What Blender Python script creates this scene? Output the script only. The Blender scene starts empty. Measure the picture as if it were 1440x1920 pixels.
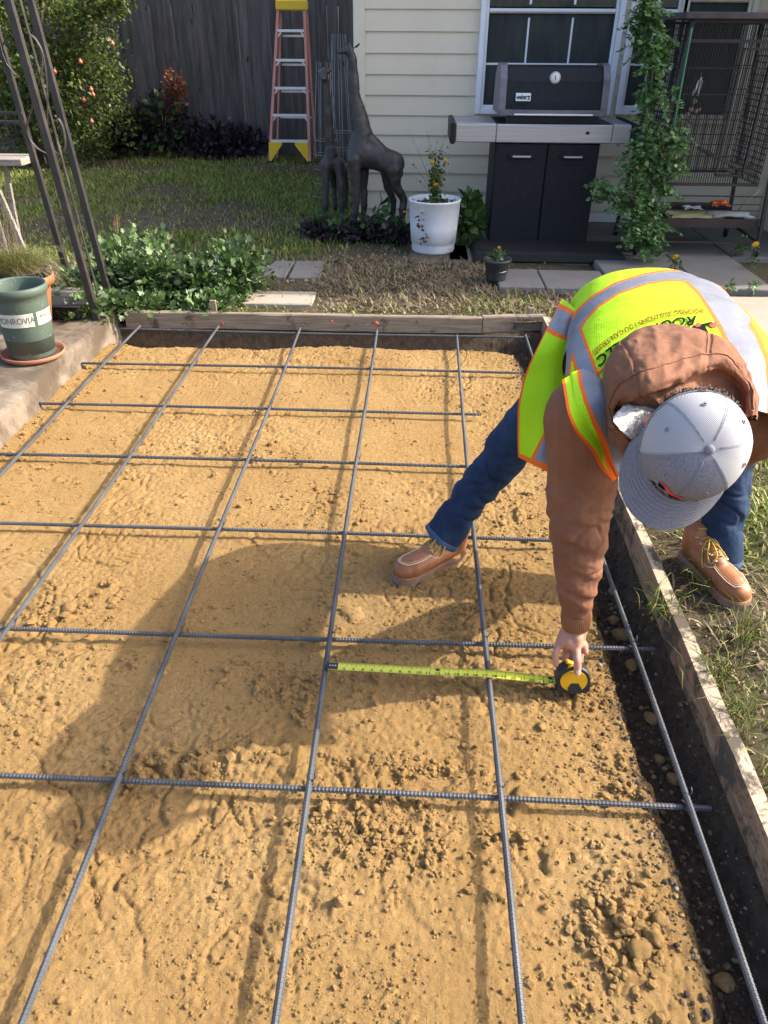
import bpy, bmesh, math, random
import numpy as np
from mathutils import Vector, Matrix, Euler
R = math.radians
random.seed(7); RNG = np.random.default_rng(11)
sc = bpy.context.scene
COL = sc.collection

# ------------------------------------------------------------------ camera
CAM = np.array([0.2230, -1.0376, 1.3970]); FPX = 1384.4
_pi, _ya, _ro = R(32.8837), R(-2.3210), R(0.3511)
_f = np.array([math.sin(_ya)*math.cos(_pi), math.cos(_ya)*math.cos(_pi), -math.sin(_pi)])
_r0 = np.array([math.cos(_ya), -math.sin(_ya), 0.0]); _u0 = np.cross(_r0, _f)
_r = _r0*math.cos(_ro)+_u0*math.sin(_ro); _u = -_r0*math.sin(_ro)+_u0*math.cos(_ro)
cam_d = bpy.data.cameras.new('camera'); cam = bpy.data.objects.new('camera', cam_d); COL.objects.link(cam)
cam_d.sensor_fit = 'HORIZONTAL'; cam_d.sensor_width = 36.0; cam_d.lens = FPX/1440*36.0
cam_d.clip_start = 0.02; cam_d.clip_end = 500
cam.matrix_world = Matrix(((_r[0], _u[0], -_f[0], CAM[0]), (_r[1], _u[1], -_f[1], CAM[1]), (_r[2], _u[2], -_f[2], CAM[2]), (0, 0, 0, 1)))
sc.camera = cam
# ------------------------------------------------------------------ sky, sun, exposure
LD = np.array([-1.34, -0.24, -1.0]); LD /= np.linalg.norm(LD)
w = bpy.data.worlds.new('World'); sc.world = w; w.use_nodes = True
nt = w.node_tree; bg = nt.nodes['Background']; sky = nt.nodes.new('ShaderNodeTexSky'); sky.sky_type = 'NISHITA'
sky.sun_disc = False; sky.dust_density = 4.0; sky.air_density = 0.75; sky.ozone_density = 0.4; sky.sun_elevation = math.asin(-LD[2]); sky.sun_rotation = math.atan2(-LD[0], -LD[1])
nt.links.new(sky.outputs[0], bg.inputs[0]); bg.inputs[1].default_value = 0.15
sl = bpy.data.lights.new('sun', 'SUN'); sl.energy = 2.8; sl.angle = R(0.5); sl.color = (1.0, 0.91, 0.77)
so = bpy.data.objects.new('sun', sl); COL.objects.link(so)
so.rotation_euler = Vector(LD).to_track_quat('-Z', 'Y').to_euler()
sc.view_settings.view_transform = 'Standard'; sc.view_settings.look = 'None'; sc.view_settings.exposure = 1.62
sc.view_settings.gamma = 1.0
sc.cycles.max_bounces = 7; sc.cycles.transparent_max_bounces = 8

# ------------------------------------------------------------------ helpers
def at_z(x, y, z):
    d = _f+(x-720)/FPX*_r+(960-y)/FPX*_u; t = (z-CAM[2])/d[2]; return CAM+t*d
def at_y(x, y, Y):
    d = _f+(x-720)/FPX*_r+(960-y)/FPX*_u; t = (Y-CAM[1])/d[1]; return CAM+t*d

def _hash(ix, iy, iz, s):
    h = (ix*374761393+iy*668265263+iz*2147483647+s*1274126177) & 0xffffffff
    h = ((h ^ (h >> 13))*1274126177) & 0xffffffff
    h = (h ^ (h >> 16))
    return (h & 0xffff)/65535.0
def vn(P, s=0):
    """3D value noise in [-1,1], P (n,3)"""
    P = np.asarray(P, float); I = np.floor(P).astype(np.int64); F = P-I; F = F*F*(3-2*F)
    out = 0
    for a in (0, 1):
        wa = F[:, 0] if a else 1-F[:, 0]
        for b in (0, 1):
            wb = F[:, 1] if b else 1-F[:, 1]
            for c in (0, 1):
                wc = F[:, 2] if c else 1-F[:, 2]
                out = out+wa*wb*wc*_hash(I[:, 0]+a, I[:, 1]+b, I[:, 2]+c, s)
    return out*2-1
def fbm(P, o=4, s=0, g=0.5):
    P = np.asarray(P, float); t = 0; a = 1; n = 0
    for k in range(o):
        t = t+a*vn(P*2**k+k*17.3, s+k); n += a; a *= g
    return t/n
def xy3(x, y, sc_): return np.stack([np.ravel(x)*sc_, np.ravel(y)*sc_, np.zeros(np.size(x))], 1)

def mesh_np(name, V, F, mats=(), smooth=True, mi=None):
    """V (n,3), F list of tuples or (m,k) array"""
    me = bpy.data.meshes.new(name)
    V = np.asarray(V, np.float32)
    if isinstance(F, np.ndarray):
        m, k = F.shape
        me.vertices.add(len(V)); me.vertices.foreach_set('co', V.ravel())
        me.loops.add(m*k); me.loops.foreach_set('vertex_index', F.astype(np.int32).ravel())
        me.polygons.add(m); me.polygons.foreach_set('loop_start', np.arange(0, m*k, k, dtype=np.int32))
        me.polygons.foreach_set('loop_total', np.full(m, k, np.int32))
        me.update(calc_edges=True)
    else:
        me.from_pydata([tuple(v) for v in V.tolist()], [], F); me.update()
    if smooth is not None:
        me.polygons.foreach_set('use_smooth', np.full(len(me.polygons), bool(smooth)))
    for m_ in mats: me.materials.append(m_)
    if mi is not None: me.polygons.foreach_set('material_index', np.asarray(mi, np.int32))
    me.validate(clean_customdata=False)
    return me

class MB:
    def __init__(s): s.v = []; s.f = []; s.m = []; s.n = 0; s.sm = []
    def add(s, V, F, mi=0, smooth=False):
        V = np.asarray(V, float); s.v.append(V)
        for q in F: s.f.append(tuple(int(i)+s.n for i in q)); s.m.append(mi); s.sm.append(smooth)
        s.n += len(V); return s
    def box(s, c, d, rot=None, mi=0, bev=0.0, taper=None):
        d = np.array(d)/2.0
        if bev > 0:
            b = min(bev, *(d*0.49)); V = []
            for sx in (-1, 1):
                for sy in (-1, 1):
                    for sz in (-1, 1):
                        V += [(sx*d[0], sy*(d[1]-b), sz*(d[2]-b)), (sx*(d[0]-b), sy*d[1], sz*(d[2]-b)), (sx*(d[0]-b), sy*(d[1]-b), sz*d[2])]
            V = np.array(V); bm = bmesh.new(); vs = [bm.verts.new(v) for v in V]
            g = bmesh.ops.convex_hull(bm, input=vs); bm.verts.index_update(); bm.verts.ensure_lookup_table()
            bmesh.ops.dissolve_limit(bm, angle_limit=0.02, verts=bm.verts, edges=bm.edges); bm.verts.index_update()
            V = np.array([v.co[:] for v in bm.verts]); F = [[v.index for v in f.verts] for f in bm.faces]; bm.free()
        else:
            V = np.array([(x*d[0], y*d[1], z*d[2]) for x in (-1, 1) for y in (-1, 1) for z in (-1, 1)])
            F = [(0, 1, 3, 2), (4, 6, 7, 5), (0, 4, 5, 1), (2, 3, 7, 6), (0, 2, 6, 4), (1, 5, 7, 3)]
        if taper is not None: 
            k = 1+(taper-1)*(V[:, 2:3]/d[2]*0.5+0.5); V[:, :2] = V[:, :2]*k
        if rot is not None: V = V@np.array(Euler(rot).to_matrix()).T
        return s.add(V+np.array(c), F, mi)
    def tube(s, path, r, n=8, mi=0, cap=True, smooth=True, sq=False):
        P = np.asarray(path, float); r = np.full(len(P), r) if np.isscalar(r) else np.asarray(r, float)
        T = np.gradient(P, axis=0); T /= np.linalg.norm(T, axis=1)[:, None]+1e-12
        up = np.array([0, 0, 1.0]) if abs(T[0][2]) < 0.9 else np.array([0, 1.0, 0])
        A = np.cross(T[0], up); A /= np.linalg.norm(A); V = []
        off = math.pi/4 if sq else 0
        an = np.arange(n)*2*math.pi/n+off
        for i in range(len(P)):
            A = A-T[i]*(A@T[i]); A /= np.linalg.norm(A)+1e-12; B = np.cross(T[i], A)
            V.append(P[i]+r[i]*(np.cos(an)[:, None]*A+np.sin(an)[:, None]*B))
        V = np.concatenate(V); F = []
        for i in range(len(P)-1):
            for j in range(n):
                k = (j+1) % n; F.append((i*n+j, i*n+k, (i+1)*n+k, (i+1)*n+j))
        if cap: F.append(tuple(range(n-1, -1, -1))); F.append(tuple((len(P)-1)*n+j for j in range(n)))
        return s.add(V, F, mi, smooth)
    def bar(s, a, b, w, h=None, mi=0):
        """square bar from a to b"""
        h = w if h is None else h; a = np.array(a, float); b = np.array(b, float); T = b-a; L = np.linalg.norm(T); T /= L
        up = np.array([0, 0, 1.0]) if abs(T[2]) < 0.95 else np.array([0, 1.0, 0]); A = np.cross(T, up); A /= np.linalg.norm(A); B = np.cross(A, T)
        V = [p+A*sx*w/2+B*sy*h/2 for p in (a, b) for sx, sy in ((-1, -1), (1, -1), (1, 1), (-1, 1))]
        return s.add(V, [(0, 1, 2, 3), (7, 6, 5, 4), (0, 4, 5, 1), (1, 5, 6, 2), (2, 6, 7, 3), (3, 7, 4, 0)], mi)
    def lathe(s, prof, c=(0, 0, 0), n=32, mi=0, axis='z', smooth=True, sy=1.0):
        an = np.arange(n)*2*math.pi/n; V = []
        for (r, z) in prof:
            x = r*np.cos(an); y = r*np.sin(an)*sy; zz = np.full(n, z)
            if axis == 'z': V.append(np.stack([x, y, zz], 1))
            elif axis == 'y': V.append(np.stack([x, zz, y], 1))
            else: V.append(np.stack([zz, x, y], 1))
        V = np.concatenate(V)+np.array(c); F = []
        for i in range(len(prof)-1):
            for j in range(n):
                k = (j+1) % n; F.append((i*n+j, i*n+k, (i+1)*n+k, (i+1)*n+j))
        return s.add(V, F, mi, smooth)
    def prism(s, poly, z0, z1, mi=0, M=None):
        n = len(poly); V = np.array([(x, y, z0) for x, y in poly]+[(x, y, z1) for x, y in poly], float)
        F = [tuple(range(n-1, -1, -1)), tuple(range(n, 2*n))]+[(i, (i+1) % n, n+(i+1) % n, n+i) for i in range(n)]
        if M is not None: V = V@np.array(M)[:3, :3].T+np.array(M)[:3, 3]
        return s.add(V, F, mi)
    def grid(s, G, mi=0, smooth=True):
        G = np.asarray(G); a, b = G.shape[:2]; V = G.reshape(-1, 3); F = []
        for i in range(a-1):
            for j in range(b-1): F.append((i*b+j, i*b+j+1, (i+1)*b+j+1, (i+1)*b+j))
        return s.add(V, F, mi, smooth)
    def mesh(s, name, mats):
        me = mesh_np(name, np.concatenate(s.v), s.f, mats, None, s.m); me.polygons.foreach_set('use_smooth', s.sm); return me

def link(name, me, parent=None, loc=None):
    o = bpy.data.objects.new(name, me); COL.objects.link(o)
    if parent is not None: o.parent = parent
    if loc is not None: o.location = loc
    return o
def tag(o, label=None, cat=None, group=None, kind=None):
    if label: o['label'] = label
    if cat: o['category'] = cat
    if group: o['group'] = group
    if kind: o['kind'] = kind
    return o
def thing(name, label, cat, loc=(0, 0, 0), rz=0.0, group=None):
    o = bpy.data.objects.new(name, None); COL.objects.link(o); o.location = tuple(float(c) for c in loc); o.rotation_euler = (0, 0, rz)
    o.empty_display_size = 0.1
    return tag(o, label, cat, group)
def part(name, mb, mats, parent=None, label=None):
    if not isinstance(mats, (list, tuple)): mats = [mats]
    me = mb.mesh(name, mats) if isinstance(mb, MB) else mb
    if not isinstance(mb, MB):
        while len(me.materials) < len(mats): me.materials.append(None)
        for i_, m_ in enumerate(mats): me.materials[i_] = m_
    o = link(name, me, parent)
    if label: o['label'] = label
    return o
def copy_tree(o, parent=None):
    c = o.copy(); COL.objects.link(c)
    if parent is not None: c.parent = parent
    for ch in list(o.children): copy_tree(ch, c)
    return c

# ------------------------------------------------------------------ materials
class NT:
    def __init__(s, name):
        s.m = bpy.data.materials.new(name); s.m.use_nodes = True; s.t = s.m.node_tree; s.b = s.t.nodes['Principled BSDF']
        s.co = s.t.nodes.new('ShaderNodeTexCoord')
    def n(s, typ, **k):
        x = s.t.nodes.new(typ)
        for a, v in k.items():
            if a.startswith('i_'): x.inputs[int(a[2:])].default_value = v
            else: setattr(x, a, v)
        return x
    def l(s, a, b): s.t.links.new(a, b)
    def noise(s, scale, detail=4, rough=0.55, src=None, dist=0.0):
        x = s.n('ShaderNodeTexNoise'); x.inputs['Scale'].default_value = scale; x.inputs['Detail'].default_value = detail
        x.inputs['Roughness'].default_value = rough; x.inputs['Distortion'].default_value = dist
        s.l(src or s.co.outputs['Object'], x.inputs['Vector']); return x.outputs['Fac']
    def ramp(s, fac, stops, interp='LINEAR'):
        x = s.n('ShaderNodeValToRGB'); e = x.color_ramp.elements; x.color_ramp.interpolation = interp
        while len(e) < len(stops): e.new(0.5)
        for i, (p, c) in enumerate(stops):
            e[i].position = p; e[i].color = (*c, 1) if len(c) == 3 else c
        s.l(fac, x.inputs[0]); return x.outputs[0]
    def mix(s, fac, a, b, mode='MIX'):
        x = s.n('ShaderNodeMix', data_type='RGBA', blend_type=mode)
        for sk, v in ((x.inputs[0], fac), (x.inputs[6], a), (x.inputs[7], b)):
            if isinstance(v, (int, float)): sk.default_value = v
            elif isinstance(v, tuple): sk.default_value = (*v, 1) if len(v) == 3 else v
            else: s.l(v, sk)
        return x.outputs[2]
    def math(s, op, a, b=0.0, c=0.0, clamp=False):
        x = s.n('ShaderNodeMath', operation=op, use_clamp=clamp)
        for i, v in enumerate((a, b, c)):
            if isinstance(v, (int, float)): x.inputs[i].default_value = v
            else: s.l(v, x.inputs[i])
        return x.outputs[0]
    def mapv(s, scale=(1, 1, 1), src=None, rot=(0, 0, 0)):
        x = s.n('ShaderNodeMapping'); x.inputs['Scale'].default_value = scale; x.inputs['Rotation'].default_value = rot
        s.l(src or s.co.outputs['Object'], x.inputs[0]); return x.outputs[0]
    def bump(s, h, strength=0.3, dist=0.01, nrm=None):
        x = s.n('ShaderNodeBump'); x.inputs['Strength'].default_value = strength; x.inputs['Distance'].default_value = dist
        s.l(h, x.inputs['Height'])
        if nrm is not None: s.l(nrm, x.inputs['Normal'])
        s.l(x.outputs[0], s.b.inputs['Normal']); return x.outputs[0]
    def col(s, c):
        if isinstance(c, tuple): s.b.inputs['Base Color'].default_value = (*c, 1)
        else: s.l(c, s.b.inputs['Base Color'])
        return s
    def set(s, rough=None, metal=None, spec=None, **k):
        if rough is not None:
            if isinstance(rough, (int, float)): s.b.inputs['Roughness'].default_value = rough
            else: s.l(rough, s.b.inputs['Roughness'])
        if metal is not None: s.b.inputs['Metallic'].default_value = metal
        if spec is not None: s.b.inputs['Specular IOR Level'].default_value = spec
        for a, v in k.items(): s.b.inputs[a.replace('_', ' ')].default_value = v
        return s

def mat(name, c1, c2=None, scale=8, rough=0.6, metal=0.0, bump=0.0, bscale=60, bdist=0.004, spec=0.5, stretch=(1, 1, 1), lo=0.35, hi=0.65, dirt=None, dscale=3, dlo=.55, dhi=.7):
    t = NT(name); v = t.mapv(stretch)
    c = t.ramp(t.noise(scale, 5, .6, v), [(lo, c1), (hi, c2)]) if c2 else c1
    if dirt: c = t.mix(t.ramp(t.noise(dscale, 6, .65), [(dlo, (0, 0, 0)), (dhi, (1, 1, 1))]), c, dirt)
    t.col(c).set(rough=rough, metal=metal, spec=spec)
    if bump: t.bump(t.noise(bscale, 5, .65, v), bump, bdist)
    return t.m
def leaf_mat(name, cols, rough=0.5, trans=0.25, spec=0.4):
    """a colour per leaf, a little translucent"""
    t = NT(name); g = t.n('ShaderNodeNewGeometry')
    n = len(cols); c = t.ramp(g.outputs['Random Per Island'], [((i+.5)/n, k) for i, k in enumerate(cols)])
    t.col(c).set(rough=rough, spec=spec)
    tr = t.n('ShaderNodeBsdfTranslucent'); t.l(c, tr.inputs[0]); mx = t.n('ShaderNodeMixShader'); mx.inputs[0].default_value = trans
    t.l(t.b.outputs[0], mx.inputs[1]); t.l(tr.outputs[0], mx.inputs[2]); t.l(mx.outputs[0], t.t.nodes['Material Output'].inputs[0])
    return t.m

# organic shapes: union of tapered capsules, voxel-remeshed to one skin
def blob(name, caps, voxel=0.006, smooth=6, fn=None, extra=None):
    """caps: list of (p0, r0, p1, r1[, flat(tuple axis scale)])"""
    bm = bmesh.new()
    for c in caps:
        p0, r0, p1, r1 = (np.array(c[0], float), c[1], np.array(c[2], float), c[3]); sq = c[4] if len(c) > 4 else None
        L = np.linalg.norm(p1-p0); n = 18; V = []; rings = 6
        T = (p1-p0)/L if L > 1e-6 else np.array([0, 0, 1.0])
        up = np.array([0, 0, 1.0]) if abs(T[2]) < 0.9 else np.array([0, 1.0, 0])
        if sq is not None: up = np.array(sq[2], float) if len(sq) > 2 else up
        A = np.cross(T, up); A /= np.linalg.norm(A); B = np.cross(A, T); ka, kb = (sq[0], sq[1]) if sq is not None else (1, 1)
        prof = [(-math.cos(t)*r0, math.sin(t)*r0, p0) for t in np.linspace(0.12, math.pi/2, rings)]+[(math.sin(t)*r1, math.cos(t)*r1, p1) for t in np.linspace(0, math.pi/2-.12, rings)]
        vs = []
        for (h, r_, p) in prof:
            ring = []
            for j in range(n):
                a = 2*math.pi*j/n; ring.append(bm.verts.new(p+T*h+A*math.cos(a)*r_*ka+B*math.sin(a)*r_*kb))
            vs.append(ring)
        for i in range(len(vs)-1):
            for j in range(n): bm.faces.new((vs[i][j], vs[i][(j+1) % n], vs[i+1][(j+1) % n], vs[i+1][j]))
        bm.faces.new(vs[0][::-1]); bm.faces.new(vs[-1])
    if extra: extra(bm)
    me = bpy.data.meshes.new(name+'_tmp'); bmesh.ops.recalc_face_normals(bm, faces=bm.faces); bm.to_mesh(me); bm.free()
    o = bpy.data.objects.new(name+'_tmp', me); COL.objects.link(o)
    m = o.modifiers.new('r', 'REMESH'); m.mode = 'VOXEL'; m.voxel_size = voxel
    if smooth:
        s = o.modifiers.new('s', 'SMOOTH'); s.factor = 0.5; s.iterations = smooth
    dg = bpy.context.evaluated_depsgraph_get(); dg.update(); ev = o.evaluated_get(dg)
    res = bpy.data.meshes.new_from_object(ev); bpy.data.objects.remove(o, do_unlink=True); res.name = name
    if fn is not None:
        n = len(res.vertices); co = np.empty(n*3, np.float32); res.vertices.foreach_get('co', co); co = co.reshape(-1, 3).astype(float)
        no = np.empty(n*3, np.float32); res.vertex_normals.foreach_get('vector', no); no = no.reshape(-1, 3)
        co = fn(co, no); res.vertices.foreach_set('co', co.astype(np.float32).ravel()); res.update()
    res.polygons.foreach_set('use_smooth', np.ones(len(res.polygons), bool))
    return res

# foliage: many small leaves as one mesh
LEAF = {'diamond': (np.array([(0, 0, 0), (.32, .5, .06), (0, 1, 0), (-.32, .5, .06)]), [(0, 1, 2, 3)]),
        'oval': (np.array([(0, 0, 0), (.3, .3, .05), (.33, .62, .05), (0, 1, -.05), (-.33, .62, .05), (-.3, .3, .05), (0, .45, 0)]), [(0, 1, 6, 5), (1, 2, 3, 6), (6, 3, 4, 5)]),
        'blade': (np.array([(-.05, 0, 0), (.05, 0, 0), (.03, .6, .1), (0, 1, .3), (-.03, .6, .1)]), [(0, 1, 2, 4), (4, 2, 3)]),
        'lobed': (np.array([(0, 0, 0), (.22, .12, .03), (.5, .3, .08), (.3, .5, .04), (.42, .8, .06), (.12, .75, .0), (0, 1.05, -.05), (-.12, .75, 0), (-.42, .8, .06), (-.3, .5, .04), (-.5, .3, .08), (-.22, .12, .03), (0, .5, -.04)]),
                  [(0, 1, 2, 12), (2, 3, 12), (3, 4, 5, 12), (5, 6, 7, 12), (7, 8, 9, 12), (9, 10, 12), (10, 11, 0, 12)])}
def leaves(P, size, kind='diamond', up=0.5, dirs=None, rng=RNG, wid=1.0):
    """P (n,3) leaf bases, size scalar/array, dirs optional outward direction (n,3)"""
    P = np.asarray(P, float); n = len(P); V0, F0 = LEAF[kind]; V0 = V0*np.array([wid, 1, 1])
    D = rng.normal(size=(n, 3)); D /= np.linalg.norm(D, axis=1)[:, None]
    if dirs is not None: D = D*0.6+dirs
    D[:, 2] += up*0.3; D /= np.linalg.norm(D, axis=1)[:, None]+1e-9
    N = rng.normal(size=(n, 3))*0.6; N[:, 2] += up*1.4; X = np.cross(D, N); X /= np.linalg.norm(X, axis=1)[:, None]+1e-9; N = np.cross(X, D)
    s = (np.full(n, size) if np.isscalar(size) else np.asarray(size))*rng.uniform(.65, 1.3, n)
    V = P[:, None, :]+s[:, None, None]*(V0[None, :, 0:1]*X[:, None, :]+V0[None, :, 1:2]*D[:, None, :]+V0[None, :, 2:3]*N[:, None, :])
    k = len(V0); return V.reshape(-1, 3), F0, k, n
def leaf_mesh(name, sets, mats):
    """sets: list of (leaves(..), material index)"""
    VV = []; LT = []; LI = []; MI = []; off = 0
    for (V, F0, k, n), mi in sets:
        base = (np.arange(n)*k+off)[:, None]
        VV.append(V)
        per = np.concatenate([np.array(f) for f in F0]); LI.append((base+per[None, :]).ravel()); LT.append(np.tile([len(f) for f in F0], n)); MI.append(np.full(n*len(F0), mi))
        off += len(V)
    V = np.concatenate(VV); LI = np.concatenate(LI); LT = np.concatenate(LT); MI = np.concatenate(MI)
    me = bpy.data.meshes.new(name); me.vertices.add(len(V)); me.vertices.foreach_set('co', V.astype(np.float32).ravel())
    me.loops.add(len(LI)); me.loops.foreach_set('vertex_index', LI.astype(np.int32)); me.polygons.add(len(LT))
    ls = np.concatenate([[0], np.cumsum(LT)[:-1]]).astype(np.int32)
    me.polygons.foreach_set('loop_start', ls); me.polygons.foreach_set('loop_total', LT.astype(np.int32)); me.update(calc_edges=True)
    for m_ in mats: me.materials.append(m_)
    me.polygons.foreach_set('material_index', MI.astype(np.int32)); me.validate(clean_customdata=False); return me
def text_mesh(txt, size=1.0, bold=False, shear=0.0, align='CENTER', extrude=0.0, space=1.0):
    cu = bpy.data.curves.new('t', 'FONT'); cu.body = txt; cu.size = size; cu.align_x = align; cu.align_y = 'CENTER'; cu.shear = shear
    cu.offset = 0.02*size if bold else 0.0; cu.extrude = extrude; cu.resolution_u = 3; cu.space_character = space
    o = bpy.data.objects.new('t', cu); COL.objects.link(o); dg = bpy.context.evaluated_depsgraph_get(); dg.update()
    me = bpy.data.meshes.new_from_object(o.evaluated_get(dg)); bpy.data.objects.remove(o, do_unlink=True)
    V = np.array([v.co[:] for v in me.vertices]); F = [tuple(p.vertices) for p in me.polygons]; bpy.data.meshes.remove(me); return V, F

# ------------------------------------------------------------------ setting materials
t = NT('sand'); o_ = t.co.outputs['Object']
c = t.ramp(t.noise(2.2, 6, .6), [(.3, (.285, .172, .064)), (.55, (.335, .214, .086)), (.75, (.39, .268, .122))])
c = t.mix(t.ramp(t.noise(70, 4, .7), [(.35, (.35, .35, .35)), (.6, (0, 0, 0))]), c, (.20, .115, .042))
fl = t.ramp(t.noise(11, 8, .75, dist=.6), [(.66, (0, 0, 0)), (.74, (1, 1, 1))])
c = t.mix(t.math('MULTIPLY', fl, .45), c, (.11, .07, .045))
# dark soil kicked onto the right edge of the sand
sx = t.n('ShaderNodeSeparateXYZ'); t.l(o_, sx.inputs[0])
e = t.math('ADD', sx.outputs[0], t.math('MULTIPLY', t.math('SUBTRACT', t.noise(9, 7, .7), .5), .55))
em = t.ramp(t.math('MULTIPLY', e, 1.0), [(.76, (0, 0, 0)), (.93, (1, 1, 1))])
c = t.mix(em, c, (.06, .042, .03))
t.col(c).set(rough=.95, spec=.15)
vo = t.n('ShaderNodeTexVoronoi', feature='SMOOTH_F1'); vo.inputs['Scale'].default_value = 150; t.l(t.mix(.012, t.co.outputs['Object'], t.n('ShaderNodeTexNoise', i_2=60.0).outputs['Color']), vo.inputs['Vector'])
vh = t.math('MULTIPLY', t.math('SUBTRACT', .6, vo.outputs['Distance']), t.ramp(t.noise(6, 5, .65), [(.40, (.12, .12, .12)), (.62, (1, 1, 1))]))
b0 = t.bump(vh, .6, .005); b1 = t.bump(t.noise(300, 5, .8), .9, .0035, b0); b2 = t.bump(t.noise(80, 7, .8), .8, .006, b1)
SAND = t.m
t = NT('dark_soil'); c = t.ramp(t.noise(30, 8, .7), [(.3, (.06, .044, .031)), (.55, (.13, .094, .065)), (.75, (.22, .16, .10))])
t.col(c).set(rough=.95, spec=.2); t.bump(t.noise(110, 7, .8), 1.0, .014); SOIL = t.m
t = NT('yard_soil'); n1 = t.noise(1.1, 6, .6)
c = t.ramp(n1, [(.35, (.070, .082, .025)), (.5, (.10, .088, .048)), (.65, (.155, .122, .078))]); c = t.mix(t.ramp(t.noise(40, 7, .75), [(.35, (.8, .8, .8)), (.6, (0, 0, 0))]), c, (.035, .027, .018))
t.col(c).set(rough=.95, spec=.15); t.bump(t.noise(60, 6, .7), .7, .012); YARD = t.m
def concrete(name, a, b, dirtc, s=3, dlo=.5, dhi=.72):
    t = NT(name); c = t.ramp(t.noise(s, 7, .65), [(.3, a), (.7, b)]); c = t.mix(t.ramp(t.noise(120, 3, .6), [(.4, (.25, .25, .25)), (.65, (0, 0, 0))]), c, dirtc)
    c = t.mix(t.ramp(t.noise(2.3, 8, .7, dist=.4), [(dlo, (0, 0, 0)), (dhi, (.85, .85, .85))]), c, dirtc)
    t.col(c).set(rough=.9, spec=.25); t.bump(t.noise(140, 5, .7), .35, .004); return t.m
CONC = concrete('old_concrete', (.20, .16, .12), (.31, .26, .20), (.07, .052, .036), 4, .38, .54)
SLABM = concrete('patio_concrete', (.17, .16, .145), (.23, .22, .205), (.09, .08, .07), 3, .6, .8)
WALK = concrete('walk_concrete', (.34, .29, .235), (.42, .36, .295), (.20, .16, .12), 5, .6, .8)
t = NT('form_wood'); v = t.mapv((1, 14, 14)); c = t.ramp(t.noise(6, 6, .6, v), [(.3, (.17, .13, .095)), (.55, (.26, .21, .16)), (.75, (.36, .30, .235))])
c = t.mix(t.ramp(t.noise(9, 9, .72, dist=.3), [(.56, (0, 0, 0)), (.64, (1, 1, 1))]), c, (.09, .07, .055))
t.col(c).set(rough=.85, spec=.2); t.bump(t.noise(7, 6, .6, v), .4, .003); WOOD = t.m
t = NT('form_wood_lengthwise'); v = t.mapv((14, 1, 14)); c = t.ramp(t.noise(6, 6, .6, v), [(.3, (.19, .11, .065)), (.55, (.30, .20, .125)), (.75, (.42, .33, .24))])
g_ = t.n('ShaderNodeNewGeometry'); sg = t.n('ShaderNodeSeparateXYZ'); t.l(g_.outputs['Normal'], sg.inputs[0])
c = t.mix(t.ramp(sg.outputs[2], [(.6, (0, 0, 0)), (.9, (1, 1, 1))]), c, (.40, .335, .25))   # up-facing side mixed to a paler tone
c = t.mix(t.ramp(t.noise(8, 10, .75, dist=.3), [(.48, (0, 0, 0)), (.56, (1, 1, 1))]), c, (.085, .07, .055))
t.col(c).set(rough=.85, spec=.2); t.bump(t.noise(7, 6, .6, v), .4, .003); WOOD2 = t.m

# ------------------------------------------------------------------ terrain
def axis(*segs):
    """segs: (start, stop, step) joined"""
    out = [segs[0][0]]
    for a, b, s_ in segs:
        n = max(1, int(round((b-a)/s_))); out += list(np.linspace(a, b, n+1)[1:])
    return np.array(out)
def hfield(name, xs, ys, fn, mt, hole=None):
    X, Y = np.meshgrid(xs, ys, indexing='ij'); Z = fn(X.ravel(), Y.ravel()).reshape(X.shape)
    V = np.stack([X, Y, Z], -1).reshape(-1, 3); a, b = X.shape; I = np.arange(a*b).reshape(a, b)
    F = np.stack([I[:-1, :-1], I[1:, :-1], I[1:, 1:], I[:-1, 1:]], -1).reshape(-1, 4)
    if hole is not None:
        cx = (X[:-1, :-1]+X[1:, 1:]).ravel()/2; cy = (Y[:-1, :-1]+Y[1:, 1:]).ravel()/2; F = F[~hole(cx, cy)]
    o = link(name, mesh_np(name, V, F, [mt])); return o
GZ = 0.05
def yard_z(x, y):
    P = xy3(x, y, 1.0); z = GZ+0.02*fbm(P*1.3, 3, 5)+0.006*fbm(P*14, 3, 9)
    near = np.clip(1-np.maximum(np.abs(x-1.5), np.abs(y-.8)*.35)/1.2, 0, 1)
    z += near*(0.016*fbm(P*9, 4, 12)+.008*np.abs(fbm(P*40, 3, 13)))
    b = np.clip((x-.985)/.18, 0, 1)*(x > .95) + (x <= .95)
    z = np.where((x > .95) & (y < 3.15), z*np.clip(b, 0, 1)+(1-np.clip(b, 0, 1))*.032, z)
    z = np.where((x < .95) & (y > 2.9) & (y < 3.3), np.minimum(z, .058), z)
    d = np.hypot(x, y-3); return np.where(d > 14, GZ, z)
gx = axis((-60, -9, 8), (-9, -4.5, .25), (-4.5, -1.46, .06), (-1.46, .97, .03), (.97, 2.3, .012), (2.3, 5, .15), (5, 60, 8))
gy = axis((-60, -3, 6), (-3, -.6, .1), (-.6, 3.03, .016), (3.03, 4.6, .03), (4.6, 10, .08), (10, 16, .5), (16, 90, 8))
ground = hfield('ground', gx, gy, yard_z, YARD, lambda x, y: ((x > -1.46) & (x < .97) & (y > -2.6) & (y < 3.03)) | ((x < -1.46) & (x > -7) & (y > -3) & (y < 3.03)))
tag(ground, 'bare brown yard soil with worn grass around the dug out bed', kind='structure')
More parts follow.
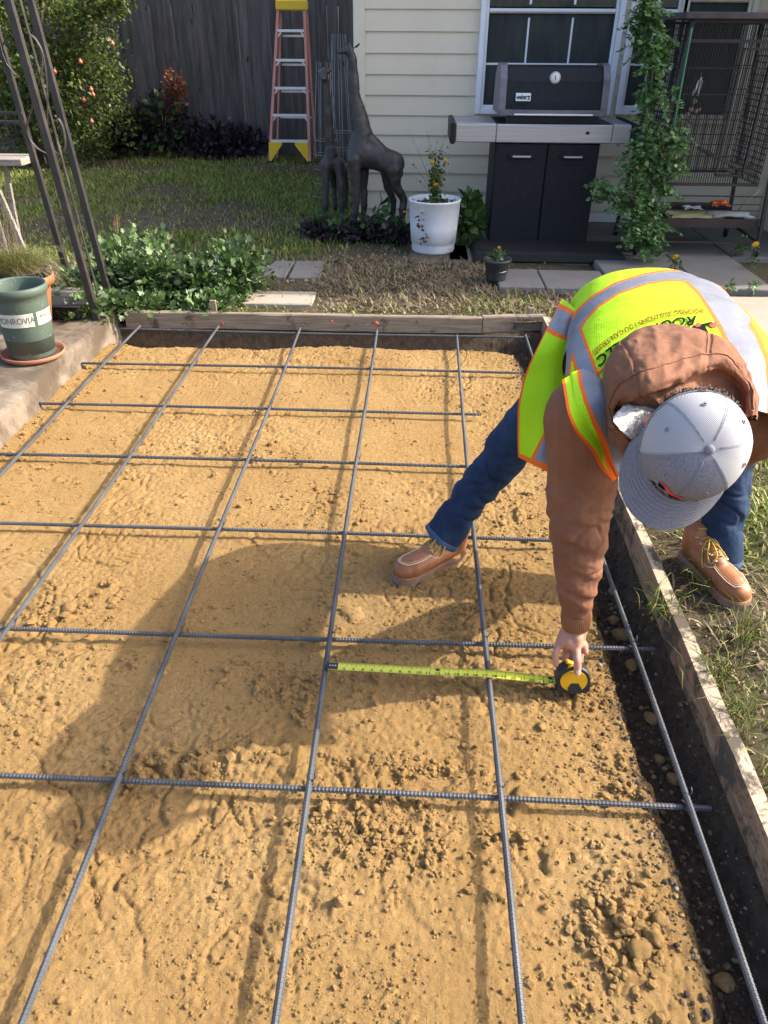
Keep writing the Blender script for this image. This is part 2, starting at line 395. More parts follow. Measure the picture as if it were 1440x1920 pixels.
# the dug pit: one dark sheet under the sand with a bank up to the boards
def pit_z(x, y):
    P = xy3(x, y, 1.0); e = np.minimum(np.minimum((.965-x), (3.025-y))/.07, 1); e = np.clip(e, 0, 1); e = e*e*(3-2*e)
    z = -.002-e*.128; return z+(.010*fbm(P*10, 3, 3)+.008*fbm(P*45, 3, 4)+.006*np.abs(fbm(P*90, 2, 41)))*np.clip(e+.15, 0, 1)
pit = hfield('trench_soil', axis((-1.47, .6, .1), (.6, .968, .006)), axis((-2.6, -.6, .1), (-.6, 2.7, .009), (2.7, 3.028, .009)), pit_z, SOIL)
tag(pit, 'dark damp soil in the trench between sand bed and form boards', kind='structure')

# ---- sand bed
def bumps(X, Y, Z, pts, rs, hs, seed):
    """add lumps with steep sides onto the height field (nonuniform axes xs, ys)"""
    xs = X[:, 0]; ys = Y[0, :]; rg = np.random.default_rng(seed)
    for (px, py), r, h in zip(pts, rs, hs):
        el = rg.uniform(.7, 1.4); th = rg.uniform(0, math.pi); R_ = r*1.6
        i0, i1 = np.searchsorted(xs, [px-R_, px+R_]); j0, j1 = np.searchsorted(ys, [py-R_, py+R_])
        if i1-i0 < 2 or j1-j0 < 2: continue
        x = X[i0:i1, j0:j1]-px; y = Y[i0:i1, j0:j1]-py; a = x*math.cos(th)+y*math.sin(th); b = -x*math.sin(th)+y*math.cos(th)
        ang = np.arctan2(b, a); k = 1+.16*np.sin(3*ang+rg.uniform(0, 6))+.1*np.sin(5*ang+rg.uniform(0, 6))
        d = np.sqrt((a*el)**2+(b/el)**2)/(r*k); s = np.clip(1-d**3, 0, 1)**.55 if h > 0 else np.clip(1-d**2, 0, 1)
        ds = np.clip((1.45-d)/.45, 0, 1)*(d > 1) if h > 0 else 0
        Z[i0:i1, j0:j1] += h*s-.12*abs(h)*ds
def px2s(px, py): return at_z(px, py, -.036)[:2]
rg = np.random.default_rng(5)
xs = axis((-1.49, -.95, .009), (-.95, .86, .0045)); ys = axis((-2.6, -.55, .1), (-.55, .9, .0046), (.9, 1.8, .007), (1.8, 2.92, .010))
X, Y = np.meshgrid(xs, ys, indexing='ij'); P = xy3(X, Y, 1.0); S = X.shape
Z = -.036+.009*fbm(P*1.5, 2, 21)+.005*fbm(P*5, 3, 22)
rough_m = np.clip(fbm(P*2.3, 3, 23)*1.6+.45, 0, 1)
Z += (.0026*fbm(P*16, 4, 24, .6)+.0048*(np.abs(fbm(P*45, 3, 25, .65))-.2)+.0034*fbm(P*95, 2, 19, .7))*(.35+rough_m)
rid = 1-np.abs(fbm(P*7+3*fbm(P*3, 2, 27)[:, None], 3, 26)); Z -= .010*np.clip((rid-.93)/.07, 0, 1)*rough_m      # cracks
Z += .0018*fbm(P*170, 2, 28)
e = np.clip((X.ravel()-(.765+.05*fbm(P*4, 4, 29)+.012*fbm(P*30, 2, 30)))/.05, 0, 1); e2 = np.clip((Y.ravel()-(2.80+.05*fbm(P*5, 3, 31)))/.06, 0, 1)
Z = Z.reshape(S)
# compacted crust plates with broken edges
pl = [(px2s(*p), r, h) for p, r, h in (((470, 1430), .055, .010), ((1040, 1610), .03, .014), ((870, 1480), .04, .008), ((980, 1500), .03, .016), ((545, 1425), .05, .008), ((540, 680), .09, .006), ((660, 1150), .035, .012), ((975, 965), .03, .014), ((1210, 1500), .02, .012), ((310, 1435), .025, .014), ((360, 1440), .028, .014), ((640, 1210), .05, .006))]
bumps(X, Y, Z, [p[0] for p in pl], [p[1] for p in pl], [p[2] for p in pl], 77)
# clods in the patches where the photograph shows them
cl = []
def cluster(px, py, sx_, sy_, n, r0, r1):
    c = px2s(px, py)
    for _ in range(n): cl.append((c[0]+rg.normal()*sx_, c[1]+rg.normal()*sy_, r0*(r1/r0)**(rg.random()**1.6)))
for a in ((720, 1560, .12, .05, 150, .004, .016), (800, 1600, .10, .06, 90, .005, .018), (350, 1430, .10, .03, 70, .006, .024), (560, 1300, .14, .06, 120, .004, .016), (1130, 1450, .07, .10, 160, .004, .015),
          (1150, 1700, .06, .08, 120, .005, .02), (1190, 1760, .03, .03, 18, .014, .026), (1080, 1290, .08, .04, 110, .004, .012), (820, 1440, .1, .02, 70, .004, .014), (600, 1560, .09, .05, 80, .003, .009), (250, 1700, .14, .08, 80, .003, .009),
          (480, 1850, .15, .08, 120, .003, .009), (900, 1180, .12, .10, 130, .003, .011), (980, 980, .10, .14, 150, .004, .013), (940, 800, .10, .25, 110, .004, .012), (130, 1150, .08, .05, 40, .004, .022), (640, 1180, .2, .08, 110, .004, .012),
          (470, 860, .15, .08, 60, .005, .018), (560, 950, .12, .10, 70, .004, .014), (150, 870, .2, .2, 90, .004, .013), (330, 1240, .2, .06, 90, .004, .013), (50, 1320, .06, .10, 60, .004, .016), (1120, 1850, .05, .08, 70, .004, .014), (680, 1850, .1, .07, 60, .003, .009),
          (300, 640, .25, .03, 60, .006, .022), (780, 650, .3, .04, 60, .006, .016), (190, 700, .08, .15, 60, .005, .016), (60, 820, .05, .25, 80, .005, .02), (700, 1000, .3, .3, 160, .003, .010)): cluster(*a)
for _ in range(1500): cl.append((rg.uniform(-1.45, .8), rg.uniform(-.5, 2.85), .003+.006*rg.random()**2))
bumps(X, Y, Z, [(c[0], c[1]) for c in cl], [c[2] for c in cl], [c[2]*rg.uniform(.15, .5) for c in cl], 78)
# boot prints and finger marks
pr_ = [(rg.uniform(-1.2, .6), rg.uniform(-.3, 2.7), rg.uniform(.03, .07)) for _ in range(40)]
bumps(X, Y, Z, [(c[0], c[1]) for c in pr_], [c[2] for c in pr_], [-rg.uniform(.002, .005) for c in pr_], 79)
Z = np.minimum(Z, -.014+.003*np.sin(X*40))
ef = e.reshape(S); e2 = e2.reshape(S); Z = Z*(1-ef)+ef*(-.145)+.0; Z = Z*(1-e2)+e2*(-.145)
V = np.stack([X, Y, Z], -1).reshape(-1, 3); a, b = S; I = np.arange(a*b).reshape(S)
F = np.stack([I[:-1, :-1], I[1:, :-1], I[1:, 1:], I[:-1, 1:]], -1).reshape(-1, 4)
sand = link('sand_bed', mesh_np('sand_bed', V, F, [SAND])); tag(sand, 'yellow ochre sand bed raked and trodden under the rebar grid', kind='structure')
SX, SY, SZ = xs, ys, Z
def sand_h(x, y):
    i = min(max(np.searchsorted(SX, x), 0), len(SX)-1); j = min(max(np.searchsorted(SY, y), 0), len(SY)-1); return float(SZ[i, j])
# loose crumbs lying on the sand
def ico(sub=1):
    bm = bmesh.new(); bmesh.ops.create_icosphere(bm, subdivisions=sub, radius=1.0); V = np.array([v.co[:] for v in bm.verts]); F = np.array([[v.index for v in f.verts] for f in bm.faces]); bm.free(); return V, F
I1 = ico(1); I2 = ico(2); print('ico', len(I1[0]))
def crumbs(pts, rs, seed, base=I1):
    V0, F0 = base; n = len(pts); rg = np.random.default_rng(seed); pts = np.asarray(pts); rs = np.asarray(rs)
    q = rg.normal(size=(n, 4)); q /= np.linalg.norm(q, axis=1)[:, None]; w_, x, y, z = q.T
    M = np.stack([1-2*(y*y+z*z), 2*(x*y-z*w_), 2*(x*z+y*w_), 2*(x*y+z*w_), 1-2*(x*x+z*z), 2*(y*z-x*w_), 2*(x*z-y*w_), 2*(y*z+x*w_), 1-2*(x*x+y*y)], 1).reshape(n, 3, 3)
    V = V0[None]*(1+rg.uniform(-.22, .22, (n, len(V0))))[..., None]*rg.uniform(.6, 1.25, (n, 1, 3))*rs[:, None, None]
    V = (np.einsum('nij,nkj->nki', M, V)*np.array([1, 1, .8])+pts[:, None]).reshape(-1, 3); F = (F0[None]+(np.arange(n)*len(V0))[:, None, None]).reshape(-1, 3); return V, F
pts = []; rs = []
for (x, y, r) in cl:
    for _ in range(4 if r < .007 else 3):
        if rg.random() < .85:
            x_ = x+rg.normal()*.012; y_ = y+rg.normal()*.012; q = min(r, .018)*rg.uniform(.2, .85)
            if -1.45 < x_ < .8 and -.5 < y_ < 2.9: pts.append((x_, y_, sand_h(x_, y_)+q*.25)); rs.append(q)
for _ in range(24000):
    x_ = rg.uniform(-1.45, .80); y_ = -.45+3.3*rg.random()**1.5; 
    if rg.random() < .25+.9*max(0, float(fbm(np.array([[x_*2.3, y_*2.3, 0]]), 2, 23)[0])+.1): q = .0011+.0034*rg.random()**2.8; pts.append((x_, y_, sand_h(x_, y_)+q*.2)); rs.append(q)
V, F = crumbs(np.array(pts), rs, 3); o = link('sand_crumbs', mesh_np('sand_crumbs', V, F, [SAND], False)); tag(o, 'loose crumbs of dry yellow sand scattered over the bed', kind='stuff', cat='sand crumbs')
# dark crumbs and gravel in the trench
pts = []; rs = []
for _ in range(6500):
    if rg.random() < .85: x = .76+.19*rg.random()-.06*rg.random()**3; y = rg.uniform(-.5, 2.9)
    else: x = rg.uniform(-1.3, .9); y = rg.uniform(2.84, 2.97)
    q = .0022+.006*rg.random()**3; pts.append((x, y, max(float(pit_z(np.array([x]), np.array([y]))[0]), sand_h(x, y) if x < .85 else -1)+q*.3)); rs.append(q)
V, F = crumbs(np.array(pts), rs, 4); t = NT('soil_crumbs'); g = t.n('ShaderNodeNewGeometry')
t.col(t.ramp(g.outputs['Random Per Island'], [(0, (.03, .022, .016)), (.45, (.07, .05, .036)), (.75, (.14, .095, .06)), (.93, (.26, .17, .08)), (1, (.3, .27, .24))])).set(rough=.95)
o = link('soil_crumbs', mesh_np('soil_crumbs', V, F, [t.m], False)); tag(o, 'dark soil crumbs and grit lying along the trench', kind='stuff', cat='soil crumbs')
# stones one can tell apart: ochre stones in the trench and big clods on the sand
stone_m = mat('ochre_stone', (.24, .14, .06), (.36, .23, .11), 14, .9, bump=.5, bscale=70, bdist=.004, dirt=(.08, .055, .035), dscale=40, dlo=.55, dhi=.7)
def stone(px, py, rp, z, label, m=stone_m, grp=None, nm='stone', seed=0, flat=.7):
    c = at_z(px, py, z); r = rp/FPX*float((c-CAM)@_f); rg2 = np.random.default_rng(seed+int(px*7+py))
    V0, F0 = ico(3); V = V0*(1+.26*vn(V0*1.5+px, 3)+.14*vn(V0*3.5+py, 4)+.06*vn(V0*9, 5)+.03*vn(V0*22, 6))[:, None]*np.array([rg2.uniform(.9, 1.15), rg2.uniform(.75, 1.0), flat])*r
    M = np.array(Euler((0, 0, rg2.uniform(0, 6))).to_matrix()); me = mesh_np(nm, V@M.T, F0, [m]); o = link(nm, me, None, (c[0], c[1], z+r*flat*.22)); tag(o, label, nm, grp); return o
for px, py, rp, lab in ((1163, 1192, 15, 'ochre stone in the trench just left of the tied bar above the hand'), (1150, 1165, 12, 'smaller ochre stone behind the one nearest the cuff in the trench'), (1150, 1110, 12, 'round ochre stone farthest up the trench beside the sleeve'), (1183, 1250, 13, 'pale tan stone in the trench level with the measuring tape case'),
                      (1212, 1247, 8, 'small tan stone right of the pale stone level with the tape case'), (1222, 1348, 14, 'ochre stone under the outer bar below the tape case'), (1262, 1462, 13, 'tan stone against the outer bar just above its last crossing'), (1235, 1425, 10, 'small tan stone left of the outer bar in the trench'),
                      (1294, 1516, 15, 'pale ochre stone under the outer bar below its last crossing'), (1358, 1843, 18, 'largest brown stone low in the trench left of the outer bar'), (1392, 1735, 12, 'brown stone between the outer bar and the right form board')):
    stone(px, py, rp, -.125, lab, grp='stones in the trench')
cs = SAND
for px, py, rp, lab in ((1168, 1728, 17, 'rounded sand clod at the left of the five clod pile'), (1200, 1740, 16, 'middle sand clod of the five clod pile near the trench'), (1238, 1728, 18, 'sand clod nearest the trench at the top of the pile'), (1226, 1758, 20, 'big sand clod resting under the top clods of the pile'), (1200, 1782, 26, 'largest flat sand clod at the bottom of the pile'),
                      (128, 1143, 17, 'lone sand clod left of the shadow of the shoulders'), (12, 1300, 14, 'sand clod at the left edge of the bed')):
    stone(px, py, rp, sand_h(*at_z(px, py, -.04)[:2])-.002, lab, cs, 'big clods on the sand', 'clod', 3, .65)

# ------------------------------------------------------------------ old concrete slab at left (broken edge)
def edge_x(y, z): return -1.462+.012*fbm(np.stack([y*4, z*0, z*0], 1), 3, 51)+.010*fbm(np.stack([y*14, z*14, z*0], 1), 4, 52)
ysl = axis((-3, -.4, .2), (-.4, 3.03, .016)); zsl = axis((-.16, .07, .012))
YY, ZZ = np.meshgrid(ysl, zsl, indexing='ij'); EX = edge_x(YY.ravel(), ZZ.ravel()).reshape(YY.shape)
EX = EX+np.where(ZZ < .0, .022*np.clip(-ZZ/.1, 0, 1), 0)
mb = MB(); G1 = np.stack([EX, YY, ZZ], -1)
xt = axis((0, .5, .018), (.5, 5.5, .5)); XT, YT = np.meshgrid(xt, ysl, indexing='ij')
x_ = EX[:, -1][None, :]-XT; rnd = np.clip(1-XT/.03, 0, 1)**2*.012
z_ = .08-rnd+(.006*fbm(xy3(x_, YT, 6.0), 4, 53)-.006*np.clip(fbm(xy3(x_, YT, 9.0), 3, 54)*3-1, 0, 1)).reshape(x_.shape)*np.clip(XT*8, 0, 1)
G2 = np.stack([x_, YT, z_], -1); G2[0] = G1[:, -1]
mb.grid(G1); mb.grid(np.transpose(G2, (1, 0, 2))[:, :, :]); 
yb = float(ysl[-1]); bk = np.stack([np.stack([G2[:, -1, 0], G2[:, -1, 1], G2[:, -1, 2]], -1), np.stack([G2[:, -1, 0], G2[:, -1, 1], G2[:, -1, 2]*0-.02], -1)], 0); mb.grid(bk)
slab = part('concrete_patio', mb, CONC); tag(slab, 'old stained concrete slab with a broken edge left of the sand bed', kind='structure')

# ------------------------------------------------------------------ form boards and stakes
RED = mat('red_marking_paint', (.75, .10, .04), (.55, .12, .06), 60, .7)
def lumber(name, label, a, b, w_, h_, m, top=.08, grp='form boards', spots=(), seed=0):
    """board lying on edge between plan points a and b, w_ thick, slight wear on the edges"""
    a = np.array(a, float); b = np.array(b, float); L = np.linalg.norm(b-a); n = int(L/.03)+1; T = (b-a)/L; Nn = np.array([-T[1], T[0]])
    prof = np.array([(-.5, -1), (.5, -1), (.5, -.06), (.42, 0), (-.42, 0), (-.5, -.06)]); V = []
    for i in range(n+1):
        s_ = i/n*L; q = a+T*s_; wv = fbm(np.array([[s_*6, j*3.3, seed] for j in range(6)]), 3, 60)
        for j, (u_, z) in enumerate(prof):
            k = .0035*wv[j]; V.append((q[0]+Nn[0]*(u_*w_+k), q[1]+Nn[1]*(u_*w_+k), top+z*h_+k))
    F = [tuple(range(5, -1, -1)), tuple(n*6+j for j in range(6))]
    for i in range(n):
        for j in range(6): k = (j+1) % 6; F.append((i*6+j, i*6+k, (i+1)*6+k, (i+1)*6+j))
    V = np.array(V); base = np.array([a[0], a[1], top-h_]); mb = MB(); mb.add(V-base, F)
    o = part(name, mb, m); o.location = base; tag(o, label, 'form board', grp); return o
b1 = lumber('form_board', 'long grey wooden form board along the far end of the sand', (-1.41, 3.008), (.60, 3.018), .038, .089, WOOD, .082, seed=1)
b2 = lumber('form_board', 'short weathered form board closing the far right corner', (.603, 3.030), (.955, 3.085), .038, .089, WOOD, .084, seed=2)
b3 = lumber('form_board', 'long form board with pale top along the right of the trench', (.955, 3.05), (.958, .93), .038, .092, WOOD2, .080, seed=3)
b4 = lumber('form_board', 'muddy form board running from under the worker to the bottom right corner', (.958, .927), (.962, -2.4), .040, .092, WOOD2, .081, seed=4)
for px, py, b_, r_ in ((706, 606, b1, .012), (622, 603, b1, .007), (417, 607, b1, .010), (568, 609, b1, .006)):
    p = at_y(px, py, 2.985); V0, F0 = I2; mb = MB(); mb.add(V0*(1+.4*vn(V0*2+px, 2))[:, None]*np.array([r_, .0015, r_*.8])+(p-np.array(b_.location)), F0, 0, True); part('paint_mark', mb, RED, b_, 'red spray paint dot')
for px, py, hh, lab, y in ((401, 583, .075, 'short pale wooden stake behind the far form board at left', 3.045), (995, 588, .05, 'short wooden stake behind the far form board beside the worker', 3.10)):
    p = at_y(px, py, y); mb = MB(); mb.box((0, 0, hh/2-.06), (.036, .018, hh+.12), (0, 0, .1), bev=.003); o = part('wooden_stake', mb, WOOD); o.location = (p[0], y, .065); tag(o, lab, 'stake', 'form stakes')

# ------------------------------------------------------------------ rebar
t = NT('rebar_steel'); c = t.ramp(t.noise(5, 5, .6), [(.35, (.055, .060, .068)), (.65, (.10, .107, .117))])
c = t.mix(t.ramp(t.noise(3.1, 7, .7), [(.60, (0, 0, 0)), (.72, (.9, .9, .9))]), c, (.22, .10, .045))
t.col(c).set(rough=.55, metal=.35); t.bump(t.noise(120, 3), .2, .001); REBAR = t.m
WIRE = mat('tie_wire', (.09, .09, .10), rough=.5, metal=.7)
XB = [-1.308, -.879, -.404, .018, .438, .839]; YB = [-.004, .480, .997, 1.482, 1.956, 2.447]
def rebar(label, a, b, seed, near=True, rust=False):
    a = np.array(a, float); b = np.array(b, float); L = np.linalg.norm(b-a); T = (b-a)/L; side = np.cross(T, (0, 0, 1)); side /= np.linalg.norm(side)
    P = []; rr = []; s_ = 0; pitch = .0085 if near else .016
    rgb = np.random.default_rng(seed)
    ph = rgb.uniform(0, 6)
    while s_ < L:
        for ds, k in ((0, 1.0), (.30, 1.0), (.45, 1.14), (.72, 1.14), (.87, 1.0)):
            q = s_+ds*pitch
            if q < L: P.append(q); rr.append(.0061*k)
        s_ += pitch
    P = np.array(P); Q = a[None]+T[None]*P[:, None]+side[None]*(.004*np.sin(P*1.9+ph)*np.minimum(P*3, 1))[:, None]
    Q[:, 2] += .0025*np.sin(P*2.6+ph)
    mb = MB(); mb.tube(Q-a, rr, 8, smooth=False); 
    Q2 = Q-a; nn = np.array([0, 0, 1.0]); k = slice(0, len(Q2), 10)
    for sg in (-1, 1): mb.tube(Q2[k]+side*sg*.0060, .0013, 4)     # the long ribs
    o = part('rebar', mb, REBAR); o.location = a; tag(o, label, 'rebar', 'rebar grid'); return o
farx = lambda px, py: at_z(px, py, .01)
labsD = ['leftmost lengthwise rebar of the grid', 'second lengthwise rebar from the left', 'third lengthwise rebar from the left, left of the tape', 'lengthwise rebar holding the hook end of the measuring tape', 'lengthwise rebar passing under the measuring tape beside the brown boot', 'rusty lengthwise rebar over the dark trench at the far right']
DP = [((-1.405, -1.2), (265, 611)), ((-.955, -1.2), (415, 608)), ((-.425, -1.2), (563, 616)), ((.014, -1.2), (706, 618)), ((.448, -1.2), (855, 629)), ((.815, -1.2), (990, 640))]
bars = []
for i, lab in enumerate(labsD):
    e_ = farx(*DP[i][1]); x0 = XB[i]; s_ = (e_[0]-x0)/(e_[1]-.4) if i != 5 else 0
    a_ = (x0-s_*1.7, -1.3, .0066) if i != 5 else (.842, -1.3, .0066); en = (e_[0], min(e_[1], 2.975), .012) if i != 5 else (.835, 2.95, .008)
    o = rebar(lab, a_, en, i); bars.append((o, np.array(a_), np.array(en)))
CPX = [((-2, 0), None)]
CB = [(-1.455, 2.447, .76, 'crosswise rebar second from the far board'), (-1.46, 1.956, .53, 'crosswise rebar third from the far board, ending near the worker'), (-1.46, 1.482, .50, 'crosswise rebar fourth from the far board, ending under the vest'), (-1.46, .997, .72, 'crosswise rebar passing behind the brown boot'), (-1.46, .480, .905, 'crosswise rebar just behind the measuring tape'), (-1.46, -.004, .895, 'nearest crosswise rebar across the bottom of the grid')]
o = rebar('thin crosswise rebar closest to the far form board', (-1.43, 2.935, .0), (.86, 2.925, .0), 30, False)
for k, (x0, y, x1, lab) in enumerate(CB): rebar(lab, (x0, y, -.0075), (x1, y-.004, -.0075), 40+k, k > 2)
# tie wires, parts of the lengthwise bars
for i, (o, a_, en) in enumerate(bars):
    for j, y in enumerate(YB):
        x = a_[0]+(en[0]-a_[0])*(y-a_[1])/(en[1]-a_[1])
        if j > 1 and (i+j) % 2: continue
        if (i == 5 and j > 1) or (i == 4 and j > 3): continue
        mb = MB(); c = np.array([x, y, 0]); n = 14; hel = [c+np.array([.011*math.cos(t_)*(1 if k_ % 2 else .8), .011*math.sin(t_), .011*math.sin(t_*2+.6)]) for k_, t_ in enumerate(np.linspace(0, 6.3, n))]
        mb.tube(np.array(hel)-a_, .0011, 5); mb.tube(np.array([c+(.006, .006, .010), c+(.014, .010, .020), c+(.012, .018, .028)])-a_, .0015, 5); part('tie_wire', mb, WIRE, o)

# ================================================================== HOUSE
WY = 5.55
def wz(py, px=700): return float(at_y(px, py, WY)[2])
def wx(px, py): return float(at_y(px, py, WY)[0])
SID = mat('cream_vinyl_siding', (.66, .59, .45), (.72, .65, .51), 1.5, .55, bump=.08, bscale=30, bdist=.002, dirt=(.54, .49, .39), dscale=2, dlo=.6, dhi=.85)
TRIM = mat('cream_trim', (.66, .61, .49), (.71, .66, .54), 3, .5)
WHITE = mat('white_vinyl', (.72, .76, .82), (.78, .81, .86), 4, .4)
t = NT('window_glass'); c = t.ramp(t.noise(3, 4, .6, t.mapv((6, 1, 1))), [(.35, (.010, .014, .014)), (.7, (.035, .045, .042))]); t.col(c).set(rough=.12, spec=.7); GLASS = t.m
t = NT('insect_screen'); c = t.ramp(t.noise(2.5, 5, .6, t.mapv((5, 1, 1))), [(.3, (.020, .026, .026)), (.7, (.05, .06, .055))]); t.col(c).set(rough=.6, spec=.3); SCREEN = t.m
CURT = mat('pale_curtain', (.30, .33, .33), (.42, .45, .44), 4, .8, stretch=(10, 1, 1))
house = thing('house', 'cream sided house wall with white windows behind the grill', 'house', (0, WY, 0))
HB = np.array([0, WY, 0])
z0 = wz(214, 683); CR = .1385
courses = [z0+CR*k for k in range(-8, 16)]
XL, XR = wx(684, 214), 4.6
wins = [(wx(889, 212), wx(1141, 215), wz(213, 900), wz(-200)), (wx(1150, 215), wx(1262, 150), wz(214, 1145), wz(-200)), (wx(1272, 30), wx(1414, 30), wz(232, 1330), wz(-200))]
ZT = 2.62
wins = [(a, b, c_, 2.35) for a, b, c_, d in wins]
mb = MB()
for k in range(len(courses)-1):
    za, zb = courses[k], courses[k+1]
    if zb < -.05: continue
    cuts = sorted({max(za, -.1), zb} | {z for a, b, c_, d in wins for z in (c_, d) if za < z < zb})
    for q in range(len(cuts)-1):
        lo, hi = cuts[q], cuts[q+1]; xs_ = XL; segs = []
        for a, b, c_, d in sorted(wins):
            if c_ < hi-1e-6 and d > lo+1e-6: segs.append((xs_, a)); xs_ = b
        segs.append((xs_, XR))
        for a, b in segs:
            if b-a < .002: continue
            yo = lambda z: -.016*(1-(z-za)/CR)
            mb.add([(a, yo(lo), lo), (b, yo(lo), lo), (b, yo(hi), hi), (a, yo(hi), hi)], [(0, 1, 2, 3)])
            if abs(lo-za) < 1e-6: mb.add([(a, -.016, lo), (b, -.016, lo), (b, -.016, lo-.004), (a, -.016, lo-.004), (b, .0, lo-.004), (a, .0, lo-.004)], [(0, 3, 2, 1), (3, 5, 4, 2)])
part('siding', mb, SID, house)
mb = MB(); mb.box(((XL-.036), -.008, ZT/2-.05), (.085, .034, ZT+.1), bev=.004); mb.box((XL-.072, 2.0, ZT/2-.05), (.02, 4.0, ZT+.1)); part('corner_trim', mb, TRIM, house)
mb = MB(); mb.box(((XL+XR)/2-.02, 2.05, ZT/2-.05), (XR-XL-.04, 3.99, ZT+.08)); part('wall_core', mb, mat('dark_interior', (.02, .02, .02), rough=.9), house) if False else None
mb = MB(); mb.box(((XL+XR)/2, .02, -.03), (XR-XL, .03, .14)); part('foundation', mb, SLABM, house)
# eave and low pitched roof, seen only by the sun
SH = mat('grey_roof_shingle', (.10, .09, .08), (.16, .15, .14), 20, .9)
mb = MB(); mb.box(((XL+XR)/2, 2.0, ZT+.06), (XR-XL+.5, 4.9, .12)); mb.add([(XL-.25, -.45, ZT+.13), (XR+.25, -.45, ZT+.13), (XR+.25, 4.45, ZT+.13), (XL-.25, 4.45, ZT+.13), (XL+1.2, 2, ZT+1.0), (XR-.5, 2, ZT+1.0)], [(0, 1, 5, 4), (1, 2, 5), (2, 3, 4, 5), (3, 0, 4)]); part('roof', mb, SH, house)
mb = MB(); mb.box((XR-.01, 2.0, ZT/2), (.02, 4.0, ZT+.1)); mb.box(((XL+XR)/2, 4.0, ZT/2), (XR-XL, .02, ZT)); part('rear_wall', mb, SID, house)
shade_wing_x = 3.02
mb = MB(); mb.box((shade_wing_x+1.6, -.62+.5, 1.62), (3.2, 1.23+.85, 3.35)); part('unseen_shade_wing', mb, SID, house); mb = MB(); mb.box((shade_wing_x+1.6, -.12, 3.36), (3.5, 2.4, .14)); part('unseen_shade_wing_roof', mb, SH, house)  # unseen wing and roof, added to cast shade over the grill and patio
mb = MB(); mb.box((2.38, -.46, 2.15), (1.27, .90, .08)); part('unseen_shade_roof', mb, SH, house)  # unseen roof added out of frame to block sky and darken the cage corner
for i, (a, b, c_, d) in enumerate(wins):
    mr = wz(20, 905) if i < 2 else 1.62
    mb = MB(); fw = .04
    y = -.03
    mb.box((a+fw/2, y, (c_+d)/2), (fw, .06, d-c_), bev=.004); mb.box((b-fw/2, y, (c_+d)/2), (fw, .06, d-c_), bev=.004)
    mb.box(((a+b)/2, y, c_+.02), (b-a-2*fw-.001, .055, .04), bev=.004); mb.box(((a+b)/2, y, d-.02), (b-a-2*fw-.001, .055, .04), bev=.004)
    fr = part('window', mb, WHITE if i < 2 else TRIM, house)
    sb = MB(); iw = .022
    for zz0, zz1, yy in ((c_+.04, mr+.015, -.018), (mr-.015, d-.04, -.004)):
        xa, xb = a+fw+.001, b-fw-.001
        sb.box((xa+iw/2, yy, (zz0+zz1)/2), (iw, .022, zz1-zz0), bev=.003); sb.box((xb-iw/2, yy, (zz0+zz1)/2), (iw, .022, zz1-zz0), bev=.003)
        sb.box(((xa+xb)/2, yy, zz0+iw/2), (xb-xa-2*iw-.001, .022, iw), bev=.003); sb.box(((xa+xb)/2, yy-.002, zz1-iw/2), (xb-xa-2*iw-.001, .026, iw), bev=.003)
    part('sash', sb, WHITE if i < 2 else TRIM, fr)
    # muntins of both sashes and the panes
    gm = MB(); n_ = 3 if i == 0 else 2
    for k in range(1, n_):
        x = a+fw+(b-a-2*fw)*k/n_; gm.box((x, .001, (mr+d)/2), (.016, .006, d-mr-.08)); gm.box((x, .011, (c_+mr)/2), (.014, .004, mr-c_-.08))
    gm.box(((a+b)/2, .0005, mr+.33), (b-a-.1, .005, .016)); gm.box(((a+b)/2, .0115, (c_+mr)/2), (b-a-.1, .003, .014))
    part('muntins', gm, WHITE if i < 2 else SCREEN, fr)
    gl = MB(); gl.box(((a+b)/2, .006, (mr+d)/2), (b-a-.09, .004, d-mr-.05)); part('pane', gl, GLASS, fr, 'upper pane')
    sc_ = MB(); sc_.box(((a+b)/2, -.001+.016, (c_+mr)/2), (b-a-.09, .004, mr-c_-.03)); part('pane', sc_, SCREEN, fr, 'lower pane behind an insect screen')

# ================================================================== FENCE and back of the yard
t = NT('weathered_fence'); g = t.n('ShaderNodeNewGeometry'); v = t.mapv((1, 1, .08))
c = t.ramp(t.noise(22, 6, .65, v), [(.3, (.058, .049, .045)), (.5, (.12, .107, .10)), (.72, (.23, .21, .20))])
c = t.mix(.45, c, t.ramp(g.outputs['Random Per Island'], [(0, (.05, .043, .04)), (1, (.13, .12, .115))]))
c = t.mix(t.ramp(t.noise(14, 3, .5, t.mapv((1, 1, .5))), [(.68, (0, 0, 0)), (.74, (.8, .8, .8))]), c, (.02, .018, .018))
t.col(c).set(rough=.85, spec=.2); t.bump(t.noise(24, 5, .6, v), .4, .004); FENCE = t.m
FY = 9.75; fence = thing('fence', 'dark weathered vertical board fence across the back of the yard', 'fence', (-3, FY, 0.03))
rg = np.random.default_rng(8); mb = MB(); x = -7.5
while x < 4.6:
    wd = rg.uniform(.132, .145); tl = rg.uniform(-.006, .006); h = 1.93+rg.uniform(-.02, .02); y = rg.uniform(-.007, .007); sk = rg.uniform(-.004, .004)
    V = []
    nz = 12
    for k in range(nz+1):
        z = h*k/nz; cur = .006*math.sin(z*2+x*5)*rg.uniform(.5, 1)
        for (u_, yy) in ((-.5, 0), (-.17, -.004+tl*.5), (.17, -.004-tl*.5), (.5, 0), (.5, .018), (-.5, .018)): V.append((x+u_*wd+sk*z, y+yy+cur+(tl*u_*2), z))
    F = [tuple(range(5, -1, -1)), tuple(nz*6+j for j in range(6))]
    for i in range(nz):
        for j in range(6): k = (j+1) % 6; F.append((i*6+j, i*6+k, (i+1)*6+k, (i+1)*6+j))
    mb.add(np.array(V)+np.array([0, 0, 0]), F); x += wd+rg.choice([-.004, 0, 0, .001, .003])
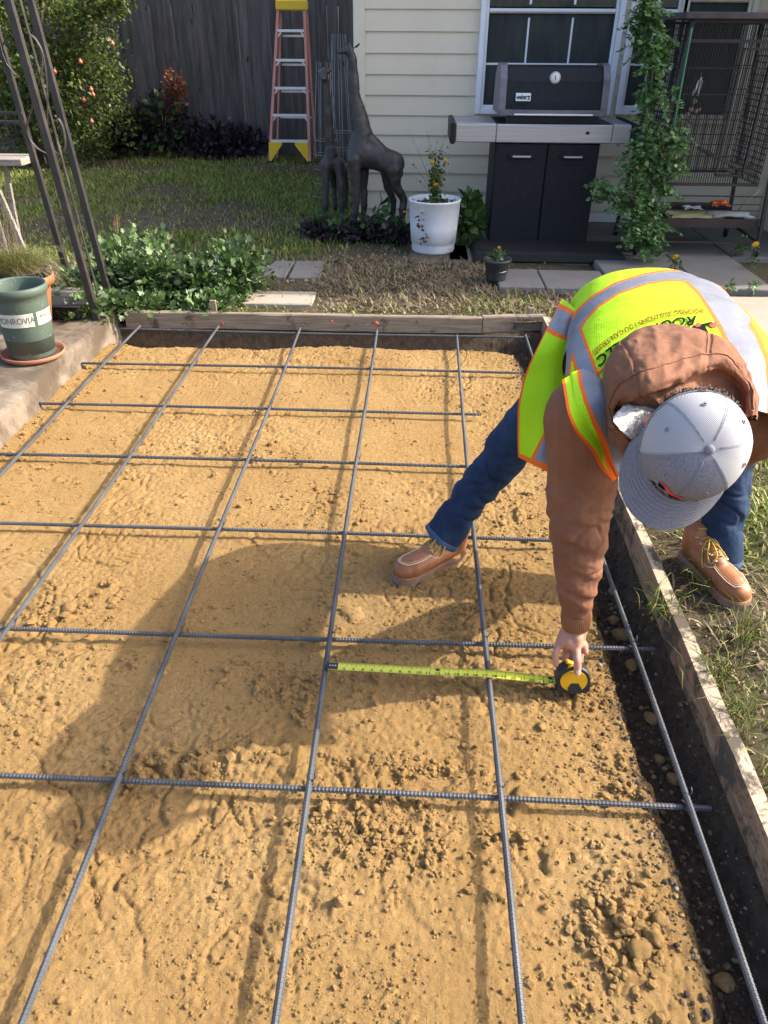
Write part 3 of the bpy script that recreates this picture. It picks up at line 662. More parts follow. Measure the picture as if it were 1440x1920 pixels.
part('board_panel', mb, FENCE, fence).location = (3, 0, 0)
mb = MB()
for z in (.35, 1.05, 1.7): mb.box((1.55, .06, z), (12.2, .04, .09))
part('rails', mb, FENCE, fence)
for k in range(6):
    mb = MB(); mb.box((-4+k*2.2, .13, .98), (.09, .09, 1.96)); part('post', mb, FENCE, fence)
EDG = mat('brown_edging_board', (.12, .06, .035), (.20, .11, .07), 8, .85, bump=.3, bscale=30)
mb = MB(); p0 = at_z(120, 289, .08); p1 = at_z(400, 291, .08); p2 = at_z(482, 283, .08)
mb.bar(p0-p0, p1-p0, .03, .10); mb.bar(p1-p0+(.01, .004, .001), p2-p0, .03, .10); o = part('garden_edging', mb, EDG); o.location = p0; tag(o, 'low brown edging board in front of the purple plants', 'edging')

# ---- step ladder
LADR = mat('orange_fibreglass_rail', (.62, .22, .17), (.70, .30, .24), 5, .5); ALU = mat('aluminium_step', (.78, .78, .80), (.66, .66, .68), 40, .35, .55)
YEL = mat('yellow_plastic', (.85, .55, .02), (.80, .50, .02), 10, .45)
LY = 9.05; fl, fr_ = at_y(505, 299, LY-.12), at_y(581, 299, LY-.12); tl_, tr_ = at_y(522, 12, LY+.1), at_y(571, 12, LY+.1)
base = np.array([(fl[0]+fr_[0])/2, LY, .05]); fl[2] = fr_[2] = .055
lad = thing('step_ladder', 'tall step ladder with pale red rails and a yellow top by the fence', 'ladder', base)
for a, b, dy in ((fl, tl_, 0), (fr_, tr_, 0)):
    mb = MB(); mb.bar(a-base, b-base, .03, .062); part('rail', mb, LADR, lad)
    mb = MB(); o_ = (1 if a is fl else 1)*.025; mb.bar(a-base+(.025, .42, 0), b-base+(.014, .06, -.05), .022, .045); part('rear_rail', mb, LADR, lad)
for py in (58, 113, 165, 216, 264):
    k = (299-py)/(299-12.); 
    # point along the rails
    A = fl+(tl_-fl)*0; best = min(np.linspace(0, 1, 200), key=lambda s: abs((960-FPX*((fl+(tl_-fl)*s-CAM)@_u)/((fl+(tl_-fl)*s-CAM)@_f))-py)); A = fl+(tl_-fl)*best; B = fr_+(tr_-fr_)*best
    mb = MB(); mb.box(((A+B)/2-base)+(0, .0, 0), (B[0]-A[0]-.02, .085, .028), bev=.003)
    for sg, Q in ((1, A), (-1, B)): mb.bar(Q-base+(sg*.012, -.03, -.055), Q-base+(sg*.05, -.03, -.012), .004, .016)
    part('step', mb, ALU, lad)
    if py < 220:
        q = (A+B)/2-base; mb = MB(); mb.box((q[0]+.015, q[1]+.10+.36*(1-best), q[2]-.05), (B[0]-A[0]-.05, .02, .022)); part('rear_rung', mb, ALU, lad)
mb = MB(); q = (tl_+tr_)/2-base; mb.box((q[0], q[1]+.03, q[2]+.012), (tr_[0]-tl_[0]+.05, .17, .10), bev=.012); part('top_cap', mb, YEL, lad)
for sg, Q, ax in ((1, fl, 0), (-1, fr_, 0)):
    mb = MB(); q = Q-base; mb.prism([(0, 0), (sg*.16, .20), (sg*.16, .225), (0, .225)], -.012, .012, M=[[1, 0, 0, q[0]+sg*.012], [0, 0, 1, q[1]-.02], [0, 1, 0, q[2]+.005], [0, 0, 0, 1]]); part('brace', mb, YEL, lad)
    mb = MB(); mb.box((q[0], q[1], q[2]+.012), (.045, .075, .03), bev=.004); part('foot', mb, mat('dark_rubber', (.03, .03, .03), rough=.8) if sg > 0 else bpy.data.materials['dark_rubber'], lad)

# ================================================================== GIRAFFES
t = NT('dark_giraffe_resin'); g_ = t.n('ShaderNodeNewGeometry'); c = t.ramp(t.noise(7, 5, .6), [(.3, (.020, .019, .019)), (.7, (.044, .042, .041))])
c = t.mix(t.ramp(t.noise(18, 6, .7), [(.58, (0, 0, 0)), (.72, (.7, .7, .7))]), c, (.075, .062, .052))
t.col(c).set(rough=.5); t.bump(t.noise(55, 5, .6), .4, .006); GIR = t.m
def pxblob(name, Y, caps, k=245., **kw):
    """caps: (px,py,rpx,dy, px,py,rpx,dy) in picture units at depth plane Y"""
    out = []
    for a in caps:
        p = at_y(a[0], a[1], Y+a[3]); q = at_y(a[4], a[5], Y+a[7]); out.append((p, a[2]/k, q, a[6]/k))
    return out
gy0 = 5.05
big = pxblob('g', gy0, [(634, 98, 3.2, -.02, 655, 93, 7.5, 0), (655, 93, 7.5, 0, 661, 112, 7.5, 0), (661, 112, 8, 0, 665, 180, 10.5, 0), (665, 180, 10.5, 0, 680, 250, 18, 0), (680, 250, 18, 0, 674, 288, 25, 0),
    (674, 285, 25, 0, 708, 296, 22, 0), (708, 296, 22, 0, 738, 306, 21, 0), (734, 312, 21, .0, 741, 322, 15, 0), (690, 262, 13, 0, 712, 283, 14, 0),
    (664, 300, 13, -.07, 667, 345, 8, -.07), (667, 345, 8, -.07, 668, 378, 7.5, -.07), (668, 378, 6.5, -.07, 664, 425, 5, -.07), (664, 428, 5.5, -.07, 661, 436, 6, -.10),
    (680, 305, 13, .06, 681, 350, 8, .06), (681, 350, 8, .06, 683, 385, 7, .06), (683, 385, 6, .06, 679, 425, 5, .06), (680, 426, 5.5, .06, 676, 430, 5.5, .04),
    (738, 318, 15, -.07, 742, 348, 9, -.07), (742, 348, 9, -.07, 757, 374, 7.5, -.05), (757, 374, 7.5, -.05, 752, 428, 5, -.06), (752, 430, 5.5, -.06, 748, 436, 6, -.08),
    (726, 318, 14, .06, 727, 348, 8, .06), (727, 348, 8, .06, 738, 376, 7, .08), (738, 376, 6, .08, 736, 420, 5, .07),
    (668, 87, 3, 0, 674, 82, 1.6, -.02), (650, 86, 2.5, .03, 648, 79, 1.6, .03), (655, 84, 2, .0, 656, 77, 2.2, 0), (754, 306, 2, 0, 757, 312, 2, 0)])
gb = at_y(700, 430, gy0); gb[2] = .05
sh = lambda L, b: [(np.array(c[0])-b, c[1], np.array(c[2])-b, c[3]) for c in L]
def gfn(co, no): return co+no*(.006*fbm(co*14, 3, 71)+.003*fbm(co*45, 2, 72))[:, None]
g1 = thing('giraffe_statue', 'tall dark giraffe statue with its long neck against the house corner', 'statue', gb)
part('body', blob('giraffe_body', sh(big, gb), .009, 4, gfn), GIR, g1)
gy1 = 5.15
sm_ = pxblob('g', gy1, [(606, 148, 4.5, -.12, 606, 137, 7, -.03), (606, 138, 6.5, -.03, 611, 152, 5.5, .0), (611, 152, 5.8, 0, 616, 215, 7, 0), (616, 215, 7, 0, 620, 278, 9, .02), (620, 278, 10, .02, 622, 302, 17, .05),
    (622, 302, 17, .05, 630, 312, 18, .25), (598, 136, 3, -.02, 593, 134, 1.6, -.02), (614, 135, 3, -.02, 620, 132, 1.6, -.02), (603, 130, 2, 0, 602, 125, 1.6, 0), (609, 130, 2, 0, 610, 125, 1.6, 0),
    (611, 308, 11, .02, 611, 345, 7, 0), (611, 345, 7, 0, 610, 400, 5.5, 0), (610, 400, 5.5, 0, 609, 410, 6.5, -.02), (635, 308, 11, .02, 640, 345, 7.5, 0), (640, 345, 7.5, 0, 641, 402, 5.5, 0), (641, 402, 5.5, 0, 641, 412, 6.5, -.02),
    (622, 318, 9, .25, 626, 350, 6, .28), (626, 350, 6, .28, 628, 390, 5, .28), (644, 318, 9, .25, 648, 350, 6, .28), (648, 350, 6, .28, 648, 388, 5, .28)])
gb2 = at_y(622, 405, gy1); gb2[2] = .05
g2 = thing('giraffe_statue', 'smaller dark giraffe statue facing forward between ladder and tall one', 'statue', gb2)
part('body', blob('giraffe_small_body', sh(sm_, gb2), .008, 3, gfn), GIR, g2)
# ---- wire plant cages standing behind the statues
GW = mat('galvanised_wire', (.22, .22, .22), (.32, .32, .31), 20, .45, .6)
def wirecage(px, Y, h, r0, r1, lab, n=6):
    b = at_y(px, 300, Y); b[2] = .05; o_ = thing('wire_plant_cage', lab, 'plant cage', b, group='wire plant cages'); mb = MB()
    for k in range(n): a = k*2*math.pi/n+.2; mb.tube([(r0*math.cos(a), r0*math.sin(a), 0), (r1*math.cos(a), r1*math.sin(a), h*.5), (r1*.55*math.cos(a+.1), r1*.55*math.sin(a+.1), h)], .0028, 5)
    part('upright_wires', mb, GW, o_)
    for k in range(5):
        mb = MB()
        z = h*(.08+.10*k); r = r0+(r1-r0)*z/(h*.5); mb.tube([(r*math.cos(a), r*math.sin(a), z) for a in np.linspace(0, 2*math.pi, 25)], .0025, 5); part('ring_wire', mb, GW, o_)
wirecage(641, 6.0, 1.35, .12, .10, 'wire plant cage seen through the gap between the two giraffe statues', 8)
wirecage(612, 6.3, 1.15, .15, .10, 'wire plant cage behind the smaller giraffe statue', 6)

# ================================================================== GRILL
BLK = mat('black_enamel', (.010, .012, .016), (.016, .018, .024), 30, .5, spec=.22); CAB = mat('black_cabinet_steel', (.009, .011, .015), (.016, .018, .023), 60, .6, spec=.2, bump=.1, bscale=200, bdist=.001)
GRYP = mat('grey_cast_aluminium', (.13, .13, .16), (.17, .17, .20), 20, .5, .3)
t = NT('brushed_steel'); c = t.ramp(t.noise(4, 4, .6, t.mapv((.6, 1, 30))), [(.3, (.36, .36, .37)), (.7, (.50, .50, .51))]); t.col(c).set(rough=.42, metal=.55); STEEL = t.m
GYf = 4.60
gx0, gx1 = at_y(846, 240, GYf)[0], at_y(1190, 240, GYf)[0]
cz0 = at_y(1010, 455, GYf+.03)[2]; cz1 = at_y(1030, 268, GYf)[2]; cx0 = at_y(930, 268, GYf)[0]; cx1 = at_y(1128, 268, GYf)[0]; ct = at_y(1000, 233, GYf)[2]
grill = thing('gas_grill', 'large black gas grill with steel side shelves against the house', 'grill', ((cx0+cx1)/2, GYf, .05)); GB = np.array([(cx0+cx1)/2, GYf, .05]); hw = (cx1-cx0)/2
mb = MB(); mb.box((0, .27, (cz0+cz1)/2-.05), (2*hw, .48, cz1-cz0), bev=.006); part('cabinet', mb, CAB, grill)
for sg in (-1, 1):
    mb = MB(); dw = hw-.006; mb.box((sg*(dw/2+.002), .018, (cz0+cz1)/2-.05), (dw-.003, .022, cz1-cz0-.012), bev=.006); d = part('door', mb, CAB, grill)
    mb = MB(); hx = sg*dw*.5+(.0); hz = cz1-.05-.085; mb.box((hx, -.005, hz), (.17, .016, .030), bev=.006, mi=1); mb.box((hx, -.020, hz), (.125, .010, .012), bev=.003); part('handle', mb, [STEEL, BLK], d)
zt = ct-.05; zb = cz1-.05
xl_, xr_ = gx0-GB[0], gx1-GB[0]
for a, b, nm in ((-hw-.003, hw+.06, 'control_panel'), (xl_+.03, -hw-.006, 'side_shelf'), (hw+.063, xr_-.02, 'side_shelf')):
    mb = MB(); mb.box(((a+b)/2, .0, (zb+zt)/2), (b-a, .03, zt-zb), bev=.006, mi=0); mb.box(((a+b)/2, .275, zt-.006), (b-a, .52, .016), bev=.004, mi=1 if nm == 'control_panel' else 0); part(nm, mb, [STEEL, BLK], grill)
for x in (xl_+.012, xr_): mb = MB(); mb.box((x, .245, (zb+zt)/2+.0), (.036, .56, zt-zb+.02), bev=.015); part('shelf_end_cap', mb, BLK, grill)
mb = MB(); V0, F0 = I2; kx = at_y(1101, 249, GYf)[0]-GB[0]; kz = at_y(1101, 249, GYf)[2]-.05; mb.add(V0*np.array([.014, .004, .010])+(kx, -.017, kz), F0, 0, True); part('control_knob_hole', mb, BLK, grill)
mb = MB(); hk = at_y(1162, 268, GYf)-GB; mb.tube([hk+(0, -.0, .01), hk+(0, -.01, -.01), hk+(-.012, -.02, -.018), hk+(-.02, -.02, -.004)], .003, 6); part('tool_hook', mb, WIRE, grill)
# lid: quarter barrel between cast side plates
lx0, lx1 = at_y(950, 120, GYf+.22)[0]-GB[0], at_y(1128, 120, GYf+.22)[0]-GB[0]
zt2 = at_y(1040, 121, GYf+.25)[2]-.05; zlo = at_y(1040, 207, GYf+.06)[2]-.05
prof = [(.060, zlo), (.064, zlo+.05), (.085, zlo+.17), (.115, zt2-.055), (.15, zt2-.015), (.21, zt2), (.36, zt2-.005), (.48, zt2-.08), (.52, zlo)]
def lidside(x0, x1, pr2, mi, mb):
    n = len(pr2); V = [(x, y, z) for x in (x0, x1) for y, z in pr2]; F = [tuple(range(n)), tuple(range(2*n-1, n-1, -1))]+[(i, n+i, n+(i+1) % n, (i+1) % n) for i in range(n)]; mb.add(V, F, mi)
mb = MB(); lidside(lx0, lx1, prof, 0, mb); lid = part('lid', mb, BLK, grill)
big_p = [(y-.012 if y < .3 else y+.012, z+(.012 if z > zlo+.1 else -.03)) for y, z in prof]
for x0, x1 in ((lx0-.045, lx0-.001), (lx1+.001, lx1+.045)):
    mb = MB(); lidside(x0, x1, big_p, 0, mb); part('lid_end_plate', mb, GRYP, lid)
mb = MB(); cv = [(x, .035-.030*(1-((x-(lx0+lx1)/2)/((lx1-lx0)/2))**2), zlo-.012) for x in np.linspace(lx0-.03, lx1+.03, 17)]
for i in range(16): mb.bar(cv[i], cv[i+1], .03, .034)
mb.box(((lx0+lx1)/2, .05, zlo-.055), (lx1-lx0-.02, .05, .05), mi=1)
lh = part('lid_handle', mb, [GRYP, BLK], lid); mb = MB(); mb.bar(((lx0*.82), -.012, zlo-.020), ((lx1*.82), -.012, zlo-.020), .008, .009); part('handle_strip', mb, WHITE, lh)
tc = at_y(1041, 146, GYf+.085)-GB; mb = MB(); mb.lathe([(0, -.012), (.030, -.012), (.037, -.008), (.037, .012)], tc, 28, 0, 'y'); mb.lathe([(0, -.0135), (.027, -.0135), (.028, -.012)], tc, 24, 1, 'y'); mb.box(tc+(0, -.015, .004), (.003, .002, .026), mi=2); part('thermometer', mb, [STEEL, mat('dial_white', (.70, .72, .74), rough=.4), BLK], lid)
bc = at_y(981, 182, GYf+.06)-GB; tilt = .14
mb = MB(); mb.box(bc+(0, -.004, 0), (.100, .006, .048), (-.14, 0, 0), bev=.003); bd = part('badge', mb, mat('badge_silver', (.62, .66, .72), rough=.35, metal=.2), lid)
V, F = text_mesh('weber', .040, True, extrude=.0012, space=.92); V = np.stack([V[:, 0]*.72-.010, -V[:, 2]-.0085, V[:, 1]*1.0], 1); V[:, 1] += V[:, 2]*.14; mb = MB(); mb.add(V+bc, F)
for s_ in ((.036, .010), ): mb.prism([(s_[0]-.010, s_[1]), (s_[0]+.010, s_[1]), (s_[0]+.007, s_[1]-.008), (s_[0]-.007, s_[1]-.008)], 0, .002, M=[[1, 0, 0, bc[0]], [0, 0, -1, bc[1]-.009], [0, 1, 0, bc[2]-.002], [0, 0, 0, 1]])
mb.box(bc+(.036, -.0095, -.007), (.003, .002, .018)); mb.box(bc+(.031, -.0095, -.012), (.003, .002, .012), (0, .5, 0)); mb.box(bc+(.041, -.0095, -.012), (.003, .002, .012), (0, -.5, 0)); part('badge_lettering', mb, BLK, bd)
for sx_ in (-1, 1):
    mb = MB(); mb.lathe([(0, -.012), (.024, -.012), (.028, 0), (.024, .012), (0, .012)], (sx_*(hw-.07), .08, .035), 16, 0, 'x'); part('caster', mb, BLK, grill)
# low black trough lying in front of the grill
RUB = mat('black_plastic', (.006, .006, .006), (.012, .012, .012), 15, .75, bump=.3, bscale=20, bdist=.01)
q0, q1 = at_z(884, 494, .06), at_z(1172, 494, .06)
mb = MB(); mb.box((0, 0, .035), (q1[0]-q0[0], .40, .07), bev=.012, taper=.94); mb.box((0, -.0, .072), (q1[0]-q0[0]-.12, .32, .006)); o = part('plastic_trough', mb, RUB); o.location = ((q0[0]+q1[0])/2, q0[1]+.21, .065); tag(o, 'low black plastic trough on the ground in front of the grill', 'trough')

# ================================================================== PAVERS AND PATHS
rg = np.random.default_rng(3)
def paver(x0, x1, y0, y1, top, th, lab, m=SLABM, rz=0., grp='paving slabs', nm='paving_slab'):
    cx, cy = (x0+x1)/2, (y0+y1)/2; mb = MB(); mb.box((0, 0, -th/2), (x1-x0-.008, y1-y0-.008, th), bev=.006); o = part(nm, mb, m); o.location = (cx, cy, top); o.rotation_euler = (0, 0, rz); return tag(o, lab, 'paving slab', grp)
paver(.74, 1.03, 3.60, 4.02, .088, .08, 'grey slab beside the small black pot')
paver(1.03, 1.45, 3.60, 4.02, .086, .08, 'second grey slab from the small black pot')
paver(1.45, 2.00, 3.60, 4.5, .094, .09, 'large grey slab beneath the tall climbing plant')
paver(2.00, 2.44, 3.60, 5.0, .096, .09, 'large grey slab in front of the wire pet cage')
paver(2.45, 3.2, 4.42, 5.50, .09, .09, 'grey slab under the right end of the wire pet cage')
paver(1.45, 2.44, 5.01, 5.52, .095, .09, 'grey slab along the foot of the house under the cage')
paver(.45, 1.44, 4.28, 5.50, .075, .08, 'grey slab under the grill')
paver(-.80, -.62, 3.78, 4.20, .072, .06, 'left half of the cracked pale slab in the lawn')
paver(-.61, -.40, 3.77, 4.20, .075, .06, 'right half of the cracked pale slab in the lawn', rz=.02)
paver(-.80, -.38, 3.24, 3.50, .066, .05, 'pale slab half buried just behind the far form board', WALK)
paver(.17, .60, 4.18, 4.75, .075, .06, 'stained flat slab under the white planter', CONC)
mb = MB(); xs_ = np.linspace(1.35, 6, 20); G = np.array([[(x, y+.03*math.sin(x*5) if y > 3.3 else y, .066) for y in (2.55, 3.1, 3.57)] for x in xs_]); mb.grid(G[::-1]); mb.grid(np.array([[(x, 2.55, .066), (x, 2.55, .02)] for x in xs_])[::-1]); o = part('walkway', mb, WALK); tag(o, 'beige concrete walkway', kind='structure')

# ================================================================== FOLIAGE MATERIALS
L_POM = leaf_mat('pomegranate_leaf', [(.035, .065, .011), (.065, .11, .018), (.115, .16, .028), (.045, .075, .013), (.18, .19, .045)], trans=.35)
L_PUR = leaf_mat('purple_leaf', [(.035, .020, .035), (.055, .035, .055), (.022, .016, .022), (.085, .055, .08), (.04, .04, .03)], .45, .15)
L_GRN = leaf_mat('green_leaf', [(.04, .09, .02), (.07, .14, .03), (.10, .18, .05), (.03, .07, .015)], .45, .25)
L_MUM = leaf_mat('pale_green_leaf', [(.05, .10, .025), (.085, .155, .04), (.14, .225, .075), (.25, .32, .18), (.045, .08, .022)], .5, .25)
L_VIN = leaf_mat('vine_leaf', [(.045, .11, .03), (.075, .165, .045), (.13, .24, .08), (.22, .33, .15), (.10, .20, .05)], .35, .3)
L_RST = leaf_mat('rusty_leaf', [(.42, .13, .05), (.32, .10, .06), (.20, .07, .05), (.35, .22, .08)], .6, .3)
L_DRY = leaf_mat('dry_grass', [(.28, .215, .13), (.20, .15, .09), (.13, .095, .06), (.34, .28, .18)], .8, .2)
L_GRS = leaf_mat('lawn_grass', [(.10, .165, .02), (.17, .25, .035), (.25, .30, .06), (.36, .32, .10), (.13, .14, .035)], .6, .3)
BARK = mat('bark', (.10, .07, .045), (.17, .12, .08), 12, .9, bump=.5, bscale=40)
STEM = mat('green_stem', (.10, .16, .05), (.16, .20, .08), 12, .7)
YFL = mat('yellow_petal', (.85, .50, .01), (.80, .42, .01), 30, .6)
def ell(n, c, r, rg, shell=.35):
    d = rg.normal(size=(n, 3)); d /= np.linalg.norm(d, axis=1)[:, None]; k = (shell+(1-shell)*rg.random(n))[:, None]; return np.array(c)+d*k*np.array(r), d
# ---- pomegranate bush
rg = np.random.default_rng(21); PB = at_y(60, 290, 8.6); PB[2] = .05
pom = thing('pomegranate_bush', 'big sunlit pomegranate bush hung with small red fruit at left', 'bush', PB)
cs = [((90, 120), 8.5, .75, .75), ((30, 60), 8.4, .8, .8), ((150, 190), 8.6, .50, .55), ((150, 60), 8.6, .45, .45), ((60, 210), 8.4, .75, .55), ((-60, 140), 8.5, .9, .9), ((120, 0), 8.5, .7, .5), ((10, -40), 8.5, .9, .6), ((185, 130), 8.7, .28, .35), ((180, 235), 8.7, .28, .25)]
sets = []; fr_pts = []
for (px, py), Y, rx, rzz in cs:
    c = at_y(px, py, Y)-PB; n = int(5200*rx*rzz)
    cl_ = rg.normal(size=(max(10, int(60*rx*rzz)), 3)); cl_ /= np.linalg.norm(cl_, axis=1)[:, None]; cl_ = c+cl_*np.array([rx, .5, rzz])*rg.uniform(.5, 1.0, (len(cl_), 1))
    idx = rg.integers(0, len(cl_), n); P = cl_[idx]+rg.normal(size=(n, 3))*np.array([.09, .08, .10]); sets.append((leaves(P, .050, 'diamond', .3, (P-c)/1.2, rg), 0)); fr_pts.append(c)
br = at_y(150, 18, 8.3)-PB; P = np.array([br+(at_y(240, 5, 8.3)-at_y(150, 18, 8.3))*k+rg.normal(size=3)*.05 for k in rg.random(260)]); sets.append((leaves(P, .07, 'diamond', -1, None, rg), 0))
part('crown', leaf_mesh('pomegranate_crown', sets, [L_POM]), [L_POM], pom)
mb = MB()
for k in range(7):
    a = rg.uniform(-1, 1); c = fr_pts[k % len(fr_pts)]; mb.tube([(rg.uniform(-.2, .2), rg.uniform(-.1, .1), 0), (c[0]*.3, c[1]*.3, c[2]*.4), tuple(c+rg.normal(size=3)*.1)], [.035, .022, .008], 7)
mb.tube([br, at_y(200, 12, 8.3)-PB, at_y(245, 3, 8.3)-PB], [.01, .006, .003], 6); part('trunk', mb, BARK, pom)
FRU = mat('red_fruit', (.62, .10, .05), (.70, .22, .10), 12, .4)
for px, py in ((211, 82), (151, 116), (171, 168), (175, 178), (157, 188), (172, 228), (35, 145), (103, 135)):
    c = at_y(px, py, 8.05)-PB; r = .021; mb = MB(); mb.lathe([(0, -r), (r*.7, -r*.75), (r, 0), (r*.75, r*.7), (r*.3, r), (r*.42, r*1.5), (0, r*1.2)], c, 12); part('fruit', mb, FRU, pom)
# ---- purple border plants
def bush(name, label, cat, px, py, Y, groups, mats, grp=None, stem=None, h0=.05):
    b = at_y(px, py, Y); b[2] = h0; o_ = thing(name, label, cat, b, group=grp); sets = []
    for (n, rx, ry, rz_, cz_, size, kind, up, mi) in groups:
        P, d = ell(n, (0, 0, cz_), (rx, ry, rz_), rg, .2); k_ = P[:, 2] > .02; P = P[k_]; d = d[k_]; sets.append((leaves(P, size, kind, up, d*.7, rg), mi))
    part('foliage', leaf_mesh(name, sets, mats), mats, o_); mb = MB()
    for k in range(stem or 6): a = rg.uniform(0, 6.3); rx = groups[0][1]; mb.tube([(rg.uniform(-.5, .5)*rx, rg.uniform(-.5, .5)*groups[0][2], 0), (math.cos(a)*rx*.5, math.sin(a)*groups[0][2]*.5, groups[0][4]+groups[0][3]*.5)], .006, 5)
    part('stems', mb, STEM, o_); return o_
PUR = 'purple plants along the fence'
for px, py, lab, w_, h_, gr in ((215, 270, 'leafy green and purple border plant nearest the pomegranate bush', .42, .28, 1), (265, 272, 'purple border plant with green leaves mixed in', .40, .36, 1), (315, 272, 'tallest purple border plant below the rusty red spike', .42, .48, 1), (365, 275, 'low dark purple border plant in the middle of the bed', .38, .30, 0), (412, 275, 'dark purple border plant toward the ladder end of the bed', .36, .26, 0), (455, 272, 'darkest low purple plant beside the ladder', .32, .20, 0)):
    g = [(760, w_, .30, h_, h_*.55, .085, 'diamond', .6, 0)]
    if gr: g.append((330, w_*.95, .32, h_*.95, h_*.55, .09, 'oval', .8, 1))
    bush('purple_border_plant', lab, 'plant', px, py, 9.40, g, [L_PUR, L_GRN], PUR, h0=.08)
b = at_y(318, 270, 9.45); b[2] = .05; o_ = thing('rusty_shrub', 'thin spike of rusty red leaves rising against the dark fence', 'shrub', b); P = []
for k in range(12):
    top = at_y(rg.uniform(308, 348), rg.uniform(138, 175), 9.35)-b; P += [np.array(top)*s_+rg.normal(size=3)*.03 for s_ in rg.uniform(.55, 1.03, 50)]
part('foliage', leaf_mesh('rusty', [(leaves(P, .06, 'diamond', .5, None, rg), 0)], [L_RST]), [L_RST], o_); mb = MB(); mb.tube([(0, 0, 0), at_y(325, 200, 9.4)-b, at_y(340, 145, 9.4)-b], .006, 5); part('stem', mb, BARK, o_)
# ---- sunlit pale green bed plants
BED = 'pale green leafy plants in the near bed'
for px, py, Y, w_, h_, lab, n in ((150, 560, 3.35, .17, .12, 'leafy clump between the two black arbor legs', 420), (178, 605, 2.98, .16, .10, 'small leafy clump growing over the corner of the concrete slab', 420), (240, 560, 3.45, .25, .25, 'tall leafy clump just right of the arbor', 800), (310, 565, 3.42, .24, .20, 'leafy clump in the middle of the near bed', 700),
                    (375, 570, 3.40, .22, .17, 'leafy clump right of centre with pale grey leaves', 650), (445, 560, 3.50, .24, .24, 'rounded leafy clump at the right end of the near bed', 850), (280, 520, 3.75, .28, .24, 'leafy clump at the back of the near bed', 700), (395, 585, 3.16, .20, .07, 'low leafy growth against the far form board', 350), (270, 590, 3.14, .22, .07, 'low straggling growth behind the left end of the far form board', 350)):
    bush('leafy_bed_plant', lab, 'plant', px, py, Y, [(int(n*.62), w_, .22, h_*.85, h_*.55, .042, 'lobed', 1.0, 0), (n//3, w_, .22, h_*.7, h_*.4, .046, 'lobed', .8, 1), (n//3, w_*1.05, .24, h_, h_*.55, .026, 'oval', .6, 0)], [L_MUM, L_GRN], BED)
for px, py in ((275, 445), (312, 455), (215, 410)):
    b = at_y(px, py+60, 3.6); b[2] = .05; tp = at_y(px+4, py-8, 3.6)-b; P = [tp*s_+rg.normal(size=3)*.012 for s_ in rg.uniform(.5, 1, 60)]; o_ = thing('flower_stalk', 'dry flower stalk at px above the near bed'.replace(' at px', {275: ' left of centre', 312: ' right of centre', 215: ' nearest the arbor'}[px]), 'stalk', b, group='dry flower stalks')
    part('seed_head', leaf_mesh('seeds', [(leaves(P, .02, 'diamond', .5, None, rg), 0)], [L_DRY if px > 250 else L_RST]), [L_DRY if px > 250 else L_RST], o_); mb = MB(); mb.tube([(0, 0, 0), tp*.5, tp], .0028, 5); part('stem', mb, STEM, o_)

# ---- plants under the statues and by the planter
for px, py, Y, w_, h_, lab, m_, n in ((600, 425, 5.0, .16, .07, 'dark purple ground plant at the feet of the smaller giraffe statue', 0, 420), (645, 432, 4.95, .18, .06, 'dark purple ground plant between the two giraffe statues', 0, 420), (700, 435, 4.95, .18, .08, 'dark leafy plant under the belly of the tall giraffe statue', 0, 360), (745, 440, 4.85, .12, .08, 'dark leafy plant at the hind leg of the tall giraffe statue', 0, 260)):
    bush('ground_plant', lab, 'plant', px, py, Y, [(n, w_, .2, h_, h_*.8, .05, 'oval', .8, m_), (n//4, w_, .18, h_*1.6, h_, .06, 'oval', .8, 1)], [L_PUR, L_GRN], 'plants under the statues')
bush('green_plant', 'green leafy plant drooping beside the white planter', 'plant', 880, 420, 4.7, [(160, .10, .1, .17, .2, .085, 'oval', .2, 1), (200, .08, .08, .16, .14, .035, 'blade', -1, 0)], [L_DRY, L_GRN])
mb = MB(); b = at_y(712, 420, 5.0); b[2] = .05; o_ = thing('sapling', 'thin sapling with a few dark leaves in front of the siding', 'plant', b); mb.tube([(0, 0, 0), at_y(708, 395, 5)-b, at_y(716, 375, 5)-b, at_y(712, 360, 5)-b], .004, 6); part('stem', mb, BARK, o_)
P = [at_y(x, y, 5)-b for x, y in ((716, 385), (722, 388), (710, 386), (728, 386), (716, 390), (702, 400), (720, 402), (695, 405), (726, 410))]; part('leaf_cluster', leaf_mesh('sl', [(leaves(P, .09, 'oval', -.5, None, rg), 0)], [L_GRN]), [L_GRN], o_)

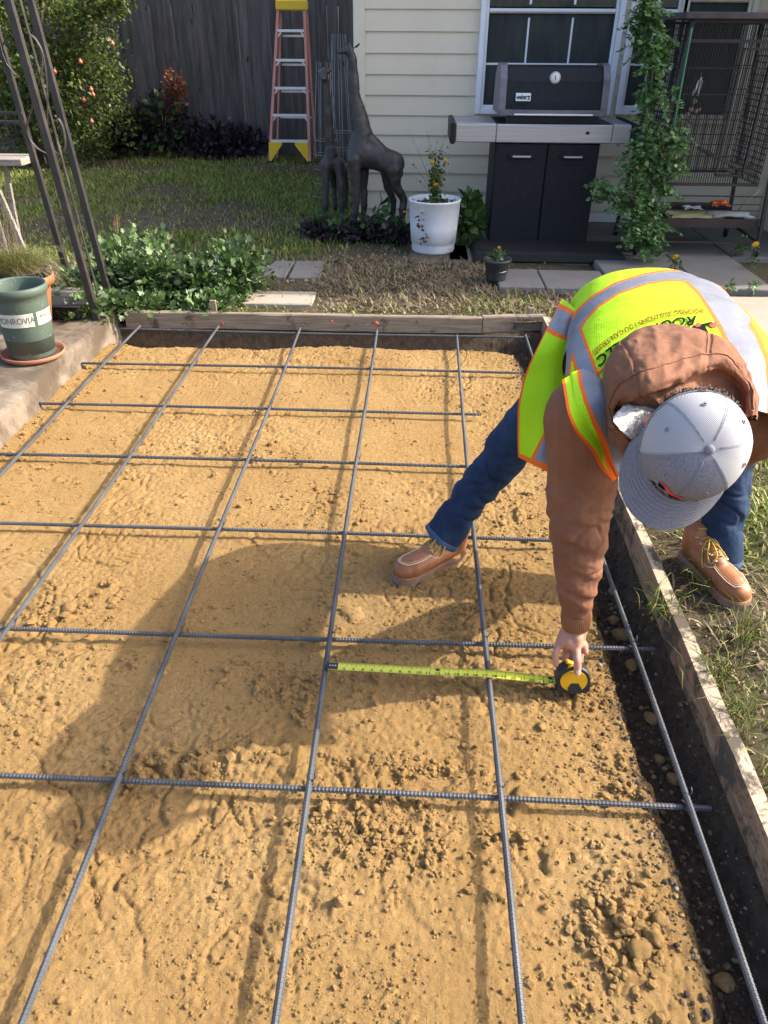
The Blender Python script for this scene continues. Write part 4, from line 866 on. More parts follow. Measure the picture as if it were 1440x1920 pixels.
# ---- lawn grass and dry litter
def tufts(P, h, mat_, name, lab, wid=.6, lean=.6, rg=rg):
    n = len(P); a = rg.uniform(0, 6.28, n); hh = h*rg.uniform(.45, 1.3, n); ln = lean*hh*rg.uniform(.2, 1.2, n); d = np.stack([np.cos(a), np.sin(a), 0*a], 1); s_ = np.stack([-np.sin(a), np.cos(a), 0*a], 1); w_ = (.0035*wid*rg.uniform(.7, 1.4, n))[:, None]
    b = P; m = P+d*(ln*.35)[:, None]; m[:, 2] += hh*.6; tp = P+d*ln[:, None]; tp[:, 2] += hh*np.where(rg.random(n) < .3, .5, 1.0)
    V = np.stack([b-s_*w_, b+s_*w_, m+s_*w_*.8, m-s_*w_*.8, tp], 1).reshape(-1, 3); k = np.arange(n)[:, None]*5
    F4 = (k+np.array([[0, 1, 2, 3]])); F3 = (k+np.array([[3, 2, 4]])); V2 = V
    me = bpy.data.meshes.new(name); me.vertices.add(len(V2)); me.vertices.foreach_set('co', V2.astype(np.float32).ravel())
    LI = np.concatenate([F4, F3], 1).ravel(); LT = np.tile([4, 3], n); me.loops.add(len(LI)); me.loops.foreach_set('vertex_index', LI.astype(np.int32)); me.polygons.add(len(LT))
    me.polygons.foreach_set('loop_start', np.concatenate([[0], np.cumsum(LT)[:-1]]).astype(np.int32)); me.polygons.foreach_set('loop_total', LT.astype(np.int32)); me.update(calc_edges=True); me.materials.append(mat_)
    o = link(name, me); return tag(o, lab, 'grass', kind='stuff')
def scatter(n, x0, x1, y0, y1, fn):
    x = rg.uniform(x0, x1, n); y = rg.uniform(y0, y1, n); k = rg.random(n) < fn(x, y); x = x[k]; y = y[k]; return np.stack([x, y, yard_z(x, y)-.003], 1)
nz = lambda x, y, s_, sd: fbm(xy3(x, y, s_), 3, sd)
lawn = lambda x, y: np.clip(.55+2.0*nz(x, y, 1.3, 91)+.15*(y > 6.5), .05, 1)*((x < -.55) | (y > 5.6) | (y < 5.0))*np.where((y < 4.5) & (x > -1.2), .35, 1)*np.clip((y-3.6)/1.2, .15, 1)
tufts(scatter(80000, -5.5, .2, 3.3, 9.3, lawn), .05, L_GRS, 'lawn_grass', 'patchy green lawn grass in the shaded back yard', 1.5, .8)
dryf = lambda x, y: np.clip(.35-1.2*nz(x, y, 1.3, 91), .05, 1)
tufts(scatter(26000, -5.0, .5, 3.2, 9.0, dryf), .024, L_DRY, 'dry_lawn_grass', 'dry brown grass patches in the back lawn', 1.3, 1.6)
tufts(scatter(12000, -.45, 1.3, 3.12, 4.3, lambda x, y: np.clip(.55+nz(x, y, 2.5, 93), .1, 1)*((y < 3.58) | (x < .72))*((x > -.38) | (y > 3.52))), .034, L_DRY, 'dry_straw', 'dry straw and dead weeds behind the far form board', 1.0, 2.0)
tufts(scatter(5000, -1.4, 1.0, 3.06, 3.7, lambda x, y: np.clip(.3+nz(x, y, 3, 94), .0, 1)*((y < 3.58) | (x < .72))), .04, L_GRS, 'weeds', 'small green weeds behind the far form board', 1.3, 1.0)
rf = lambda x, y: np.clip(.30+1.5*nz(x, y, 3.2, 95)+.5*np.clip((x-1.25)/.3, 0, 1)*(y > .45)-.35*(x < 1.12), .01, 1)
tufts(scatter(26000, 1.0, 2.4, -.4, 2.5, rf), .036, L_GRS, 'worn_grass', 'thin sunlit grass growing beside the right form board', .8, 1.4)
tufts(scatter(20000, .99, 2.4, -.4, 2.5, lambda x, y: np.clip(.5-nz(x, y, 3.2, 95), .1, 1)), .022, L_DRY, 'dead_grass', 'dead tangled grass on the dirt beside the right form board', .7, 2.0)
# litter: dead leaves lying about
P = scatter(1500, 1.0, 2.2, -.4, 2.4, lambda x, y: .5+0*x); P2 = scatter(2200, -1.3, 1.2, 3.08, 4.4, lambda x, y: .5+0*x); P = np.concatenate([P, P2]); P[:, 2] += .008
o = link('leaf_litter', leaf_mesh('leaf_litter', [(leaves(P, .02, 'oval', 2.5, None, rg), 0)], [leaf_mat('dead_leaf', [(.30, .20, .12), (.18, .12, .08), (.42, .32, .2), (.10, .07, .05)], .8, .1)])); tag(o, 'dead leaves and chips scattered on the dirt', 'leaf litter', kind='stuff')
for k, (px, py, lab) in enumerate(((1330, 1100, 'thin grass tuft in front of the right boot'), (1240, 1150, 'grass tuft lying over the dirt left of the right boot'), (1400, 1200, 'green grass tuft at the right edge below the boot'), (1345, 1270, 'sparse grass tuft near the form board'), (1385, 1355, 'fresh green grass tuft beside the form board at the lower right'))):
    b = at_z(px, py, .05); n = 46; mb = MB()
    for i in range(n):
        a = rg.uniform(0, 6.28); h = rg.uniform(.03, .10); l_ = rg.uniform(.02, .10); s_ = rg.normal(size=2)*.03; q = [(s_[0], s_[1], 0), (s_[0]+math.cos(a)*l_*.4, s_[1]+math.sin(a)*l_*.4, h*.7), (s_[0]+math.cos(a)*l_, s_[1]+math.sin(a)*l_, h*rg.uniform(.4, 1.0))]
        mb.tube(q, [.0013, .0011, .0004], 3)
    o = part('grass_tuft', mb, L_GRS); o.location = b; tag(o, lab, 'grass tuft', 'grass tufts by the right board')

# ================================================================== ARBOR
IRON = mat('black_painted_iron', (.022, .020, .019), (.045, .038, .034), 12, .5, bump=.2, bscale=80, bdist=.001, dirt=(.12, .09, .07), dscale=6, dlo=.62, dhi=.75)
AB = at_z(185, 606, .08); AB[2] = .075
arb = thing('garden_arbor', 'black iron garden arbor of leaning square bars at the left', 'arbor', AB)
def Q(px, py, Y): return at_y(px, py, Y)-AB
Y1, Y2, Y3 = 2.85, 3.23, 3.50
for a, b, w_, nm in (((Q(184, 606, Y1)), Q(-9, -90, Y1+.03), .032, 'upright'), (Q(205, 556, Y2), Q(33, -90, Y2+.03), .032, 'upright'), (Q(132, 533, Y3), Q(-22, 0, Y3+.02), .030, 'upright')):
    mb = MB(); mb.bar(a, b, w_); part(nm, mb, IRON, arb)
mb = MB(); mb.bar(Q(186, 560, 3.05), Q(38, 0, 3.07), .004, .022); part('flat_bar', mb, IRON, arb)
def scroll(pts, Y, w_=.020):
    P = np.array([Q(x, y, Y) for x, y in pts]); t_ = np.linspace(0, 1, len(P)); tt = np.linspace(0, 1, 28)
    C = np.stack([np.interp(tt, t_, P[:, k]) for k in range(3)], 1)
    for _ in range(3): C[1:-1] = (C[:-2]+C[1:-1]*2+C[2:])/4
    mb = MB(); G = [[c+np.array([0, s_*w_/2, 0])+np.array([o_, 0, 0]) for s_, o_ in ((-1, -.002), (1, -.002), (1, .002), (-1, .002), (-1, -.002))] for c in C]; mb.grid(np.array(G)); part('scroll', mb, IRON, arb)
scroll([(46, 95), (48, 72), (54, 62), (66, 70), (78, 92), (81, 115), (76, 145), (70, 165)], 3.05)
scroll([(54, 62), (68, 75), (80, 95), (86, 130), (89, 170), (89, 240)], 3.03, .012)
scroll([(62, 195), (52, 225), (50, 243), (58, 265), (72, 280), (88, 288)], 3.1)
scroll([(110, 222), (118, 235), (123, 262), (122, 283), (115, 292), (106, 288), (100, 280)], 3.1)
scroll([(6, 85), (12, 70), (20, 64), (30, 66)], 3.45)
scroll([(-2, 70), (5, 100), (14, 122), (30, 140)], 3.5, .014)
for px0, py0, px1, py1 in ((-60, 212, 42, 212), (-60, 227, 46, 229)): mb = MB(); mb.bar(Q(px0, py0, 3.6), Q(px1, py1, 3.5), .014); part('cross_bar', mb, IRON, arb)
mb = MB(); mb.bar(Q(205, 545, Y2), Q(184, 590, Y1+.02), .012, .02); part('foot_bar', mb, IRON, arb)
# ---- plant stand board
OLDW = mat('silvered_wood', (.20, .17, .14), (.34, .31, .27), 5, .85, bump=.4, bscale=30, stretch=(2, 14, 14))
bz = at_y(30, 300, 3.45); SB = np.array([bz[0]-.1, 3.45, .06]); st = thing('plant_stand', 'small weathered plank table with thin splayed legs behind the potted grass', 'table', SB)
zt = bz[2]-.06
for k in range(2): mb = MB(); mb.box((-.12-.02*k, -.05+k*.115, zt), (.60, .11, .035), (0, 0, 0), bev=.004); part('top_plank', mb, OLDW, st)
for (x0, x1, y) in ((-.04, .10, -.06), (-.12, -.10, .02), (-.36, -.46, -.05), (.0, -.05, .06)): mb = MB(); mb.bar((x0, y, zt-.02), (x1, y, .0), .022); part('leg', mb, OLDW, st)
mb = MB(); mb.bar((-.02, .02, zt+.02), (-.015, .04, zt+.19), .02); part('peg', mb, OLDW, st)
# ---- green nursery pot with printed labels
t = NT('faded_green_plastic'); c = t.ramp(t.noise(4, 5, .6), [(.3, (.055, .085, .065)), (.7, (.085, .12, .095))]); c = t.mix(t.ramp(t.noise(55, 4, .7, dist=.8), [(.64, (0, 0, 0)), (.68, (.85, .85, .85))]), c, (.36, .36, .28)); t.col(c).set(rough=.6); GPOT = t.m
TERR = mat('terracotta', (.30, .10, .055), (.36, .15, .085), 10, .75, dirt=(.5, .42, .36), dscale=7, dlo=.6, dhi=.72)
PC = np.array([-1.612, 2.30, .092]); 
gp = thing('green_plant_pot', 'empty faded green pot with cream printed labels on the concrete corner', 'pot', PC)
H_ = .335; prof = [(0, .006), (.098, .0), (.103, .01), (.113, .14), (.122, .27), (.124, .295), (.131, .30), (.134, .315), (.133, .333), (.126, .337), (.121, .328), (.119, .27), (.106, .03), (0, .025)]
mb = MB(); mb.lathe(prof, (0, 0, 0), 56); part('body', mb, GPOT, gp)
def potr(z): return np.interp(z, [.01, .14, .27], [.103, .113, .122])+.0012
def wrap(V, ang0):   # V: (s, z) -> cylinder, angle 0 faces -Y
    a = ang0+V[:, 0]/.118; r = potr(V[:, 1])+V[:, 2]; return np.stack([r*np.sin(a), -r*np.cos(a), V[:, 1]], 1)
CRM = mat('cream_label', (.60, .59, .52), (.50, .50, .44), 20, .6); INK = mat('dark_green_ink', (.06, .10, .08), rough=.6)
fa = math.atan2(CAM[0]-PC[0], -(CAM[1]-PC[1]))
for a0, hw_, txts, lb in ((fa-.28-.12, .085, [('MONROVIA', .042, 0, 0)], 'printed label reading MONROVIA'), (fa+.92, .055, [('MIRACLE', .034, .016, .005), ('the', .012, -.038, .010), ('garden', .012, -.038, -.006)], 'second cream printed label')):
    mb = MB(); s_ = np.linspace(-hw_, hw_, 17); G = np.array([wrap(np.array([(x, z, .0006) for z in (.165, .227)]), a0) for x in s_]); mb.grid(G); lp = part('label', mb, CRM, gp, lb)
    for tx, sz, ox, oz in txts:
        V, F = text_mesh(tx, sz); V = np.stack([V[:, 0]*.80+ox, V[:, 1]+.195+oz, V[:, 0]*0+.0016], 1); mb = MB(); mb.add(wrap(V, a0), F); part('lettering', mb, INK, lp)
sau = MB(); sau.lathe([(0, 0), (.125, 0), (.142, .012), (.147, .028), (.141, .030), (.134, .014), (0, .012)], (0, 0, 0), 48); o = part('pot_saucer', sau, TERR); o.location = PC-np.array([0, 0, .0125]); tag(o, 'terracotta coloured saucer beneath the faded green pot', 'saucer')
# ---- terracotta pot ring with a grass clump
PG = np.array([-1.80, 2.72, .08]); po = thing('terracotta_pot', 'orange terracotta pot holding a black nursery pot behind the green pot', 'pot', PG)
mb = MB(); mb.lathe([(0, 0), (.09, 0), (.125, .20), (.13, .225), (.152, .228), (.155, .27), (.147, .272), (.138, .25), (.118, .19), (0, .18)], (0, 0, 0), 40); part('body', mb, mat('orange_terracotta', (.42, .15, .04), (.36, .12, .045), 10, .7), po)
mb = MB(); mb.lathe([(0, .10), (.10, .12), (.125, .30), (.131, .302), (.131, .295), (.118, .285), (0, .27)], (0, 0, 0), 32); part('nursery_pot', mb, RUB, po)
gr = thing('ornamental_grass', 'clump of yellow green grass with tall dry blades in the terracotta pot', 'grass plant', PG+np.array([0, 0, .27])); rgp = np.random.default_rng(4)
def spray(n, h0, h1, l0, l1, r0, wid, droop, rg, flat=.9):
    sets = []; V = []; F = []
    for i in range(n):
        a = rg.uniform(0, 6.283); h = rg.uniform(h0, h1); L = rg.uniform(l0, l1); q = rg.uniform(0, r0); a2 = rg.uniform(0, 6.283); b = np.array([q*math.cos(a2), q*math.sin(a2), 0]); d = np.array([math.cos(a), math.sin(a), 0]); s_ = np.array([-d[1], d[0], 0])*wid*rg.uniform(.7, 1.3)
        k = 6; base = len(V)
        for j in range(k+1):
            u_ = j/k; p = b+d*L*u_**1.3+np.array([0, 0, h*(u_-droop*u_**2.6)]); w_ = (1-u_)**.6
            V += [p-s_*w_, p+s_*w_+(0, 0, .0008)]
        for j in range(k): F.append((base+2*j, base+2*j+1, base+2*j+3, base+2*j+2))
    mb = MB(); mb.add(V, F, 0, True); return mb
part('green_blades', spray(900, .10, .28, .03, .20, .09, .0014, .55, rgp), leaf_mat('grass_clump_leaf', [(.15, .18, .04), (.22, .22, .055), (.11, .15, .03), (.31, .27, .10)], .55, .35), gr)
part('dry_blades', spray(320, .10, .26, .10, .24, .10, .0011, 1.35, rgp), L_DRY, gr)
part('tall_stalks', spray(34, .32, .55, .02, .16, .08, .0013, .10, rgp), L_DRY, gr)
# black nursery tray and rough planks behind the pots
mb = MB(); mb.box((0, 0, .04), (.26, .16, .07), bev=.01); mb.box((0, 0, .078), (.29, .19, .008), bev=.003); o = part('nursery_tray', mb, RUB); o.location = (-1.72, 3.0-.10, .08); tag(o, 'black plastic nursery tray on the slab behind the green pot', 'tray')
for k, (x, y, z, rz, lab) in enumerate(((-1.78, 3.22, .12, .06, 'upper of the two old grey planks behind the nursery tray'), (-1.75, 3.12, .085, -.04, 'lower of the two old grey planks behind the nursery tray'))):
    mb = MB(); mb.box((0, 0, 0), (.42, .09, .03), bev=.004); o = part('old_plank', mb, OLDW); o.location = (x, y, z); o.rotation_euler = (0, 0, rz); tag(o, lab, 'plank', 'old planks')

# ================================================================== WHITE PLANTER, SMALL POT, VINE
t = NT('chalky_white_plastic'); c = t.ramp(t.noise(5, 5, .6, t.mapv((1, 1, .25))), [(.3, (.62, .65, .72)), (.7, (.76, .78, .82))]); c = t.mix(t.ramp(t.noise(9, 6, .7, t.mapv((1.2, 1.2, .5))), [(.60, (0, 0, 0)), (.70, (.75, .75, .75))]), c, (.30, .26, .24)); t.col(c).set(rough=.55); WPOT = t.m
WP = at_z(812, 479, .075); WP = np.array([WP[0], WP[1]+.15, .078])
rw = .5*(at_y(863, 380, WP[1])[0]-at_y(765, 380, WP[1])[0]); hw_ = at_y(814, 372, WP[1])[2]-.078
wp = thing('white_planter', 'large round white plastic planter with dark dirt streaks by the siding', 'planter', WP)
mb = MB(); mb.lathe([(0, 0), (rw*.80, 0), (rw*.83, .012), (rw*.84, hw_*.17), (rw*.845, hw_*.175), (rw*.875, hw_*.18), (rw*.92, hw_*.5), (rw*.985, hw_*.96), (rw, hw_*.965), (rw, hw_), (rw*.955, hw_), (rw*.93, hw_*.80), (0, hw_*.78)], (0, 0, 0), 56); part('body', mb, WPOT, wp)
mb = MB(); mb.lathe([(0, hw_*.86), (rw*.6, hw_*.85), (rw*.945, hw_*.82)], (0, 0, 0), 24); part('soil', mb, SOIL, wp)
rgp = np.random.default_rng(9)
fp = thing('yellow_flower_plant', 'thin yellow flowered plant with bare twigs growing in the white planter', 'plant', WP+np.array([0, 0, hw_*.84])); FB = WP+np.array([0, 0, hw_*.84])
P, d = ell(900, (0, 0, .01), (rw*.9, rw*.9, .03), rgp, 0); part('low_foliage', leaf_mesh('lf', [(leaves(P, .03, 'diamond', 1.0, None, rgp), 0)], [L_POM]), [L_POM], fp)
stems = []
for (px, py) in ((820, 262), (806, 262), (830, 272), (770, 252), (800, 250), (835, 255), (845, 288), (776, 306), (822, 320), (812, 300), (838, 300), (775, 330)):
    tp = at_y(px, py, WP[1]+rgp.uniform(-.06, .06))-FB; mid = tp*np.array([.35, .35, .55])+rgp.normal(size=3)*.012; stems.append((np.array([rgp.uniform(-.03, .03)-.02, 0, 0]), mid, tp))
for a, m_, b in stems: mb = MB(); mb.tube([a, m_, (m_+b)/2+rgp.normal(size=3)*.008, b], [.0028, .002, .0013, .0008], 5); part('stem', mb, STEM, fp)
P = []; 
for a, m_, b in stems[:3]+stems[8:11]: P += [a+(m_-a)*k if k < 1 else m_+(b-m_)*(k-1) for k in rgp.uniform(.1, 1.7, 60)]
P = np.array(P)+rgp.normal(size=(len(P), 3))*.016; part('foliage', leaf_mesh('ff', [(leaves(P, .03, 'diamond', .4, None, rgp), 0)], [L_POM]), [L_POM], fp)
P = np.array([m_+(b-m_)*k+rgp.normal(size=3)*.01 for a, m_, b in stems for k in (.6, .85, 1.)]); part('seed_heads', leaf_mesh('sd', [(leaves(P, .018, 'diamond', .6, None, rgp), 0)], [leaf_mat('seed_black', [(.02, .015, .01), (.05, .03, .02)])]), [bpy.data.materials['seed_black']], fp)
def flower(c, r, parent, n=8, tilt=-.9):
    mb = MB(); M = np.array(Euler((tilt+rgp.uniform(-.4, .4), rgp.uniform(-.4, .4), 0)).to_matrix())
    for k in range(n):
        a = 2*math.pi*k/n; ca, sa = math.cos(a), math.sin(a); V = np.array([(.15, -.12, 0), (.6, -.26, .12), (1, -.1, .05), (1, .1, .05), (.6, .26, .12), (.15, .12, 0)])*r; V = np.stack([V[:, 0]*ca-V[:, 1]*sa, V[:, 0]*sa+V[:, 1]*ca, V[:, 2]], 1); mb.add(V@M.T*1.0+c, [(0, 1, 2, 3, 4, 5)])
    V0, F0 = I1; mb.add(V0*np.array([.22, .22, .15])*r+c, F0, 1); part('flower', mb, [YFL, mat('flower_centre', (.45, .22, .01), rough=.8) if 'flower_centre' not in bpy.data.materials else bpy.data.materials['flower_centre']], parent)
for px, py, r in ((811, 303, .016), (836, 300, .015), (799, 326, .015), (817, 346, .020), (759, 397, .013)): flower(at_y(px, py, WP[1]-.08)-FB, r, fp)
P = np.array([at_y(x, y, WP[1]-rw*.93-.012)-WP for x, y in zip(rgp.uniform(778, 803, 34), rgp.uniform(400, 455, 34))]); P[:, 0] = (P[:, 0]-P[:, 0].mean())*.45+P[:, 0].mean()+(P[:, 2].mean()-P[:, 2])*.25
o = link('dried_vine', leaf_mesh('dv', [(leaves(P, .028, 'diamond', 0, None, rgp, 1.2), 0)], [L_RST]), None, WP); tag(o, 'withered brown vine stuck down the front of the white planter', 'vine'); o.data.materials[0] = leaf_mat('withered_leaf', [(.10, .06, .05), (.06, .04, .035), (.20, .13, .09)], .8, .1)
SPB = at_z(931, 527, .088); SPB = np.array([SPB[0], SPB[1]+.05, .086])
sp = thing('small_pot', 'small black nursery pot on the grey paving by the trough', 'pot', SPB); sh_ = at_y(931, 484, SPB[1])[2]-.086; rs_ = .5*(at_y(958, 484, SPB[1])[0]-at_y(905, 484, SPB[1])[0])
PLB = mat('dusty_black_plastic', (.025, .025, .027), (.06, .058, .055), 14, .6)
mb = MB(); mb.lathe([(0, 0), (rs_*.70, 0), (rs_*.72, .01), (rs_*.90, sh_*.84), (rs_*1.0, sh_*.86), (rs_, sh_), (rs_*.93, sh_), (rs_*.86, sh_*.85), (0, sh_*.84)], (0, 0, 0), 32); part('body', mb, PLB, sp)
mb = MB(); mb.tube([(.01, -rs_*.85, sh_*.45), (.03, -rs_*.86, sh_*.48), (rs_*.6, -rs_*.68, sh_*.5)], .002, 4); part('twine', mb, WHITE, sp)
sl_ = thing('seedling', 'tiny green seedling with one yellow bloom in the small black pot', 'plant', SPB+np.array([0, 0, sh_*.84])); P, d = ell(80, (0, 0, .03), (.035, .035, .035), rgp, .1); part('foliage', leaf_mesh('se', [(leaves(P, .032, 'diamond', .6, d, rgp), 0)], [L_MUM]), [L_MUM], sl_)
mb = MB(); mb.tube([(0, 0, 0), (.004, 0, .05), (.003, -.002, .085)], .0016, 5); part('stem', mb, STEM, sl_); flower(np.array([.003, -.004, .088]), .011, sl_)

# ---- tall climbing plant on green stakes
VB = at_z(1205, 494, .094); VB = np.array([VB[0], VB[1]+.06, .094]); VY = VB[1]
vine = thing('climbing_plant', 'tall feathery leaved climbing plant on green stakes in front of the grill', 'plant', VB); GST = mat('green_coated_stake', (.015, .12, .055), (.02, .16, .08), 20, .4)
def st_(name, lab, a, b, r, Y, Yb=None):
    p, q = at_y(*a, Yb or Y), at_y(*b, Y); mb = MB(); L_ = np.linalg.norm(q-p); n = int(L_/.03); mb.tube([np.array(p)*(0)+(q-p)*k/n for k in range(n+1)], [r*(1.15 if k % 2 else 1) for k in range(n+1)], 8); o = part(name, mb, GST); o.location = p; tag(o, lab, 'stake', 'green plant stakes')
st_('plant_stake', 'upright green stake in the middle of the tall climbing plant', (1209, 490), (1212, 62), .0045, VY, VY)
st_('plant_stake', 'leaning green stake with its bare top in front of the pet cage', (1218, 480), (1297, 52), .007, VY+.05, VY+.02)
main = [(1205, 494), (1202, 440), (1206, 380), (1212, 320), (1208, 260), (1216, 205), (1222, 150), (1228, 100), (1222, 50), (1210, 0), (1205, -30)]
branches = [(main, .006), ([(1215, 480), (1222, 420), (1240, 350), (1252, 290), (1262, 240)], .004), ([(1200, 470), (1190, 400), (1188, 330), (1196, 260)], .004), ([(1205, 440), (1170, 400), (1140, 360), (1112, 335)], .003), ([(1212, 120), (1195, 70), (1175, 40)], .003), ([(1225, 100), (1245, 90), (1262, 95)], .0025), ([(1235, 330), (1262, 300), (1290, 272)], .003), ([(1225, 200), (1240, 190), (1262, 175)], .002), ([(1210, 60), (1225, 25), (1232, 8)], .0025), ([(1240, 290), (1262, 262), (1275, 255)], .002), ([(1210, 440), (1235, 430), (1256, 425)], .002)]
LV = []; rgp = np.random.default_rng(14)
def pinnate(p, d, L, sz, n):
    d = d/np.linalg.norm(d); s_ = np.cross(d, rgp.normal(size=3)*.4+np.array([0, -.3, 1])); s_ /= np.linalg.norm(s_); out = []
    for k in range(n):
        u_ = (k+1)/n; c = p+d*L*u_+np.array([0, 0, -.35*L*u_**2])
        for sg in (-1, 1): out.append((c, s_*sg+d*.45))
    out.append((p+d*L*1.04+np.array([0, 0, -.4*L]), d)); return out, [p, p+d*L*.5+np.array([0, 0, -.09*L]), p+d*L+np.array([0, 0, -.35*L])]
LP = []; LDr = []; mbr = MB()
for bi, (pts, r) in enumerate(branches):
    P = np.array([at_y(x, y, VY+rgp.uniform(-.04, .05)) for x, y in pts])-VB; t_ = np.linspace(0, 1, len(P)); mb = MB(); tt = np.linspace(0, 1, len(P)*3); C = np.stack([np.interp(tt, t_, P[:, k]) for k in range(3)], 1); C[1:-1] = (C[:-2]+C[1:-1]+C[2:])/3; mb.tube(C, np.linspace(r, r*.35, len(C)), 6); part('stem', mb, STEM, vine)
    L_ = np.linalg.norm(P[-1]-P[0]); nl = int(L_*(125 if bi == 0 else 85))
    for k in range(nl):
        u_ = rgp.uniform(.02, 1); q = np.array([np.interp(u_, tt, C[:, j]) for j in range(3)]); d = rgp.normal(size=3)*np.array([1.1, .8, .45])+np.array([0, -.25, .15]); top = q[2] > 1.15
        lv, rb = pinnate(q, d, rgp.uniform(.06, .135)*(1.0 if not top else .8), .026, 6); LP += [a for a, b in lv]; LDr += [b for a, b in lv]; mbr.tube(rb, .0009, 3)
part('leaf_ribs', mbr, STEM, vine); LP = np.array(LP); LDr = np.array(LDr)
def leaves_dir(P, D, size, rg, kind='oval', wid=1.1):
    V0, F0 = LEAF[kind]; V0 = V0*np.array([wid, 1, 1]); D = D+rg.normal(size=D.shape)*.2; D /= np.linalg.norm(D, axis=1)[:, None]; N = rg.normal(size=D.shape)*.4+np.array([0, -.4, 1.2]); X = np.cross(D, N); X /= np.linalg.norm(X, axis=1)[:, None]; N = np.cross(X, D); s_ = size*rg.uniform(.7, 1.25, len(P))
    V = P[:, None]+s_[:, None, None]*(V0[None, :, 0:1]*X[:, None]+V0[None, :, 1:2]*D[:, None]+V0[None, :, 2:3]*N[:, None]); return V.reshape(-1, 3), F0, len(V0), len(P)
part('foliage', leaf_mesh('vine_foliage', [(leaves_dir(LP, LDr, .029, rgp), 0)], [L_VIN]), [L_VIN], vine)
# marigold-like blooms and weeds on the patio
for px, py, Y, lab, hh in ((1267, 482, 3.95, 'yellow bloom on a thin stalk behind the back of the vest', .10), (1417, 458, 4.05, 'yellow bloom on a weed in front of the cage caster', .16)):
    b = at_y(px, py, Y); bb = np.array([b[0]+.02, Y+.05, .096]); o_ = thing('yellow_flower', lab, 'flower', bb, group='yellow flowers'); mb = MB(); mb.tube([(0, 0, 0), (b-bb)*.6+(.01, 0, 0), b-bb], .0018, 5); part('stem', mb, STEM, o_); flower(b-bb, .024, o_)
    P = np.array([(b-bb)*k+rgp.normal(size=3)*.02 for k in rgp.uniform(0, .8, 40)]); part('foliage', leaf_mesh('yf', [(leaves(P, .028, 'diamond', .4, None, rgp), 0)], [L_GRN]), [L_GRN], o_)
for px, py, Y, r, n, lab in ((1385, 480, 4.05, .07, 130, 'green weed at the joint in front of the cage'), (1365, 548, 3.56, .035, 50, 'small weed at the front edge of the slab right of the vest'), (1410, 545, 3.56, .03, 36, 'tiny weed at the slab edge near the right border')):
    b = at_z(px, py, .09); P, d = ell(n, (0, 0, r*.9), (r*.8, r*.8, r), rgp, .1); o_ = thing('weed', lab, 'weed', b, group='weeds on the patio'); part('foliage', leaf_mesh('wd', [(leaves(P, .026, 'diamond', .6, d, rgp), 0)], [L_VIN]), [L_VIN], o_)

# ================================================================== PET CAGE
CG = mat('black_cage_wire', (.008, .008, .008), (.016, .014, .013), 20, .6, .0); RUSTM = mat('rusty_black_metal', (.015, .013, .013), (.045, .026, .020), 10, .7)
CF, CBk = 4.42, 5.02; cx0, cx1 = 1.86, 2.50; ctop = at_y(1300, 40, CF)[2]; cbot = at_y(1330, 346, CF)[2]
cage = thing('pet_cage', 'tall black wire pet cage on casters against the house wall', 'cage', ((cx0+cx1)/2, CF, .096)); KB = np.array([(cx0+cx1)/2, CF, .096]); hx = (cx1-cx0)/2; cd = CBk-CF; T_ = ctop-.096; B_ = cbot-.096
for sx_ in (-1, 1):
    for y in (0, cd):
        spx = .07 if (sx_ > 0) else 0
        mb = MB(); mb.bar((sx_*(hx+.10), y-.02*(y == 0), .055), (sx_*hx, y, T_), .022); part('corner_post', mb, CG, cage)
for z, y in ((T_, 0), (T_, cd), (B_, 0), (B_, cd), (T_-.10, 0)): mb = MB(); mb.bar((-hx, y, z), (hx, y, z), .018); part('rail', mb, RUSTM, cage)
mb = MB(); mb.box((0, cd/2, T_+.03), (2*hx+.12, cd+.1, .035), bev=.004); part('top_board', mb, mat('grey_brown_board', (.045, .038, .042), (.085, .07, .073), 6, .8), cage)
def wires(n, fx, rows, nm):
    mb = MB()
    for k in range(n+1):
        a, b = fx(k/n); mb.bar(a, b, .0042)
    for z in rows: a, _ = fx(0); b, _ = fx(1); mb.bar((a[0], a[1], z), (b[0], b[1], z), .0055)
    part(nm, mb, CG, cage)
rows = np.linspace(B_+.1, T_-.1, 6)
wires(40, lambda u_: ((-hx+2*hx*u_, 0, B_), (-hx+2*hx*u_, 0, T_)), rows, 'front_wire_panel')
wires(46, lambda u_: ((-hx+2*hx*u_, cd, B_), (-hx+2*hx*u_, cd, T_)), rows, 'back_wire_panel')
for sx_ in (-1, 1): wires(20, lambda u_: ((sx_*hx, cd*u_, B_), (sx_*hx, cd*u_, T_)), np.linspace(B_, T_, 26), 'side_wire_panel')
mb = MB(); dx0, dx1 = .06*hx, .62*hx
for a, b in (((dx0, -.012, B_+.06), (dx0, -.012, T_-.14)), ((dx1, -.012, B_+.06), (dx1, -.012, T_-.14)), ((dx0, -.012, T_-.14), (dx1, -.012, T_-.14)), ((dx0, -.012, B_+.06), (dx1, -.012, B_+.06))): mb.bar(a, b, .014)
part('door', mb, CG, cage)
for k, z in enumerate((.40-.096, .44-.096, .49-.096)): mb = MB(); mb.bar((-hx-.03, -.01, z), (hx+.05, -.01, z), .006); part('grate_wire', mb, CG, cage)
tz = at_y(1330, 414, CF)[2]-.096
mb = MB(); mb.box((0, cd/2, tz-.03), (2*hx+.12, cd, .012)); mb.box((0, 0.0, tz-.015), (2*hx+.14, .012, .055)); mb.box((0, cd, tz-.015), (2*hx+.14, .012, .055)); part('tray', mb, RUSTM, cage)
for z in (.045, ): mb = MB(); mb.bar((-hx-.1, -.01, z+.05), (hx+.1, -.01, z+.05), .012); mb.bar((hx+.09, 0, z+.06), (hx-.05, cd, .20), .016); part('base_rail', mb, RUSTM, cage)
